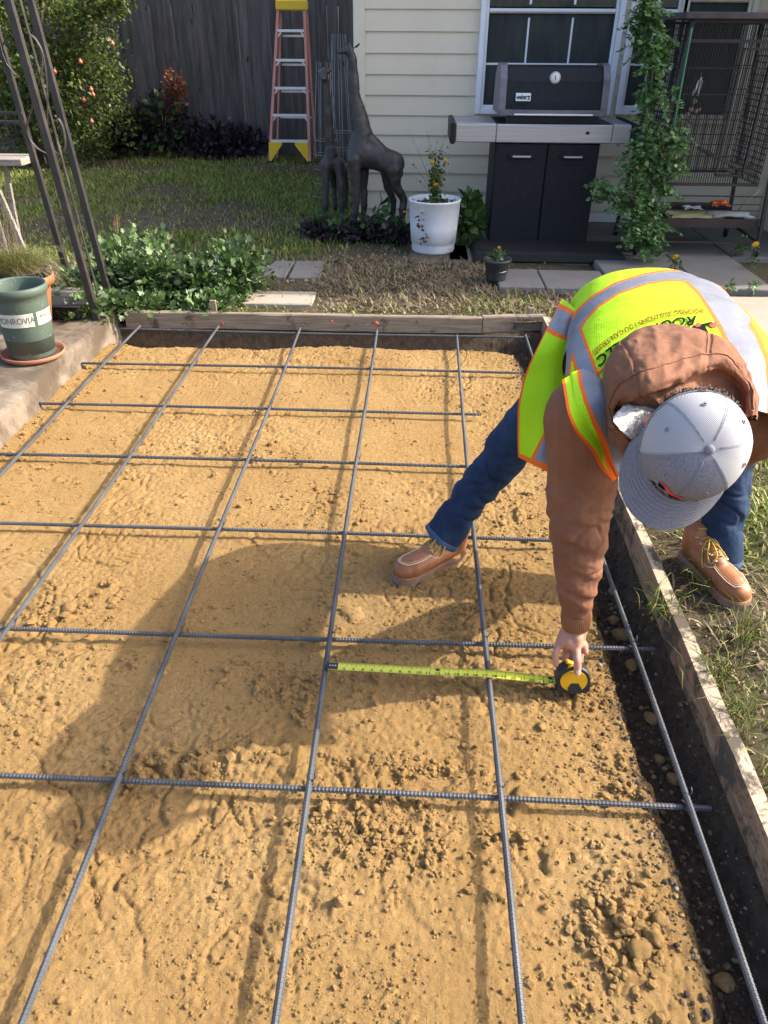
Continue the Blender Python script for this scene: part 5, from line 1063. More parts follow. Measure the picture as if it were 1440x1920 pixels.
for sx_ in (-1, 1):
    for y in (-.02, cd): mb = MB(); mb.lathe([(0, -.010), (.026, -.011), (.03, 0), (.026, .011), (0, .010)], (sx_*(hx+.10), y, .031), 16, 0, 'x'); mb.box((sx_*(hx+.1), y, .052), (.03, .02, .03)); part('caster', mb, RUB, cage)
PER = mat('bare_wood_perch', (.30, .20, .14), (.42, .31, .23), 14, .8, bump=.4, bscale=40)
def obj_tube(name, lab, cat, pts, r, m, Y):
    P = [at_y(x, y, Y_) for (x, y), Y_ in zip(pts, Y)]; mb = MB(); mb.tube(np.array(P)-P[0], r, 9); o = part(name, mb, m); o.location = P[0]; return tag(o, lab, cat)
obj_tube('perch', 'long bare branch perch slanting across the pet cage', 'perch', [(1308, 277), (1360, 303), (1410, 325), (1425, 332)], [.012, .013, .013, .014], PER, [4.95, 4.75, 4.55, 4.49])
obj_tube('perch', 'short bark covered branch above the long perch in the cage', 'perch', [(1385, 304), (1405, 308), (1425, 309)], [.013, .017, .012], PER, [4.7, 4.66, 4.6])
tb = at_y(1300, 200, 4.62); toy = thing('hanging_toy', 'hanging bird toy with a white curl and brown blocks in the cage', 'toy', tb); MW = mat('white_plastic_toy', (.75, .75, .74), rough=.5)
def tq(x, y): return at_y(x, y, 4.62)-tb
mb = MB(); mb.tube([tq(1299, 179), tq(1305, 165), tq(1311, 152), tq(1315, 146), tq(1316, 152), tq(1312, 166), tq(1309, 180)], .0075, 8); part('white_curl', mb, MW, toy)
for x, y, r in ((1303, 190, .016), (1310, 196, .014), (1296, 205, .016), (1306, 208, .017), (1290, 214, .014), (1312, 205, .012), (1297, 225, .02), (1290, 235, .012)): mb = MB(); V0, F0 = I2; mb.add(V0*r*np.array([1, .6, .9])+tq(x, y), F0, 0, True); part('wood_block', mb, PER if (x+y) % 3 else RUSTM, toy)
mb = MB(); mb.tube([tq(1316, 135), tq(1314, 146)], .002, 4); mb.tube([tq(1303, 182), tq(1300, 205), tq(1293, 235)], .002, 4); part('cord', mb, PER, toy)
def crumple(name, lab, cat, px, py, Y, sx_, sy_, h, m, rgs, z=None):
    c = at_y(px, py, Y); n = 22; u_, v_ = np.meshgrid(np.linspace(-1, 1, n), np.linspace(-1, 1, n), indexing='ij'); P = xy3(u_, v_, 2.2); zz = h*(fbm(P+rgs, 3, 7)*.5+.6).reshape(n, n)*(1-.4*(u_**2+v_**2)/2); G = np.stack([u_*sx_*(1+.1*np.sin(5*v_)), v_*sy_*(1+.1*np.sin(4*u_)), zz], -1)
    mb = MB(); mb.grid(G); mb.grid((G-np.array([0, 0, .003]))[::-1]); o = part(name, mb, m); o.location = c; return tag(o, lab, cat)
crumple('newspaper', 'yellowed newspaper sheet hanging over the cage tray edge', 'newspaper', 1300, 404, 4.56, .17, .12, .02, mat('yellow_paper', (.52, .46, .14), (.60, .56, .34), 6, .8), 1)
crumple('newspaper', 'pale grey newspaper sheet on the right part of the cage tray', 'newspaper', 1368, 404, 4.54, .13, .11, .025, mat('grey_paper', (.50, .50, .46), (.58, .58, .54), 12, .8), 2)
crumple('paper_sheet', 'small bright white paper on the left of the cage tray', 'paper', 1297, 392, 4.62, .06, .05, .03, MW, 3)
crumple('fabric_toy', 'bright red and orange crumpled toy on the cage tray', 'toy', 1348, 390, 4.56, .06, .05, .07, mat('red_orange_fabric', (.85, .04, .03), (.85, .30, .02), 25, .7), 4)
mb = MB(); a, b = at_y(1395, 350, 4.55), at_y(1385, 395, 4.55); mb.tube([(0, 0, 0), (at_y(1412, 362, 4.5)-b)*.6, at_y(1425, 355, 4.5)-b], .008, 8); o = part('stick', mb, PER); o.location = b; tag(o, 'pale stick leaning at the right end of the cage tray', 'stick')
mb = MB(); mb.box((0, 0, .035), (1.5, .012, .07)); o = part('baseboard', mb, WHITE, house); o.location = (2.1, -.05, .1)

# ================================================================== TAPE MEASURE
TY = mat('tape_lime_blade', (.50, .53, .045), (.54, .57, .06), 30, .4); TK = mat('tape_black_rubber', (.012, .012, .013), (.02, .02, .02), 40, .55); TG = mat('tape_yellow_case', (.62, .34, .008), (.60, .33, .008), 40, .35); TI = mat('tape_black_ink', (.015, .015, .015), rough=.5); TR = mat('tape_red_ink', (.6, .05, .02), rough=.5)
TC = np.array([.655, .348, .012]); tm = thing('tape_measure', 'yellow and black tape measure pulled out two feet across the rebar', 'tape measure', TC)
x0, x1, ty = .0235, .612, .343
n = 60; bx = np.linspace(x0, x1+.01, n)
bz = np.interp(bx, [x0, .1, .25, .42, .448, .5, x1+.01], [.016, .0155, .0150, .0165, .0165, .012, .004]); by = np.interp(bx, [x0, x1], [ty+.008, ty-.004])
wv = np.linspace(-1, 1, 7); G = np.array([[(bx[i], by[i]+.0135*q, bz[i]+.0018*q*q) for q in wv] for i in range(n)])-TC; mb = MB(); mb.grid(G); mb.grid((G-np.array([0, 0, .0004]))[::-1]); blade = part('blade', mb, TY, tm)
def on_blade(V): # V: x in m from hook along the blade, y across
    x = x0+V[:, 0]; q = V[:, 1]/.0135; return np.stack([x, np.interp(x, bx, by)+V[:, 1], np.interp(x, bx, bz)+.0018*q*q+.0005], 1)-TC
inch = .0242; mb = MB()
for k in range(1, 25):
    V, F = text_mesh(str(k), .0155, True); V = V*np.array([.95, .80, 1]); V[:, 0] += k*inch-.006; V[:, 1] += -.0068; mb.add(on_blade(V), F)
for k in range(1, 25*8):
    L_ = .0125 if k % 8 == 0 else (.007 if k % 4 == 0 else .0042); w_ = .0005; x = k*inch/8
    for sg in (1, -1):
        if sg < 0 and (k % 8 in (0,) or k % 8 in (5, 6, 7)): pass
        V = np.array([(x-w_, sg*.0132, 0), (x+w_, sg*.0132, 0), (x+w_, sg*(.0132-L_*(1 if sg > 0 else .35)), 0), (x-w_, sg*(.0132-L_*(1 if sg > 0 else .35)), 0)]); mb.add(on_blade(V), [(0, 1, 2, 3)] if sg < 0 else [(3, 2, 1, 0)])
for k in (12, 24):
    V = np.array([(math.cos(a)*.0055+k*inch-.006, math.sin(a)*.0042+.006, .0002) for a in np.linspace(0, 6.283, 17)[:-1]]); mb.add(on_blade(V), [tuple(range(16))])
part('numbers', mb, TI, blade)
mb = MB(); mb.box((x0-.001-TC[0], ty+.008-TC[1], .015-TC[2]+.002), (.002, .026, .014)); mb.box((x0+.012-TC[0], ty+.008-TC[1], .0185-TC[2]), (.028, .022, .0012))
for dx in (.005, .012, .019): mb.lathe([(0, .0012), (.0022, .001), (.0024, 0)], (x0+dx-TC[0], ty+.008-TC[1], .019-TC[2]), 10, 1)
part('hook', mb, [TK, STEEL], tm)
# case: rounded D outline standing on its flat base, face toward the camera
def case_outline(s=1.0):
    pts = []
    for a in np.linspace(0, math.pi, 21): pts.append((math.cos(a)*.042*s*(abs(math.cos(a))**.0), .004+math.sin(a)*.036*s))
    pts += [(-.045*s, -.012*s), (-.044*s, -.030*s), (-.036*s, -.036*s), (.036*s, -.036*s), (.043*s, -.028*s), (.044*s, -.010*s)]; return pts
tiltx = Matrix.Rotation(R(-16), 4, 'X'); RX = Matrix.Rotation(R(90), 4, 'X')
def facem(y): return np.array(tiltx @ Matrix.Translation((0, y, 0)) @ RX)
mb = MB(); ol = case_outline(); n = len(ol); rings = [(.93, -.023), (1.0, -.017), (1.0, .017), (.93, .023)]; V = []
for s_, y in rings: V += [tuple((tiltx @ Vector((x*s_, y, z*s_)))[:]) for x, z in ol]
F = [tuple(range(n)), tuple(range(4*n-1, 3*n-1, -1))]
for i in range(3):
    for j in range(n): F.append((i*n+j, (i+1)*n+j, (i+1)*n+(j+1) % n, i*n+(j+1) % n))
mb.add(V, F, 0, False); cs_ = part('case', mb, TK, tm)
disc = [(math.cos(a)*.034-.002, math.sin(a)*.029+.001) for a in np.linspace(0, 6.283, 33)[:-1]]
mb = MB(); mb.prism(disc, .0225, .0262, 0, facem(0)); part('face_disc', mb, TG, cs_)
mb = MB(); mb.prism([(-.012, -.033), (.014, -.033), (.020, -.020), (.010, -.004), (-.008, -.004), (-.016, -.018)], .0255, .0275, 0, facem(0)); part('grip_insert', mb, TK, cs_)
mb = MB(); V = []
for i, (x, z) in enumerate([(-.030, .012), (-.026, .026), (-.018, .035), (-.008, .040), (.0, .0415)]):
    V += [tuple((tiltx @ Vector((x, y, z+.0012)))[:]) for y in (-.022, -.008, .006)]
mb.grid(np.array(V).reshape(5, 3, 3)); mb.box(tuple((tiltx @ Vector((-.012, -.004, .043)))[:]), (.024, .016, .008), (R(-16), .35, 0), bev=.003); part('lock_slider', mb, TG, cs_)

# ================================================================== PERSON
def fabric(name, c1, c2, rough=.85, weave=900, bump=.25, fold=.0):
    t = NT(name); c = t.ramp(t.noise(9, 5, .6), [(.3, c1), (.7, c2)]); c = t.mix(t.ramp(t.noise(weave*.5, 2), [(.3, (.22, .22, .22)), (.7, (0, 0, 0))]), c, tuple(x*.55 for x in c1)); t.col(c).set(rough=rough, spec=.2)
    b = t.bump(t.noise(weave, 2), bump, .0008); t.bump(t.noise(26, 5, .6, t.mapv((1, 1, 1)), .5), .35, .012, b); return t.m
DUCK = fabric('brown_duck_canvas', (.185, .082, .046), (.245, .117, .070)); RIB = NT('ribbed_cuff'); RIB.col((.24, .11, .045)).set(rough=.9); RIB = RIB.m
DENIM = fabric('blue_denim', (.009, .020, .048), (.026, .052, .108), weave=1100); SHERPA = NT('sherpa_fleece'); SHERPA.col(SHERPA.ramp(SHERPA.noise(120, 4), [(.25, (.55, .50, .44)), (.6, (.88, .85, .80))])).set(rough=1.0); SHERPA.bump(SHERPA.noise(130, 4, .7), 1.0, .008); SHERPA = SHERPA.m
t = NT('skin'); c = t.ramp(t.noise(14, 4, .6), [(.3, (.40, .19, .13)), (.7, (.49, .245, .17))]); t.col(c).set(rough=.55, spec=.35); t.b.inputs['Subsurface Weight'].default_value = .08; t.b.inputs['Subsurface Radius'].default_value = (.01, .004, .002); t.bump(t.noise(160, 4, .6), .15, .001); SKIN = t.m
t = NT('hair_black'); t.col(t.ramp(t.noise(60, 3, .6, t.mapv((8, 8, 1))), [(.3, (.008, .007, .007)), (.7, (.03, .027, .026))])).set(rough=.4); HAIR = t.m
LEATH = mat('tan_boot_leather', (.24, .085, .03), (.33, .135, .055), 9, .5, bump=.15, bscale=220, bdist=.0008, dirt=(.20, .085, .04), dscale=7, dlo=.55, dhi=.75)
SOLE = mat('brown_rubber_sole', (.16, .10, .075), (.24, .17, .13), 20, .7); LACE = mat('yellow_lace', (.55, .40, .06), (.35, .24, .05), 80, .7); EYE = mat('pale_metal_eyelet', (.60, .50, .38), rough=.35, metal=.6)
# vest fabric: lime mesh, silver tape, orange binding, decided by two values stored on the surface
t = NT('hi_vis_vest'); ab = t.n('ShaderNodeAttribute', attribute_name='band'); ae = t.n('ShaderNodeAttribute', attribute_name='edge')
uvn = t.n('ShaderNodeAttribute', attribute_name='cloth'); vor = t.n('ShaderNodeTexVoronoi', feature='F1'); vor.inputs['Scale'].default_value = 190; vor.inputs['Randomness'].default_value = .15; t.l(uvn.outputs['Vector'], vor.inputs['Vector'])
hole = t.ramp(vor.outputs['Distance'], [(.16, (1, 1, 1)), (.26, (0, 0, 0))])
lime = t.mix(t.math('MULTIPLY', hole, .75), t.ramp(t.noise(6, 3), [(.3, (.36, .66, .004)), (.7, (.42, .72, .006))]), (.12, .26, .004))
tape = t.ramp(t.noise(12, 4), [(.3, (.155, .168, .205)), (.7, (.22, .235, .28))]); org = (.80, .14, .010)
isor = t.math('MAXIMUM', t.math('LESS_THAN', ab.outputs['Fac'], 1.42), ae.outputs['Fac'], clamp=True); iso = t.math('GREATER_THAN', isor, .5); iss = t.math('MULTIPLY', t.math('LESS_THAN', ab.outputs['Fac'], 1.0), t.math('LESS_THAN', ae.outputs['Fac'], .5))
c = t.mix(iso, lime, org); c = t.mix(iss, c, tape); t.col(c); t.set(rough=t.math('SUBTRACT', .8, t.math('MULTIPLY', iss, .42)), spec=.3)
b = t.bump(t.math('MULTIPLY', hole, t.math('SUBTRACT', 1.0, iso)), .3, .0008); t.bump(t.noise(22, 5, .6), .3, .010, b); VEST = t.m

PO = np.array([.76, .80, -.05]); per = thing('person', 'worker in lime safety vest and grey cap bending down to hold a tape measure', 'person', PO)
def pp(L): return [tuple([np.array(c[0], float)-PO, c[1], np.array(c[2], float)-PO, c[3]]+list(c[4:])) for c in L]
hc = CAM+1.30*(_f+(1303-720)/FPX*_r+(960-836)/FPX*_u)
toC = (CAM-hc)/np.linalg.norm(CAM-hc); HU = .965*toC+.23*_r-.06*_u; HU /= np.linalg.norm(HU)
HF = -_r*.43-_u*.90; HF = HF-HU*(HF@HU); HF /= np.linalg.norm(HF); HS = np.cross(HF, HU)      # up, forward, side of the head
def H(s_, f_, u_): return hc+HS*s_+HF*f_+HU*u_
shL = np.array([.600, .44, .700]); elL = at_y(1086, 985, .415); wrL = at_y(1080, 1172, .400)
shR = np.array([1.00, .50, .690]); elR = at_z(1352, 852, .46); wrR = at_z(1326, 885, .39)
palm = at_y(1073, 1196, .392)
# --- body: head, neck, trunk, arms and both hands as one skin
tA, tB, tC_ = at_y(1081, 1216, .366), at_y(1083, 1238, .336), at_y(1083, 1261, .3215)
iA, iB, iC = at_y(1051, 1203, .386), at_y(1042, 1222, .368), at_y(1042, 1246, .352)
caps = [(H(0, -.004, -.004), .074, H(0, -.005, -.035), .078, (.92, 1.08, HF)), (H(0, .02, -.06), .060, H(0, .045, -.105), .042), (H(0, .10, -.055), .012, H(0, .088, -.028), .008),
        (H(.078, .0, -.055), .012, H(.083, -.012, -.030), .012), (H(-.078, .0, -.055), .012, H(-.083, -.012, -.030), .012), (H(0, -.03, -.06), .055, (.775, .36, .745), .062),
        ((.775, .36, .745), .065, (.80, .60, .76), .10), ((.80, .60, .76), .10, (.83, 1.0, .76), .10), ((.775, .42, .74), .06, shL, .048), ((.775, .42, .74), .06, shR, .048),
        (shL, .050, elL, .040), (elL, .040, wrL, .025), (shR, .050, elR, .040), (elR, .040, wrR, .026),
        (wrL, .0245, palm, .025, (1.35, .75, (0, 1, 0))), (palm, .024, palm*.4+iA*.6+(.012, .0, -.004), .016), (at_y(1062, 1186, .396), .018, iA, .0125), (palm+(.006, 0, 0), .020, at_y(1088, 1206, .385), .0135),
        (at_y(1082, 1196, .38), .016, tA, .0118), (at_y(1066, 1203, .376), .0135, tA, .0112), (at_y(1058, 1204, .378), .012, at_y(1074, 1208, .372), .012), (tA, .0112, tB, .0102), (tB, .0106, tC_, .0088),
        (iA, .0112, iB, .0095), (iB, .0095, iC, .0078)]
for k, (x, L_) in enumerate(((.640, .012), (.660, .008), (.680, .016))): # middle, ring and little finger folded behind the case
    a = np.array([x, .392, .083-.004*k]); b_ = np.array([x+.001, .402, .052]); c_ = np.array([x, .388, .020+L_*.3]); caps += [(palm+(x-.66)*.5, .017, a, .0105), (a, .0102, b_, .0092), (b_, .0090, c_, .0078)]
a = at_y(1094, 1209, .385); caps += [(a, .011, at_y(1098, 1222, .374), .0085)]
d_ = wrR-elR; d_ /= np.linalg.norm(d_); kn = wrR+d_*.085
caps += [(wrR, .025, kn, .026, (1.3, .7, (0, 1, 0)))]
for k in range(4): a = kn+HS*0+np.array([(k-1.5)*.019, .004, 0]); m_ = a+d_*.035+(0, .006, -.012); e_ = m_+(0, .014, -.030+.004*abs(k-1.3)); caps += [(wrR+d_*.03, .014, a, .0105), (a, .010, m_, .009), (m_, .009, e_, .0075)]
a = wrR+d_*.03+np.array([-.035, 0, 0]); caps += [(wrR, .016, a, .013), (a, .012, a+d_*.035+(-.006, 0, -.004), .0095)]
body = part('body', blob('body', pp(caps), .0032, 4, lambda co, no: co+no*(.0009*fbm(co*70, 2, 5))[:, None]), SKIN, per)
NAIL = NT('fingernail'); NAIL.col((.62, .36, .29)).set(rough=.3); NAIL = NAIL.m
def nail(p, d, n_, w_, l_):
    d = d/np.linalg.norm(d); n_ = n_-d*(n_@d); n_ /= np.linalg.norm(n_); s_ = np.cross(d, n_); V = []
    for i, u_ in enumerate(np.linspace(-.5, .5, 6)):
        for v_ in np.linspace(-.5, .5, 6): k = math.sqrt(max(0, 1-(abs(u_)*1.7)**4)); V.append(p+d*u_*l_+s_*v_*w_*k+n_*(-(v_*2)**2*w_*.16+.0006))
    mb = MB(); mb.grid((np.array(V)-PO).reshape(6, 6, 3)); part('fingernail', mb, NAIL, body)
nv = np.array([0, -.75, .55]); nail(tC_+(0, -.0072, .0062), tC_-tB, nv, .0125, .013)
# face details hidden beneath the brim, still there
mb = MB(); V0, F0 = I2
for sg in (-1, 1): mb.add((V0*np.array([.011, .011, .011])+H(sg*.031, .074, -.028)-PO), F0, 0, True)
part('eyes', mb, mat('eye_dark', (.05, .03, .02), rough=.15), body) if False else None
for sg in (-1, 1): mb = MB(); mb.add((V0*.0105+H(sg*.030, .078, -.030)-PO), F0, 0, True); part('eye', mb, bpy.data.materials['dial_white'], body)
mb = MB(); mb.tube([H(-.022, .083, -.088)-PO, H(0, .090, -.088)-PO, H(.022, .083, -.088)-PO], [.003, .005, .003], 8); part('mouth', mb, mat('lip', (.45, .16, .13), rough=.5), body)
# --- hair at the back of the head
def headpt(az, el, r=1.0): # az from the back, el up
    return H(.078*r*math.sin(az)*math.cos(el), -.020-.079*r*math.cos(az)*math.cos(el), -.030+.075*r*math.sin(el))
hb = blob('hair', pp([(H(0, -.022, -.020), .080, H(0, -.020, -.055), .074, (.95, 1.0, HF))]), .004, 4, lambda co, no: co+no*(.003*fbm(co*np.array([60, 60, 60]), 3, 8))[:, None])
hair = part('hair', hb, HAIR, per); mb = MB(); rgh = np.random.default_rng(3)
for k in range(600):
    az = rgh.uniform(-1.9, 1.9); el = rgh.uniform(-.75, .15); p = headpt(az, el, 1.0); dn = -HU*.6+HF*-.5+np.array(p-H(0, -.0, -.03))*1.5+rgh.normal(size=3)*.3; dn /= np.linalg.norm(dn); L_ = rgh.uniform(.008, .018)
    mb.tube([p-PO, p+dn*L_*.5+(p-hc)*.03-PO, p+dn*L_-PO], [.0011, .0009, .0003], 3)
part('strands', mb, HAIR, hair)
# --- jeans
hipL, hipR = np.array([.765, .99, .700]), np.array([.93, .99, .700])
l1, l2, l3 = at_y(958, 838, .985), at_y(900, 908, .955), at_y(841, 990, .925)
r1, r2, r3 = at_y(1372, 812, .90), at_y(1363, 930, .84), at_y(1350, 1030, .785)
def jfn(co, no):
    w = co+PO; z = w[:, 2]; up = np.clip((z-.08)/.5, 0, 1)
    q = np.stack([w[:, 0]*7, w[:, 1]*7, w[:, 2]*17+w[:, 0]*6], 1); f = fbm(q, 3, 33); f2 = 1-np.abs(fbm(q*1.0+5, 2, 35)); a = .012*f+.012*(f2-.8)-.010*np.clip((1-np.abs(fbm(q*.8+9, 2, 37))-.87)/.13, 0, 1)
    lowf = np.exp(-((z-.14)/.09)**2); a = .75*a+lowf*.004*np.sin(z*95+w[:, 0]*18+2*f); dd = np.minimum(np.linalg.norm(w-l3, axis=1), np.linalg.norm(w-r3, axis=1)); a = a*np.clip(dd/.13, .1, 1); return co+no*a[:, None]
jeans = part('jeans', blob('jeans', pp([(hipL, .110, hipR, .110, (1, .9)), (hipL, .100, l1, .072), (l1, .072, l2, .060), (l2, .060, l3, .052), (hipR, .105, r1, .080), (r1, .078, r2, .063), (r2, .063, r3, .056)]), .0045, 3, jfn), DENIM, per)
def cuffring(c, ax, r, m, parent, h=.022, nm='hem'):
    ax = np.array(ax)/np.linalg.norm(ax); A = np.cross(ax, (0, 1, 0.3)); A /= np.linalg.norm(A); B = np.cross(ax, A); G = []
    for (rr, zz) in ((r*.70, .03), (r*.90, -.018), (r*.98, -h), (r*1.04, -h), (r*1.07, -h*.8), (r*1.065, -.004), (r*1.045, -.002), (r*1.03, .02), (r*1.0, .05), (r*.93, .085), (r*.80, .10)):
        w_ = .035+.05*max(0, min(1, (zz+.02)*8)); G.append([c+ax*(zz+.004*math.sin(2*a+1))+(A*math.cos(a)+B*math.sin(a))*rr*(1+w_*math.sin(3*a+zz*30)+.02*math.sin(7*a+zz*60)) for a in np.linspace(0, 2*math.pi, 61)])
    mb = MB(); G = np.array(G)-PO; mb.grid(G[:7], 0); mb.grid(G[6:], 1); return part(nm, mb, [m, DENIM], parent)
DEN2 = fabric('worn_denim_hem', (.035, .07, .14), (.08, .13, .21), weave=600)
for a, b in ((l2, l3), (r2, r3)):
    ax = (a-b)/np.linalg.norm(a-b); cuffring(b-ax*.022, ax, .060, DEN2, jeans)
def cr(P, n):
    """Catmull-Rom along axis 0 of P (m,...) to n samples"""
    P = np.asarray(P, float); m = len(P); t_ = np.linspace(0, m-1-1e-9, n); i = t_.astype(int); f = t_-i; g = lambda k: P[np.clip(i+k, 0, m-1)]; f = f.reshape((-1,)+(1,)*(P.ndim-1))
    a0, a1, a2, a3 = g(-1), g(0), g(1), g(2); return .5*(2*a1+(a2-a0)*f+(2*a0-5*a1+4*a2-a3)*f**2+(3*a1-a0-3*a2+a3)*f**3)
# --- boots
def boot(nm, toe, heel_dir, z0, pitch, lab):
    fw = np.array([heel_dir[0], heel_dir[1], 0]); fw /= np.linalg.norm(fw); ang = math.atan2(fw[1], fw[0]); M = Matrix.Translation(Vector(tuple(np.array(toe)-PO))) @ Matrix.Rotation(ang, 4, 'Z') @ Matrix.Rotation(pitch, 4, 'Y') @ Matrix.Scale(.93, 4) @ Matrix.Translation((-.300, 0, 0)); Mn = np.array(M)
    T = lambda V: np.asarray(V, float)@Mn[:3, :3].T+Mn[:3, 3]
    cl_ = [((.035, 0, .062), .036, (.10, .0, .062), .040), ((.10, 0, .060), .042, (.235, .004, .046), .046, (1.02, .80, (0, 0, 1))), ((.235, .004, .046), .046, (.256, .003, .044), .042, (1.0, .82, (0, 0, 1))), ((.045, 0, .075), .042, (.042, 0, .112), .042), ((.06, 0, .10), .034, (.16, 0, .072), .030)]
    me = blob('boot', [(T([c[0]])[0], c[1]*.93, T([c[2]])[0], c[3]*.93) + ((tuple(c[4][:2])+(tuple(Mn[:3, :3]@np.array(c[4][2])/.93),),) if len(c) > 4 else ()) for c in cl_], .0036, 4, lambda co, no: co+no*(.0012*fbm(co*50, 3, 6))[:, None])
    bo = part(nm, me, LEATH, per, lab)
    ol = []
    for a in np.linspace(-math.pi/2, math.pi/2, 15): ol.append((.250+.052*math.cos(a), .003+.049*math.sin(a)))
    ol += [(.17, .043), (.11, .036), (.05, .036)]+[(.030-.030*math.sin(a), .034*math.cos(a)) for a in np.linspace(0, math.pi, 9)]+[(.05, -.036), (.11, -.036), (.17, -.040)]
    mb = MB(); mb.prism(ol, .002, .024, 0, Mn); mb.prism([(x*.985+.002, y*1.04) for x, y in ol], .0245, .029, 1, Mn); hl = [(min(x, .085), y) for x, y in ol if x < .12]; mb.prism(hl, -.012, .0018, 0, Mn); part('sole', mb, [SOLE, mat('welt_leather', (.30, .16, .08), rough=.6)], bo)
    WST = bpy.data.materials.get('pale_stitching') or mat('pale_stitching', (.70, .55, .38), rough=.7)
    from mathutils.bvhtree import BVHTree
    bv = BVHTree.FromPolygons([v.co[:] for v in me.vertices], [tuple(p.vertices) for p in me.polygons]); dn = Vector(tuple(-Mn[:3, 2]))
    def drop(x, y, off=.0012):
        o = Vector(tuple(T([(x, y, .30)])[0])); h = bv.ray_cast(o, dn); return np.array(h[0][:])-np.array(dn)*off if h[0] is not None else T([(x, y, .06)])[0]
    st = [(.170, .030), (.20, .034), (.235, .034), (.262, .026), (.275, .010), (.277, -.006), (.268, -.022), (.24, -.030), (.205, -.031), (.172, -.028)]
    tt = np.linspace(0, 1, 40); sx_ = np.interp(tt, np.linspace(0, 1, len(st)), [p[0] for p in st]); sy_ = np.interp(tt, np.linspace(0, 1, len(st)), [p[1] for p in st])
    mb = MB(); mb.tube([drop(x, y) for x, y in zip(sx_, sy_)], .0016, 5); part('toe_seam', mb, WST, bo)
    mb = MB(); mb.tube([drop(x, y) for x, y in zip(sx_*.965+.004, sy_*.84)], .0008, 4); part('toe_stitching', mb, WST, bo)
    k_ = 0
    for sg in (-1, 1):
        for i in range(5):
            x = .165-.023*i; y = sg*(.020+.0015*i); p = drop(x, y, .0014); q = drop(x, y*1.08, .0014); mb = MB(); nn = np.array([0, 0, 1.0]); ring = [p+np.array([math.cos(a)*.0042, math.sin(a)*.0042, 0.0]) for a in np.linspace(0, 6.283, 11)]; ring = [np.array([r_[0], r_[1], p[2]+(r_[1]-p[1])*0]) for r_ in ring]; mb.tube(ring, .0016, 5); part('eyelet', mb, EYE, bo)
    for i in range(5): x = .165-.023*i; mb = MB(); mb.tube([drop(x, .021, .002), drop(x-.004, 0, .005), drop(x-.012, -.021, .002)], .0022, 6); part('lace', mb, LACE, bo)
    for sg in (-1, 1):
        for pl_ in (((.10, .002, .006), (.115, .014, .012), (.140, .030, .010), (.163, .030, .005), (.160, .014, .008), (.135, .008, .011), (.105, .002, .008)), ((.10, .002, .008), (.11, .028, .008), (.135, .040, .004), (.15, .043, .003))):
            mb = MB(); C = cr(np.array([drop(x_, sg*y_, o2) for x_, y_, o2 in pl_]), 22); mb.tube(C, .0021, 6); part('lace', mb, LACE, bo)
    # tongue collar seam along the quarter
    mb = MB(); mb.tube([drop(x, y) for x, y in ((.175, .030), (.16, .040), (.145, .0405))], .0013, 4); mb.tube([drop(x, y) for x, y in ((.175, -.030), (.16, -.038), (.145, -.0385))], .0013, 4); part('quarter_stitching', mb, WST, bo); return bo
tL = at_z(738, 1092, -.040); hL = at_z(846, 1047, -.040); boot('boot', (tL[0], tL[1], -.040), (tL-hL)[:2], 0, R(-1.5), 'boot standing on the sand')
tR = at_z(1392, 1142, .058); boot('boot', (tR[0], tR[1], .052), (.08, -.24), 0, R(0), 'boot standing in the grass')
# --- jacket
def sfn(co, no):
    w = co+PO; z = w[:, 2]; arm = np.clip((.62-z)/.1, 0, 1)*((w[:, 1] < .62)); f = fbm(np.stack([w[:, 0]*9, w[:, 1]*9, z*24+w[:, 0]*12], 1), 3, 61)
    rd = 1-np.abs(fbm(np.stack([w[:, 0]*8+z*5, w[:, 1]*8, z*15-w[:, 0]*7], 1), 2, 64)); a = .006*f*arm+.003*fbm(w*14, 3, 62)-.006*arm*np.clip((rd-.86)/.14, 0, 1); el = np.exp(-((z-.43)/.08)**2)+.8*np.exp(-((z-.60)/.06)**2)+.8*np.exp(-((z-.28)/.05)**2); a = a+arm*el*.0035*np.sin(z*85+w[:, 0]*45+5*f); return co+no*a[:, None]
jk = [((.84, 1.0, .735), .150, (.82, .75, .765), .168, (1.12, .70, (0, 0, 1))), ((.82, .75, .765), .165, (.79, .50, .735), .175, (1.15, .62, (0, 0, 1))), ((.79, .50, .735), .10, shL, .088), ((.79, .50, .735), .10, shR, .088),
      (shL, .090, shL*.5+elL*.5, .079), (shL*.5+elL*.5, .079, elL, .073), (elL, .073, elL*.35+wrL*.65, .047), (elL*.35+wrL*.65, .047, wrL+(elL-wrL)*.20, .039), (shR, .090, elR, .068), (elR, .066, wrR, .046)]
jacket = part('jacket', blob('jacket', pp(jk), .004, 3, sfn), DUCK, per)
ax = (elL-wrL)/np.linalg.norm(elL-wrL); A = np.cross(ax, (0, 1, .2)); A /= np.linalg.norm(A); B = np.cross(ax, A); G = []
for (r_, z_) in ((.026, -.004), (.030, -.010), (.034, -.006), (.0365, .012), (.038, .030), (.036, .048), (.034, .056)):
    G.append([wrL+ax*z_+(A*math.cos(a)+B*math.sin(a)*.85)*r_*(1+.03*math.cos(44*a)) for a in np.linspace(0, 2*math.pi, 353)])
mb = MB(); mb.grid(np.array(G)-PO); part('cuff', mb, RIB, jacket)
mb = MB(); 
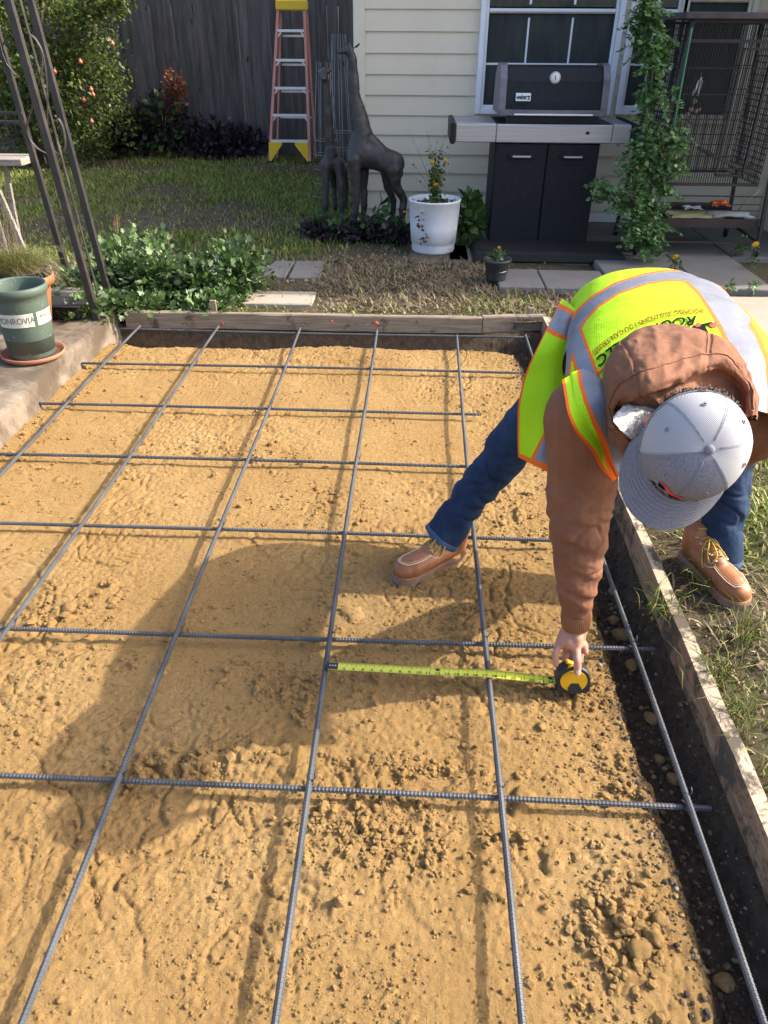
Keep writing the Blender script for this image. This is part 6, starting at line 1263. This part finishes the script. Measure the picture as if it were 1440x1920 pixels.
# --- smooth surface through a few measured points
def surf(G, nu, nv): return np.transpose(cr(np.transpose(cr(G, nu), (1, 0, 2)), nv), (1, 0, 2))
def normals(S):
    du = np.gradient(S, axis=0); dv = np.gradient(S, axis=1); n = np.cross(du, dv); return n/(np.linalg.norm(n, axis=2, keepdims=True)+1e-12)
def proj(P):
    d = P-CAM; z = d@_f; return np.stack([720+FPX*(d@_r)/z, 960-FPX*(d@_u)/z], -1)
def pdist(P, pts, hw):
    """distance of projected points to a polyline, divided by the half width there"""
    pts = np.asarray(pts, float); hw = np.asarray(hw, float); best = np.full(len(P), 1e9)
    for i in range(len(pts)-1):
        a, b = pts[i], pts[i+1]; t_ = np.clip(((P-a)@(b-a))/((b-a)@(b-a)), 0, 1); d = np.linalg.norm(P-(a+t_[:, None]*(b-a)), axis=1)/(hw[i]+(hw[i+1]-hw[i])*t_); best = np.minimum(best, d)
    return best
BANDS = {'H': ([(1306, 521), (1275, 517), (1245, 517), (1209, 523), (1155, 541), (1115, 566), (1090, 591), (1075, 616), (1068, 642), (1061, 675), (1057, 711), (1060, 750)], [8, 8, 8, 8, 8.5, 9, 9.5, 10, 9, 8, 7, 6]),
         'R': ([(1276, 485), (1292, 507), (1322, 536), (1346, 567), (1371, 599), (1395, 642), (1413, 682), (1420, 733), (1421, 775)], [16, 16, 15, 17, 21, 24, 22, 19, 17]),
         'H2': ([(1306, 521), (1340, 540), (1370, 568), (1400, 600)], [8, 8, 8, 8]),
         'L': ([(1015, 588), (1052, 603), (1072, 618), (1088, 660), (1102, 705), (1118, 745), (1135, 780), (1165, 830)], [20, 20, 13, 13, 15, 17, 20, 24])}
def vest_patch(name, S, bands, edge, wr=.006, seed=0, thick=.003, wsc=(5, 16), keep=None):
    N = normals(S); nu, nv = S.shape[:2]
    if (N.reshape(-1, 3)@(CAM-S.reshape(-1, 3).mean(0))).mean() < 0: N = -N
    P = S.reshape(-1, 3)
    lu = np.concatenate([[0], np.cumsum(np.linalg.norm(np.diff(S[:, nv//2], axis=0), axis=1))]); lv = np.concatenate([[0], np.cumsum(np.linalg.norm(np.diff(S[nu//2], axis=0), axis=1))])
    U, Vv = np.meshgrid(lu, lv, indexing='ij')
    f = fbm(np.stack([U.ravel()*wsc[0], Vv.ravel()*wsc[1], 0*U.ravel()+seed], 1), 3, 80+seed); f2 = 1-np.abs(fbm(np.stack([U.ravel()*wsc[0]*.8+3, Vv.ravel()*wsc[1]*.7, 0*U.ravel()+seed], 1), 2, 90+seed))
    S = S+N*(wr*f+wr*1.1*(f2-.75)).reshape(nu, nv, 1); px = proj(S.reshape(-1, 3))
    band = np.full(nu*nv, 9.0)
    for b in bands: band = np.minimum(band, pdist(px, *b))
    I = np.arange(nu*nv).reshape(nu, nv); F = np.stack([I[:-1, :-1], I[1:, :-1], I[1:, 1:], I[:-1, 1:]], -1).reshape(-1, 4)
    if keep is not None: F = F[keep[:-1, :-1].ravel()]
    V = S.reshape(-1, 3); Vb = (S-N*thick).reshape(-1, 3); F2 = F[:, ::-1]+nu*nv
    me = mesh_np(name, np.concatenate([V, Vb])-PO, np.concatenate([F, F2]), [VEST])
    e = edge(U, Vv, lu[-1], lv[-1]).ravel()
    for nm, val in (('band', band), ('edge', e)):
        at = me.attributes.new(nm, 'FLOAT', 'POINT'); at.data.foreach_set('value', np.concatenate([val, val]).astype(np.float32))
    at = me.attributes.new('cloth', 'FLOAT_VECTOR', 'POINT'); cv = np.stack([U.ravel(), Vv.ravel(), 0*U.ravel()], 1); at.data.foreach_set('vector', np.concatenate([cv, cv]).astype(np.float32).ravel())
    return me, S
# back of the vest over the bent trunk: stations from hem to neck
ST = np.array([[1.12, .856, .660, .190, .122], [1.03, .852, .735, .200, .127], [.93, .842, .760, .206, .130], [.78, .824, .772, .216, .134], [.62, .806, .768, .232, .133], [.50, .797, .748, .246, .128], [.40, .795, .725, .246, .116], [.32, .790, .690, .235, .100]])
ss = cr(ST, 170); th = np.radians(np.linspace(-104, 100, 230)); S = np.empty((len(th), len(ss), 3))
for j, (y, cx, cz, a, b) in enumerate(ss):
    si = np.sign(np.sin(th))*np.abs(np.sin(th))**.86; co_ = np.sign(np.cos(th))*np.abs(np.cos(th))**.95; S[:, j] = np.stack([cx+a*si, y+.05*np.abs(np.sin(th))**2*0, cz+b*co_], 1)
me, SA = vest_patch('vest', S, [BANDS['H'], BANDS['H2'], BANDS['R'], BANDS['L']], lambda U, V, lu, lv: (V < .010)*1.0, .0055, 1, wsc=(4, 13), keep=~((np.degrees(th)[:, None] < -78) & (ss[:, 0][None, :] < .60)))
vest = part('safety_vest', me, VEST, per)
from mathutils.bvhtree import BVHTree
BV = BVHTree.FromPolygons([v.co[:] for v in me.vertices], [tuple(p.vertices) for p in me.polygons])
def c4(L): return [(920+x*.3611, 480+y*.3612) for x, y in L]
def pgrid(rows, zs, dz=None):
    return np.array([[at_z(x, y, z+(0 if dz is None else dz[j])) for j, (x, y) in enumerate(c4(r_))] for r_, z in zip(rows, zs)])
# side panel hanging open on the left
rows = [[(365, 215), (395, 235), (425, 262), (470, 300)], [(300, 350), (335, 345), (370, 340), (420, 330)], [(232, 490), (290, 480), (345, 465), (405, 450)], [(178, 620), (250, 610), (325, 600), (398, 590)], [(146, 760), (220, 758), (305, 752), (388, 740)], [(138, 880), (208, 888), (290, 895), (372, 880)], [(137, 985), (198, 1003), (262, 1022), (340, 1010)], [(140, 1045), (190, 1072), (242, 1096), (302, 1122)]]
G = pgrid(rows, [.815, .795, .755, .70, .645, .590, .540, .505], [-.02, -.012, -.003, 0.0])
SBd = ([(1056, 742), (1050, 772), (1041, 800), (1029, 830), (1018, 860), (1010, 895)], [5, 7, 9, 12, 15, 18])
me, _ = vest_patch('vest_side', surf(G, 150, 90), [SBd, ([(1015, 583), (1052, 603), (1078, 618)], [20, 21, 18])], lambda U, V, lu, lv: ((V < .005) | (U > lu-.014))*1.0, .005, 2, wsc=(6, 9)); part('side_panel', me, VEST, vest)
# front strap over the left shoulder down to the chest
rows = [[(372, 640), (392, 630), (412, 620), (432, 600), (520, 575), (560, 555)], [(386, 740), (408, 735), (425, 730), (452, 715), (560, 690), (600, 676)], [(404, 830), (428, 825), (455, 810), (490, 800), (595, 775), (640, 760)], [(446, 920), (470, 910), (512, 890), (546, 880), (640, 850), (680, 830)], [(522, 1010), (546, 1000), (572, 975), (606, 965), (700, 930), (745, 905)], [(570, 1095), (592, 1085), (604, 1060), (632, 1050), (740, 1010), (780, 985)], [(632, 1170), (645, 1160), (652, 1150), (668, 1142), (735, 1100), (770, 1080)]]
G = pgrid(rows, [.800, .803, .790, .760, .715, .665, .627], [.0, .0, 0, .004, .006, .0])
CB1 = (c4([(500, 520), (520, 640), (556, 740), (620, 850), (685, 950), (720, 1040), (735, 1110)]), [14, 17, 19, 24, 29, 33, 30])
me, SC = vest_patch('vest_front', surf(G, 150, 110), [CB1], lambda U, V, lu, lv: ((V < .008) | (U > lu-.008))*1.0, .003, 3, wsc=(5, 9)); part('front_panel', me, VEST, vest)
# --- printed lettering on the back
INKB = mat('black_print', (.006, .009, .010), rough=.9, spec=.1); INKR = mat('red_print', (.75, .03, .03), rough=.6); INKO = mat('rust_print', (.26, .07, .012), rough=.9, spec=.1)
def decal_map(px_pts, bv=BV, off=.006, oP=PO):
    out = []; o = Vector(tuple(CAM-oP))
    for x, y in px_pts:
        d = _f+(x-720)/FPX*_r+(960-y)/FPX*_u; d /= np.linalg.norm(d); h = bv.ray_cast(o, Vector(tuple(d))); out.append(np.array(h[0][:])-d*off if h[0] is not None else None)
    return out
def text_on(txt, base, size_px, shear, m, nm, parent, spread=1.0, bold=True):
    """text runs along the polyline base (picture px), glyph tops to the left of travel"""
    V, F = text_mesh(txt, 1.0, bold, shear, 'LEFT'); bm = bmesh.new(); vs = [bm.verts.new(v) for v in V]; [bm.faces.new([vs[i] for i in f]) for f in F]; bmesh.ops.subdivide_edges(bm, edges=bm.edges[:], cuts=2, use_grid_fill=True); bmesh.ops.triangulate(bm, faces=bm.faces[:]); bm.verts.index_update(); V = np.array([v.co[:] for v in bm.verts]); F = [tuple(v.index for v in f.verts) for f in bm.faces]; bm.free(); base = np.asarray(base, float); L_ = np.concatenate([[0], np.cumsum(np.linalg.norm(np.diff(base, axis=0), axis=1))]); w_ = V[:, 0].max(); P = []
    for x, y, _z in V:
        s_ = x/w_*L_[-1]*spread; c = np.array([np.interp(s_, L_, base[:, k]) for k in (0, 1)]); c2 = np.array([np.interp(s_+2, L_, base[:, k]) for k in (0, 1)]); c1 = np.array([np.interp(max(s_-2, 0), L_, base[:, k]) for k in (0, 1)]); t_ = c2-c1; t_ /= np.linalg.norm(t_)+1e-9; n_ = np.array([t_[1], -t_[0]])
        P.append(c+n_*y*size_px)
    Q = decal_map(P); ok = [q is not None for q in Q]; Q = [q if q is not None else np.zeros(3) for q in Q]; F = [f for f in F if all(ok[i] for i in f)]
    if F: mb = MB(); mb.add(Q, F); part(nm, mb, m, parent)
text_on('ROOFING SOLUTIONS YOU CAN TRUST!', [(1320, 581), (1270, 584), (1226, 594), (1185, 611), (1148, 632), (1112, 662)], 13, 0, INKO, 'slogan_print', vest)
text_on('ROOFING LLC', [(1308, 599), (1262, 604), (1225, 616), (1186, 634), (1153, 653), (1117, 681)], 24, .35, INKB, 'name_print', vest)
for poly, m, nm in (([(1298, 612), (1334, 603), (1337, 607), (1322, 611), (1333, 632), (1312, 640), (1296, 628)], INKB, 'emblem_print'), ([(1333, 605), (1345, 603), (1342, 608), (1349, 612), (1336, 614), (1330, 610)], INKR, 'emblem_accent_print'), ([(1304, 606), (1313, 605), (1313, 612), (1305, 613)], INKR, 'emblem_accent_print'), ([(1118, 699), (1151, 676), (1152, 679), (1119, 703)], INKR, 'underline_print')):
    Q = decal_map(poly, off=.006)
    if all(q is not None for q in Q): mb = MB(); mb.add(Q, [tuple(range(len(Q)))]); part(nm, mb, m, vest)
# --- hood bunched behind the neck
outer = [(1176, 868), (1146, 822), (1134, 775), (1133, 712), (1150, 662), (1188, 630), (1245, 613), (1310, 622), (1365, 650), (1402, 692), (1419, 738), (1416, 790)]
rim = [(1205, 868), (1172, 822), (1150, 778), (1156, 760), (1185, 746), (1222, 733), (1268, 714), (1312, 698), (1352, 694), (1384, 708), (1403, 740), (1406, 785)]
zo = [.70, .745, .775, .81, .845, .865, .875, .875, .86, .835, .80, .77]; zr = [.71, .755, .79, .815, .845, .865, .872, .872, .865, .845, .815, .79]
rowsG = [[], [], [], [], [], [], []]
for (a, b, z1, z2) in zip(outer, rim, zo, zr):
    p, q = at_z(*a, z1), at_z(*b, z2); v_ = q-p; up = toC*.6+np.array([0, -.1, .5]); up /= np.linalg.norm(up); Lw = np.linalg.norm(v_); bl = min(.05, .006+.26*Lw)
    rowsG[0].append(p-toC*.05); rowsG[1].append(p+up*bl*.15); rowsG[2].append(p+v_*.30+up*bl*.8); rowsG[3].append(p+v_*.68+up*bl*.95); rowsG[4].append(q+up*bl*.35); rowsG[5].append(q-toC*.030+(hc-q)*.06); rowsG[6].append(q-toC*.075+(hc-q)*.50)
S = surf(np.array(rowsG), 90, 220); N = normals(S)
if (N.reshape(-1, 3)@toC).mean() < 0: N = -N
nu, nv = S.shape[:2]; U, Vv = np.meshgrid(np.linspace(0, .25, nu), np.linspace(0, .5, nv), indexing='ij'); q = np.stack([U.ravel()*14, Vv.ravel()*14, 0*U.ravel()], 1)
f = .009*fbm(q, 4, 66)+.012*((1-np.abs(fbm(np.stack([U.ravel()*30, Vv.ravel()*7, 0*U.ravel()], 1), 3, 67)))-.75)+.008*((1-np.abs(fbm(q*2.4, 3, 68)))-.75); sm_ = np.abs(Vv.ravel()/.5-np.array([[.40], [.66]])).min(0); f = f-.003*np.exp(-(sm_/.006)**2); S = S+N*f.reshape(nu, nv, 1)
mb = MB(); mb.grid(S-PO); mb.grid((S-N*.006-PO)[::-1]); hood = part('hood', mb, DUCK, jacket)
# seams on the hood
for vq in (.40, .66):
    j = int(vq*(nv-1)); mb = MB()
    for dj in (-2, 2): mb.tube((S[12:52, j+dj]+N[12:52, j+dj]*.0012)-PO, .0006, 4)
    part('seam', mb, mat('brown_thread_%d' % int(vq*100), (.15, .06, .03), rough=.8), hood)
mb = MB(); mb.tube(S[51, 12:-6]-PO+N[51, 12:-6]*.001, .0016, 5); part('rim_seam', mb, DUCK, hood)
rows = [[(1150, 782), (1166, 764), (1190, 752), (1222, 742)], [(1152, 792), (1176, 778), (1200, 766), (1228, 760)], [(1166, 808), (1184, 800), (1204, 794), (1228, 790)], [(1184, 824), (1194, 822), (1206, 820), (1224, 818)]]
G = np.array([[at_z(x, y, z) for (x, y) in r_] for r_, z in zip(rows, [.818, .818, .802, .775])]); S2 = surf(G, 60, 60); N2 = normals(S2); N2 = N2 if (N2.reshape(-1, 3)@toC).mean() > 0 else -N2
S2 = S2+N2*(.0035*fbm(S2.reshape(-1, 3)*200, 2, 70)+.002*fbm(S2.reshape(-1, 3)*45, 2, 71)).reshape(60, 60, 1); mb = MB(); mb.grid(S2-PO); part('fleece_lining', mb, SHERPA, hood)
rows = [[(1146, 786), (1150, 795), (1156, 806)], [(1150, 802), (1164, 806), (1172, 814)], [(1158, 828), (1178, 826), (1190, 828)], [(1172, 858), (1190, 852), (1202, 850)], [(1188, 880), (1200, 872), (1210, 864)]]
G = np.array([[at_z(x, y, z) for (x, y) in r_] for r_, z in zip(rows, [.792, .785, .765, .735, .71])]); S3 = surf(G, 50, 24); N3 = normals(S3); N3 = N3 if (N3.reshape(-1, 3)@toC).mean() > 0 else -N3; prof_ = np.sin(np.linspace(0, math.pi, 24))[None, :, None]; S3 = S3+N3*prof_*.012; mb = MB(); mb.grid(S3-PO); part('collar', mb, DUCK, jacket)
# --- cap
Mc = Matrix(((HS[0], HF[0], HU[0], (hc-PO)[0]), (HS[1], HF[1], HU[1], (hc-PO)[1]), (HS[2], HF[2], HU[2], (hc-PO)[2]), (0, 0, 0, 1)))
if Mc.to_3x3().determinant() < 0: HS = -HS; Mc = Matrix(((HS[0], HF[0], HU[0], (hc-PO)[0]), (HS[1], HF[1], HU[1], (hc-PO)[1]), (HS[2], HF[2], HU[2], (hc-PO)[2]), (0, 0, 0, 1)))
t = NT('heather_grey_cap'); c = t.ramp(t.noise(260, 4, .7), [(.3, (.14, .14, .165)), (.7, (.25, .25, .28))]); t.col(c).set(rough=.9, spec=.15); t.bump(t.noise(500, 2), .3, .0006); CAPG = t.m
t = NT('white_cap_mesh'); uvc = t.n('ShaderNodeAttribute', attribute_name='cloth'); sx = t.n('ShaderNodeSeparateXYZ'); t.l(uvc.outputs['Vector'], sx.inputs[0])
h1 = t.math('SINE', t.math('MULTIPLY', sx.outputs[0], 2100)); h2 = t.math('SINE', t.math('MULTIPLY', sx.outputs[1], 2100)); hh = t.math('MINIMUM', h1, h2); hs = t.ramp(t.math('ADD', t.math('MULTIPLY', t.math('MULTIPLY', h1, h2), .5), .5), [(.35, (0, 0, 0)), (.75, (1, 1, 1))])
t.col(t.mix(hs, (.44, .44, .45), (.25, .25, .275))).set(rough=.75, spec=.2); t.bump(hs, .4, -.0008); CAPM = t.m
NA, NR = 120, 30; A_S, A_F, A_U = .088, .095, .104; zb_ = -.010
az = np.linspace(0, 2*math.pi, NA+1); el = np.linspace(0, math.pi/2, NR+1); V = np.empty((NA+1, NR+1, 3)); CL = np.empty((NA+1, NR+1, 3))
def dome(a, e):   # a=0 front
    k = 1+.012*abs(math.cos(3*a))*math.cos(e); front = max(0, math.cos(a)); sq = math.cos(e)**.72
    return np.array([A_S*math.sin(a)*sq*k, A_F*math.cos(a)*sq*k+.004*front, zb_+A_U*math.sin(e)**.95*(1+.05*front*math.cos(e)**.5*math.sin(e))])
for i, a in enumerate(az):
    for j, e in enumerate(el): V[i, j] = dome(a, e); CL[i, j] = (V[i, j][0], V[i, j][2], 0) if abs(math.cos(a)) > .6 else (V[i, j][1], V[i, j][2], 0)
I = np.arange((NA+1)*(NR+1)).reshape(NA+1, NR+1); F = np.stack([I[:-1, :-1], I[1:, :-1], I[1:, 1:], I[:-1, 1:]], -1).reshape(-1, 4)
ac = ((az[:-1]+az[1:])/2)[:, None]*np.ones((1, NR)); ac = np.where(ac > math.pi, ac-2*math.pi, ac).ravel(); mi = (np.abs(ac) > R(60)).astype(int)
me = mesh_np('cap', V.reshape(-1, 3), F, [CAPG, CAPM], True, mi); at = me.attributes.new('cloth', 'FLOAT_VECTOR', 'POINT')
cc = V.reshape(-1, 3).copy(); at.data.foreach_set('vector', np.stack([cc[:, 0]*.8+cc[:, 1]*.35, cc[:, 1]*.8-cc[:, 0]*.35, cc[:, 2]], 1).astype(np.float32).ravel())
cap = link('cap', me, per); cap.matrix_local = Mc
CST = mat('cap_stitching', (.25, .25, .29), rough=.8)
for a in (0, 60, 120, 180, 240, 300):
    mb = MB()
    for da in (-1.0, 1.0): mb.tube([dome(R(a+da*(1+1.5*(e/1.57)**2)), e)*1.004 for e in np.linspace(.02, 1.48, 30)], .0004, 4)
    part('seam', mb, CST, cap)
mb = MB(); V0, F0 = I2; mb.add(V0*np.array([.0085, .0085, .005])+(0, 0, zb_+A_U+.002), F0, 0, True); part('button', mb, CAPG, cap)
for a in (32, -32, 92, -92, 150, -150):
    c_ = dome(R(a), .78); n_ = c_/np.linalg.norm(c_); A = np.cross(n_, (0, 0, 1)); A /= np.linalg.norm(A); B = np.cross(n_, A); mb = MB(); mb.tube([c_*1.01+(A*math.cos(q)+B*math.sin(q))*.0034 for q in np.linspace(0, 6.283, 13)], .0012, 5); part('eyelet', mb, CST, cap)
# brim
NB, NRr = 60, 16; G = np.empty((NB+1, NRr+1, 3)); 
def brim(a, r):
    b = dome(a, 0.0); ext = .064*max(0, math.cos(a*.98))**.55; d = np.array([math.sin(a)*.30, 1.0, 0]); d /= np.linalg.norm(d); p = b+d*ext*r; p[2] = zb_+.004-.016*r*math.cos(a)-.030*(p[0]/.09)**2*(.35+.65*r); return p
for i, a in enumerate(np.linspace(R(-82), R(82), NB+1)):
    for j, r in enumerate(np.linspace(-.06, 1, NRr+1)): G[i, j] = brim(a, r)
mb = MB(); mb.grid(G); mb.grid((G-np.array([0, 0, .0035]))[::-1]); ed = np.stack([G[:, -1], G[:, -1]-np.array([0, 0, .0035])], 1); mb.grid(ed); bm_ = part('brim', mb, CAPG, cap)
mb = MB()
for r in np.linspace(.12, .95, 8): mb.tube([brim(a, r)+(0, 0, .0006) for a in np.linspace(R(-72), R(72), 50)], .00045, 3)
part('brim_stitching', mb, CST, bm_)
mb = MB(); mb.tube([dome(a, 0.0)*np.array([1.003, 1.003, 1])+(0, 0, .002) for a in np.linspace(R(60), R(300), 60)], .0028, 6); part('band', mb, CAPG, cap)
def on_front(V, a0, e0):
    out = []
    for x, y, z in V: a = a0-x/.1; e = e0+y/.105; q = dome(a, e); out.append(q*1.0+q/np.linalg.norm(q)*.0016)
    return out
V, F = text_mesh('ROOFING', .026, True, .35); V[:, 0] *= -1; V = V*np.array([-1, 1, 1]); 
for s_, e0, m, dx in (('ROOFING', .26, INKB, 0),):
    V, F = text_mesh(s_, .024, True, .3); mb = MB(); mb.add(on_front(V, R(8)*0, e0), F); part('name_embroidery', mb, m, cap)
for poly, m in (([(-.050, .040), (-.028, .046), (-.006, .036), (.012, .040), (.045, .030), (.010, .032), (-.006, .028), (-.026, .038)], INKR), ([(-.046, .034), (-.030, .038), (-.022, .028), (-.038, .022)], INKB), ([(-.012, .026), (.008, .030), (.016, .022), (-.006, .018)], INKB), ([(-.046, .004), (.050, .006), (.056, .010), (-.040, .008)], INKR)):
    mb = MB(); mb.add(on_front([(x, y-.012, 0) for x, y in poly], 0, .30), [tuple(range(len(poly)))]); part('emblem_embroidery', mb, m, cap)
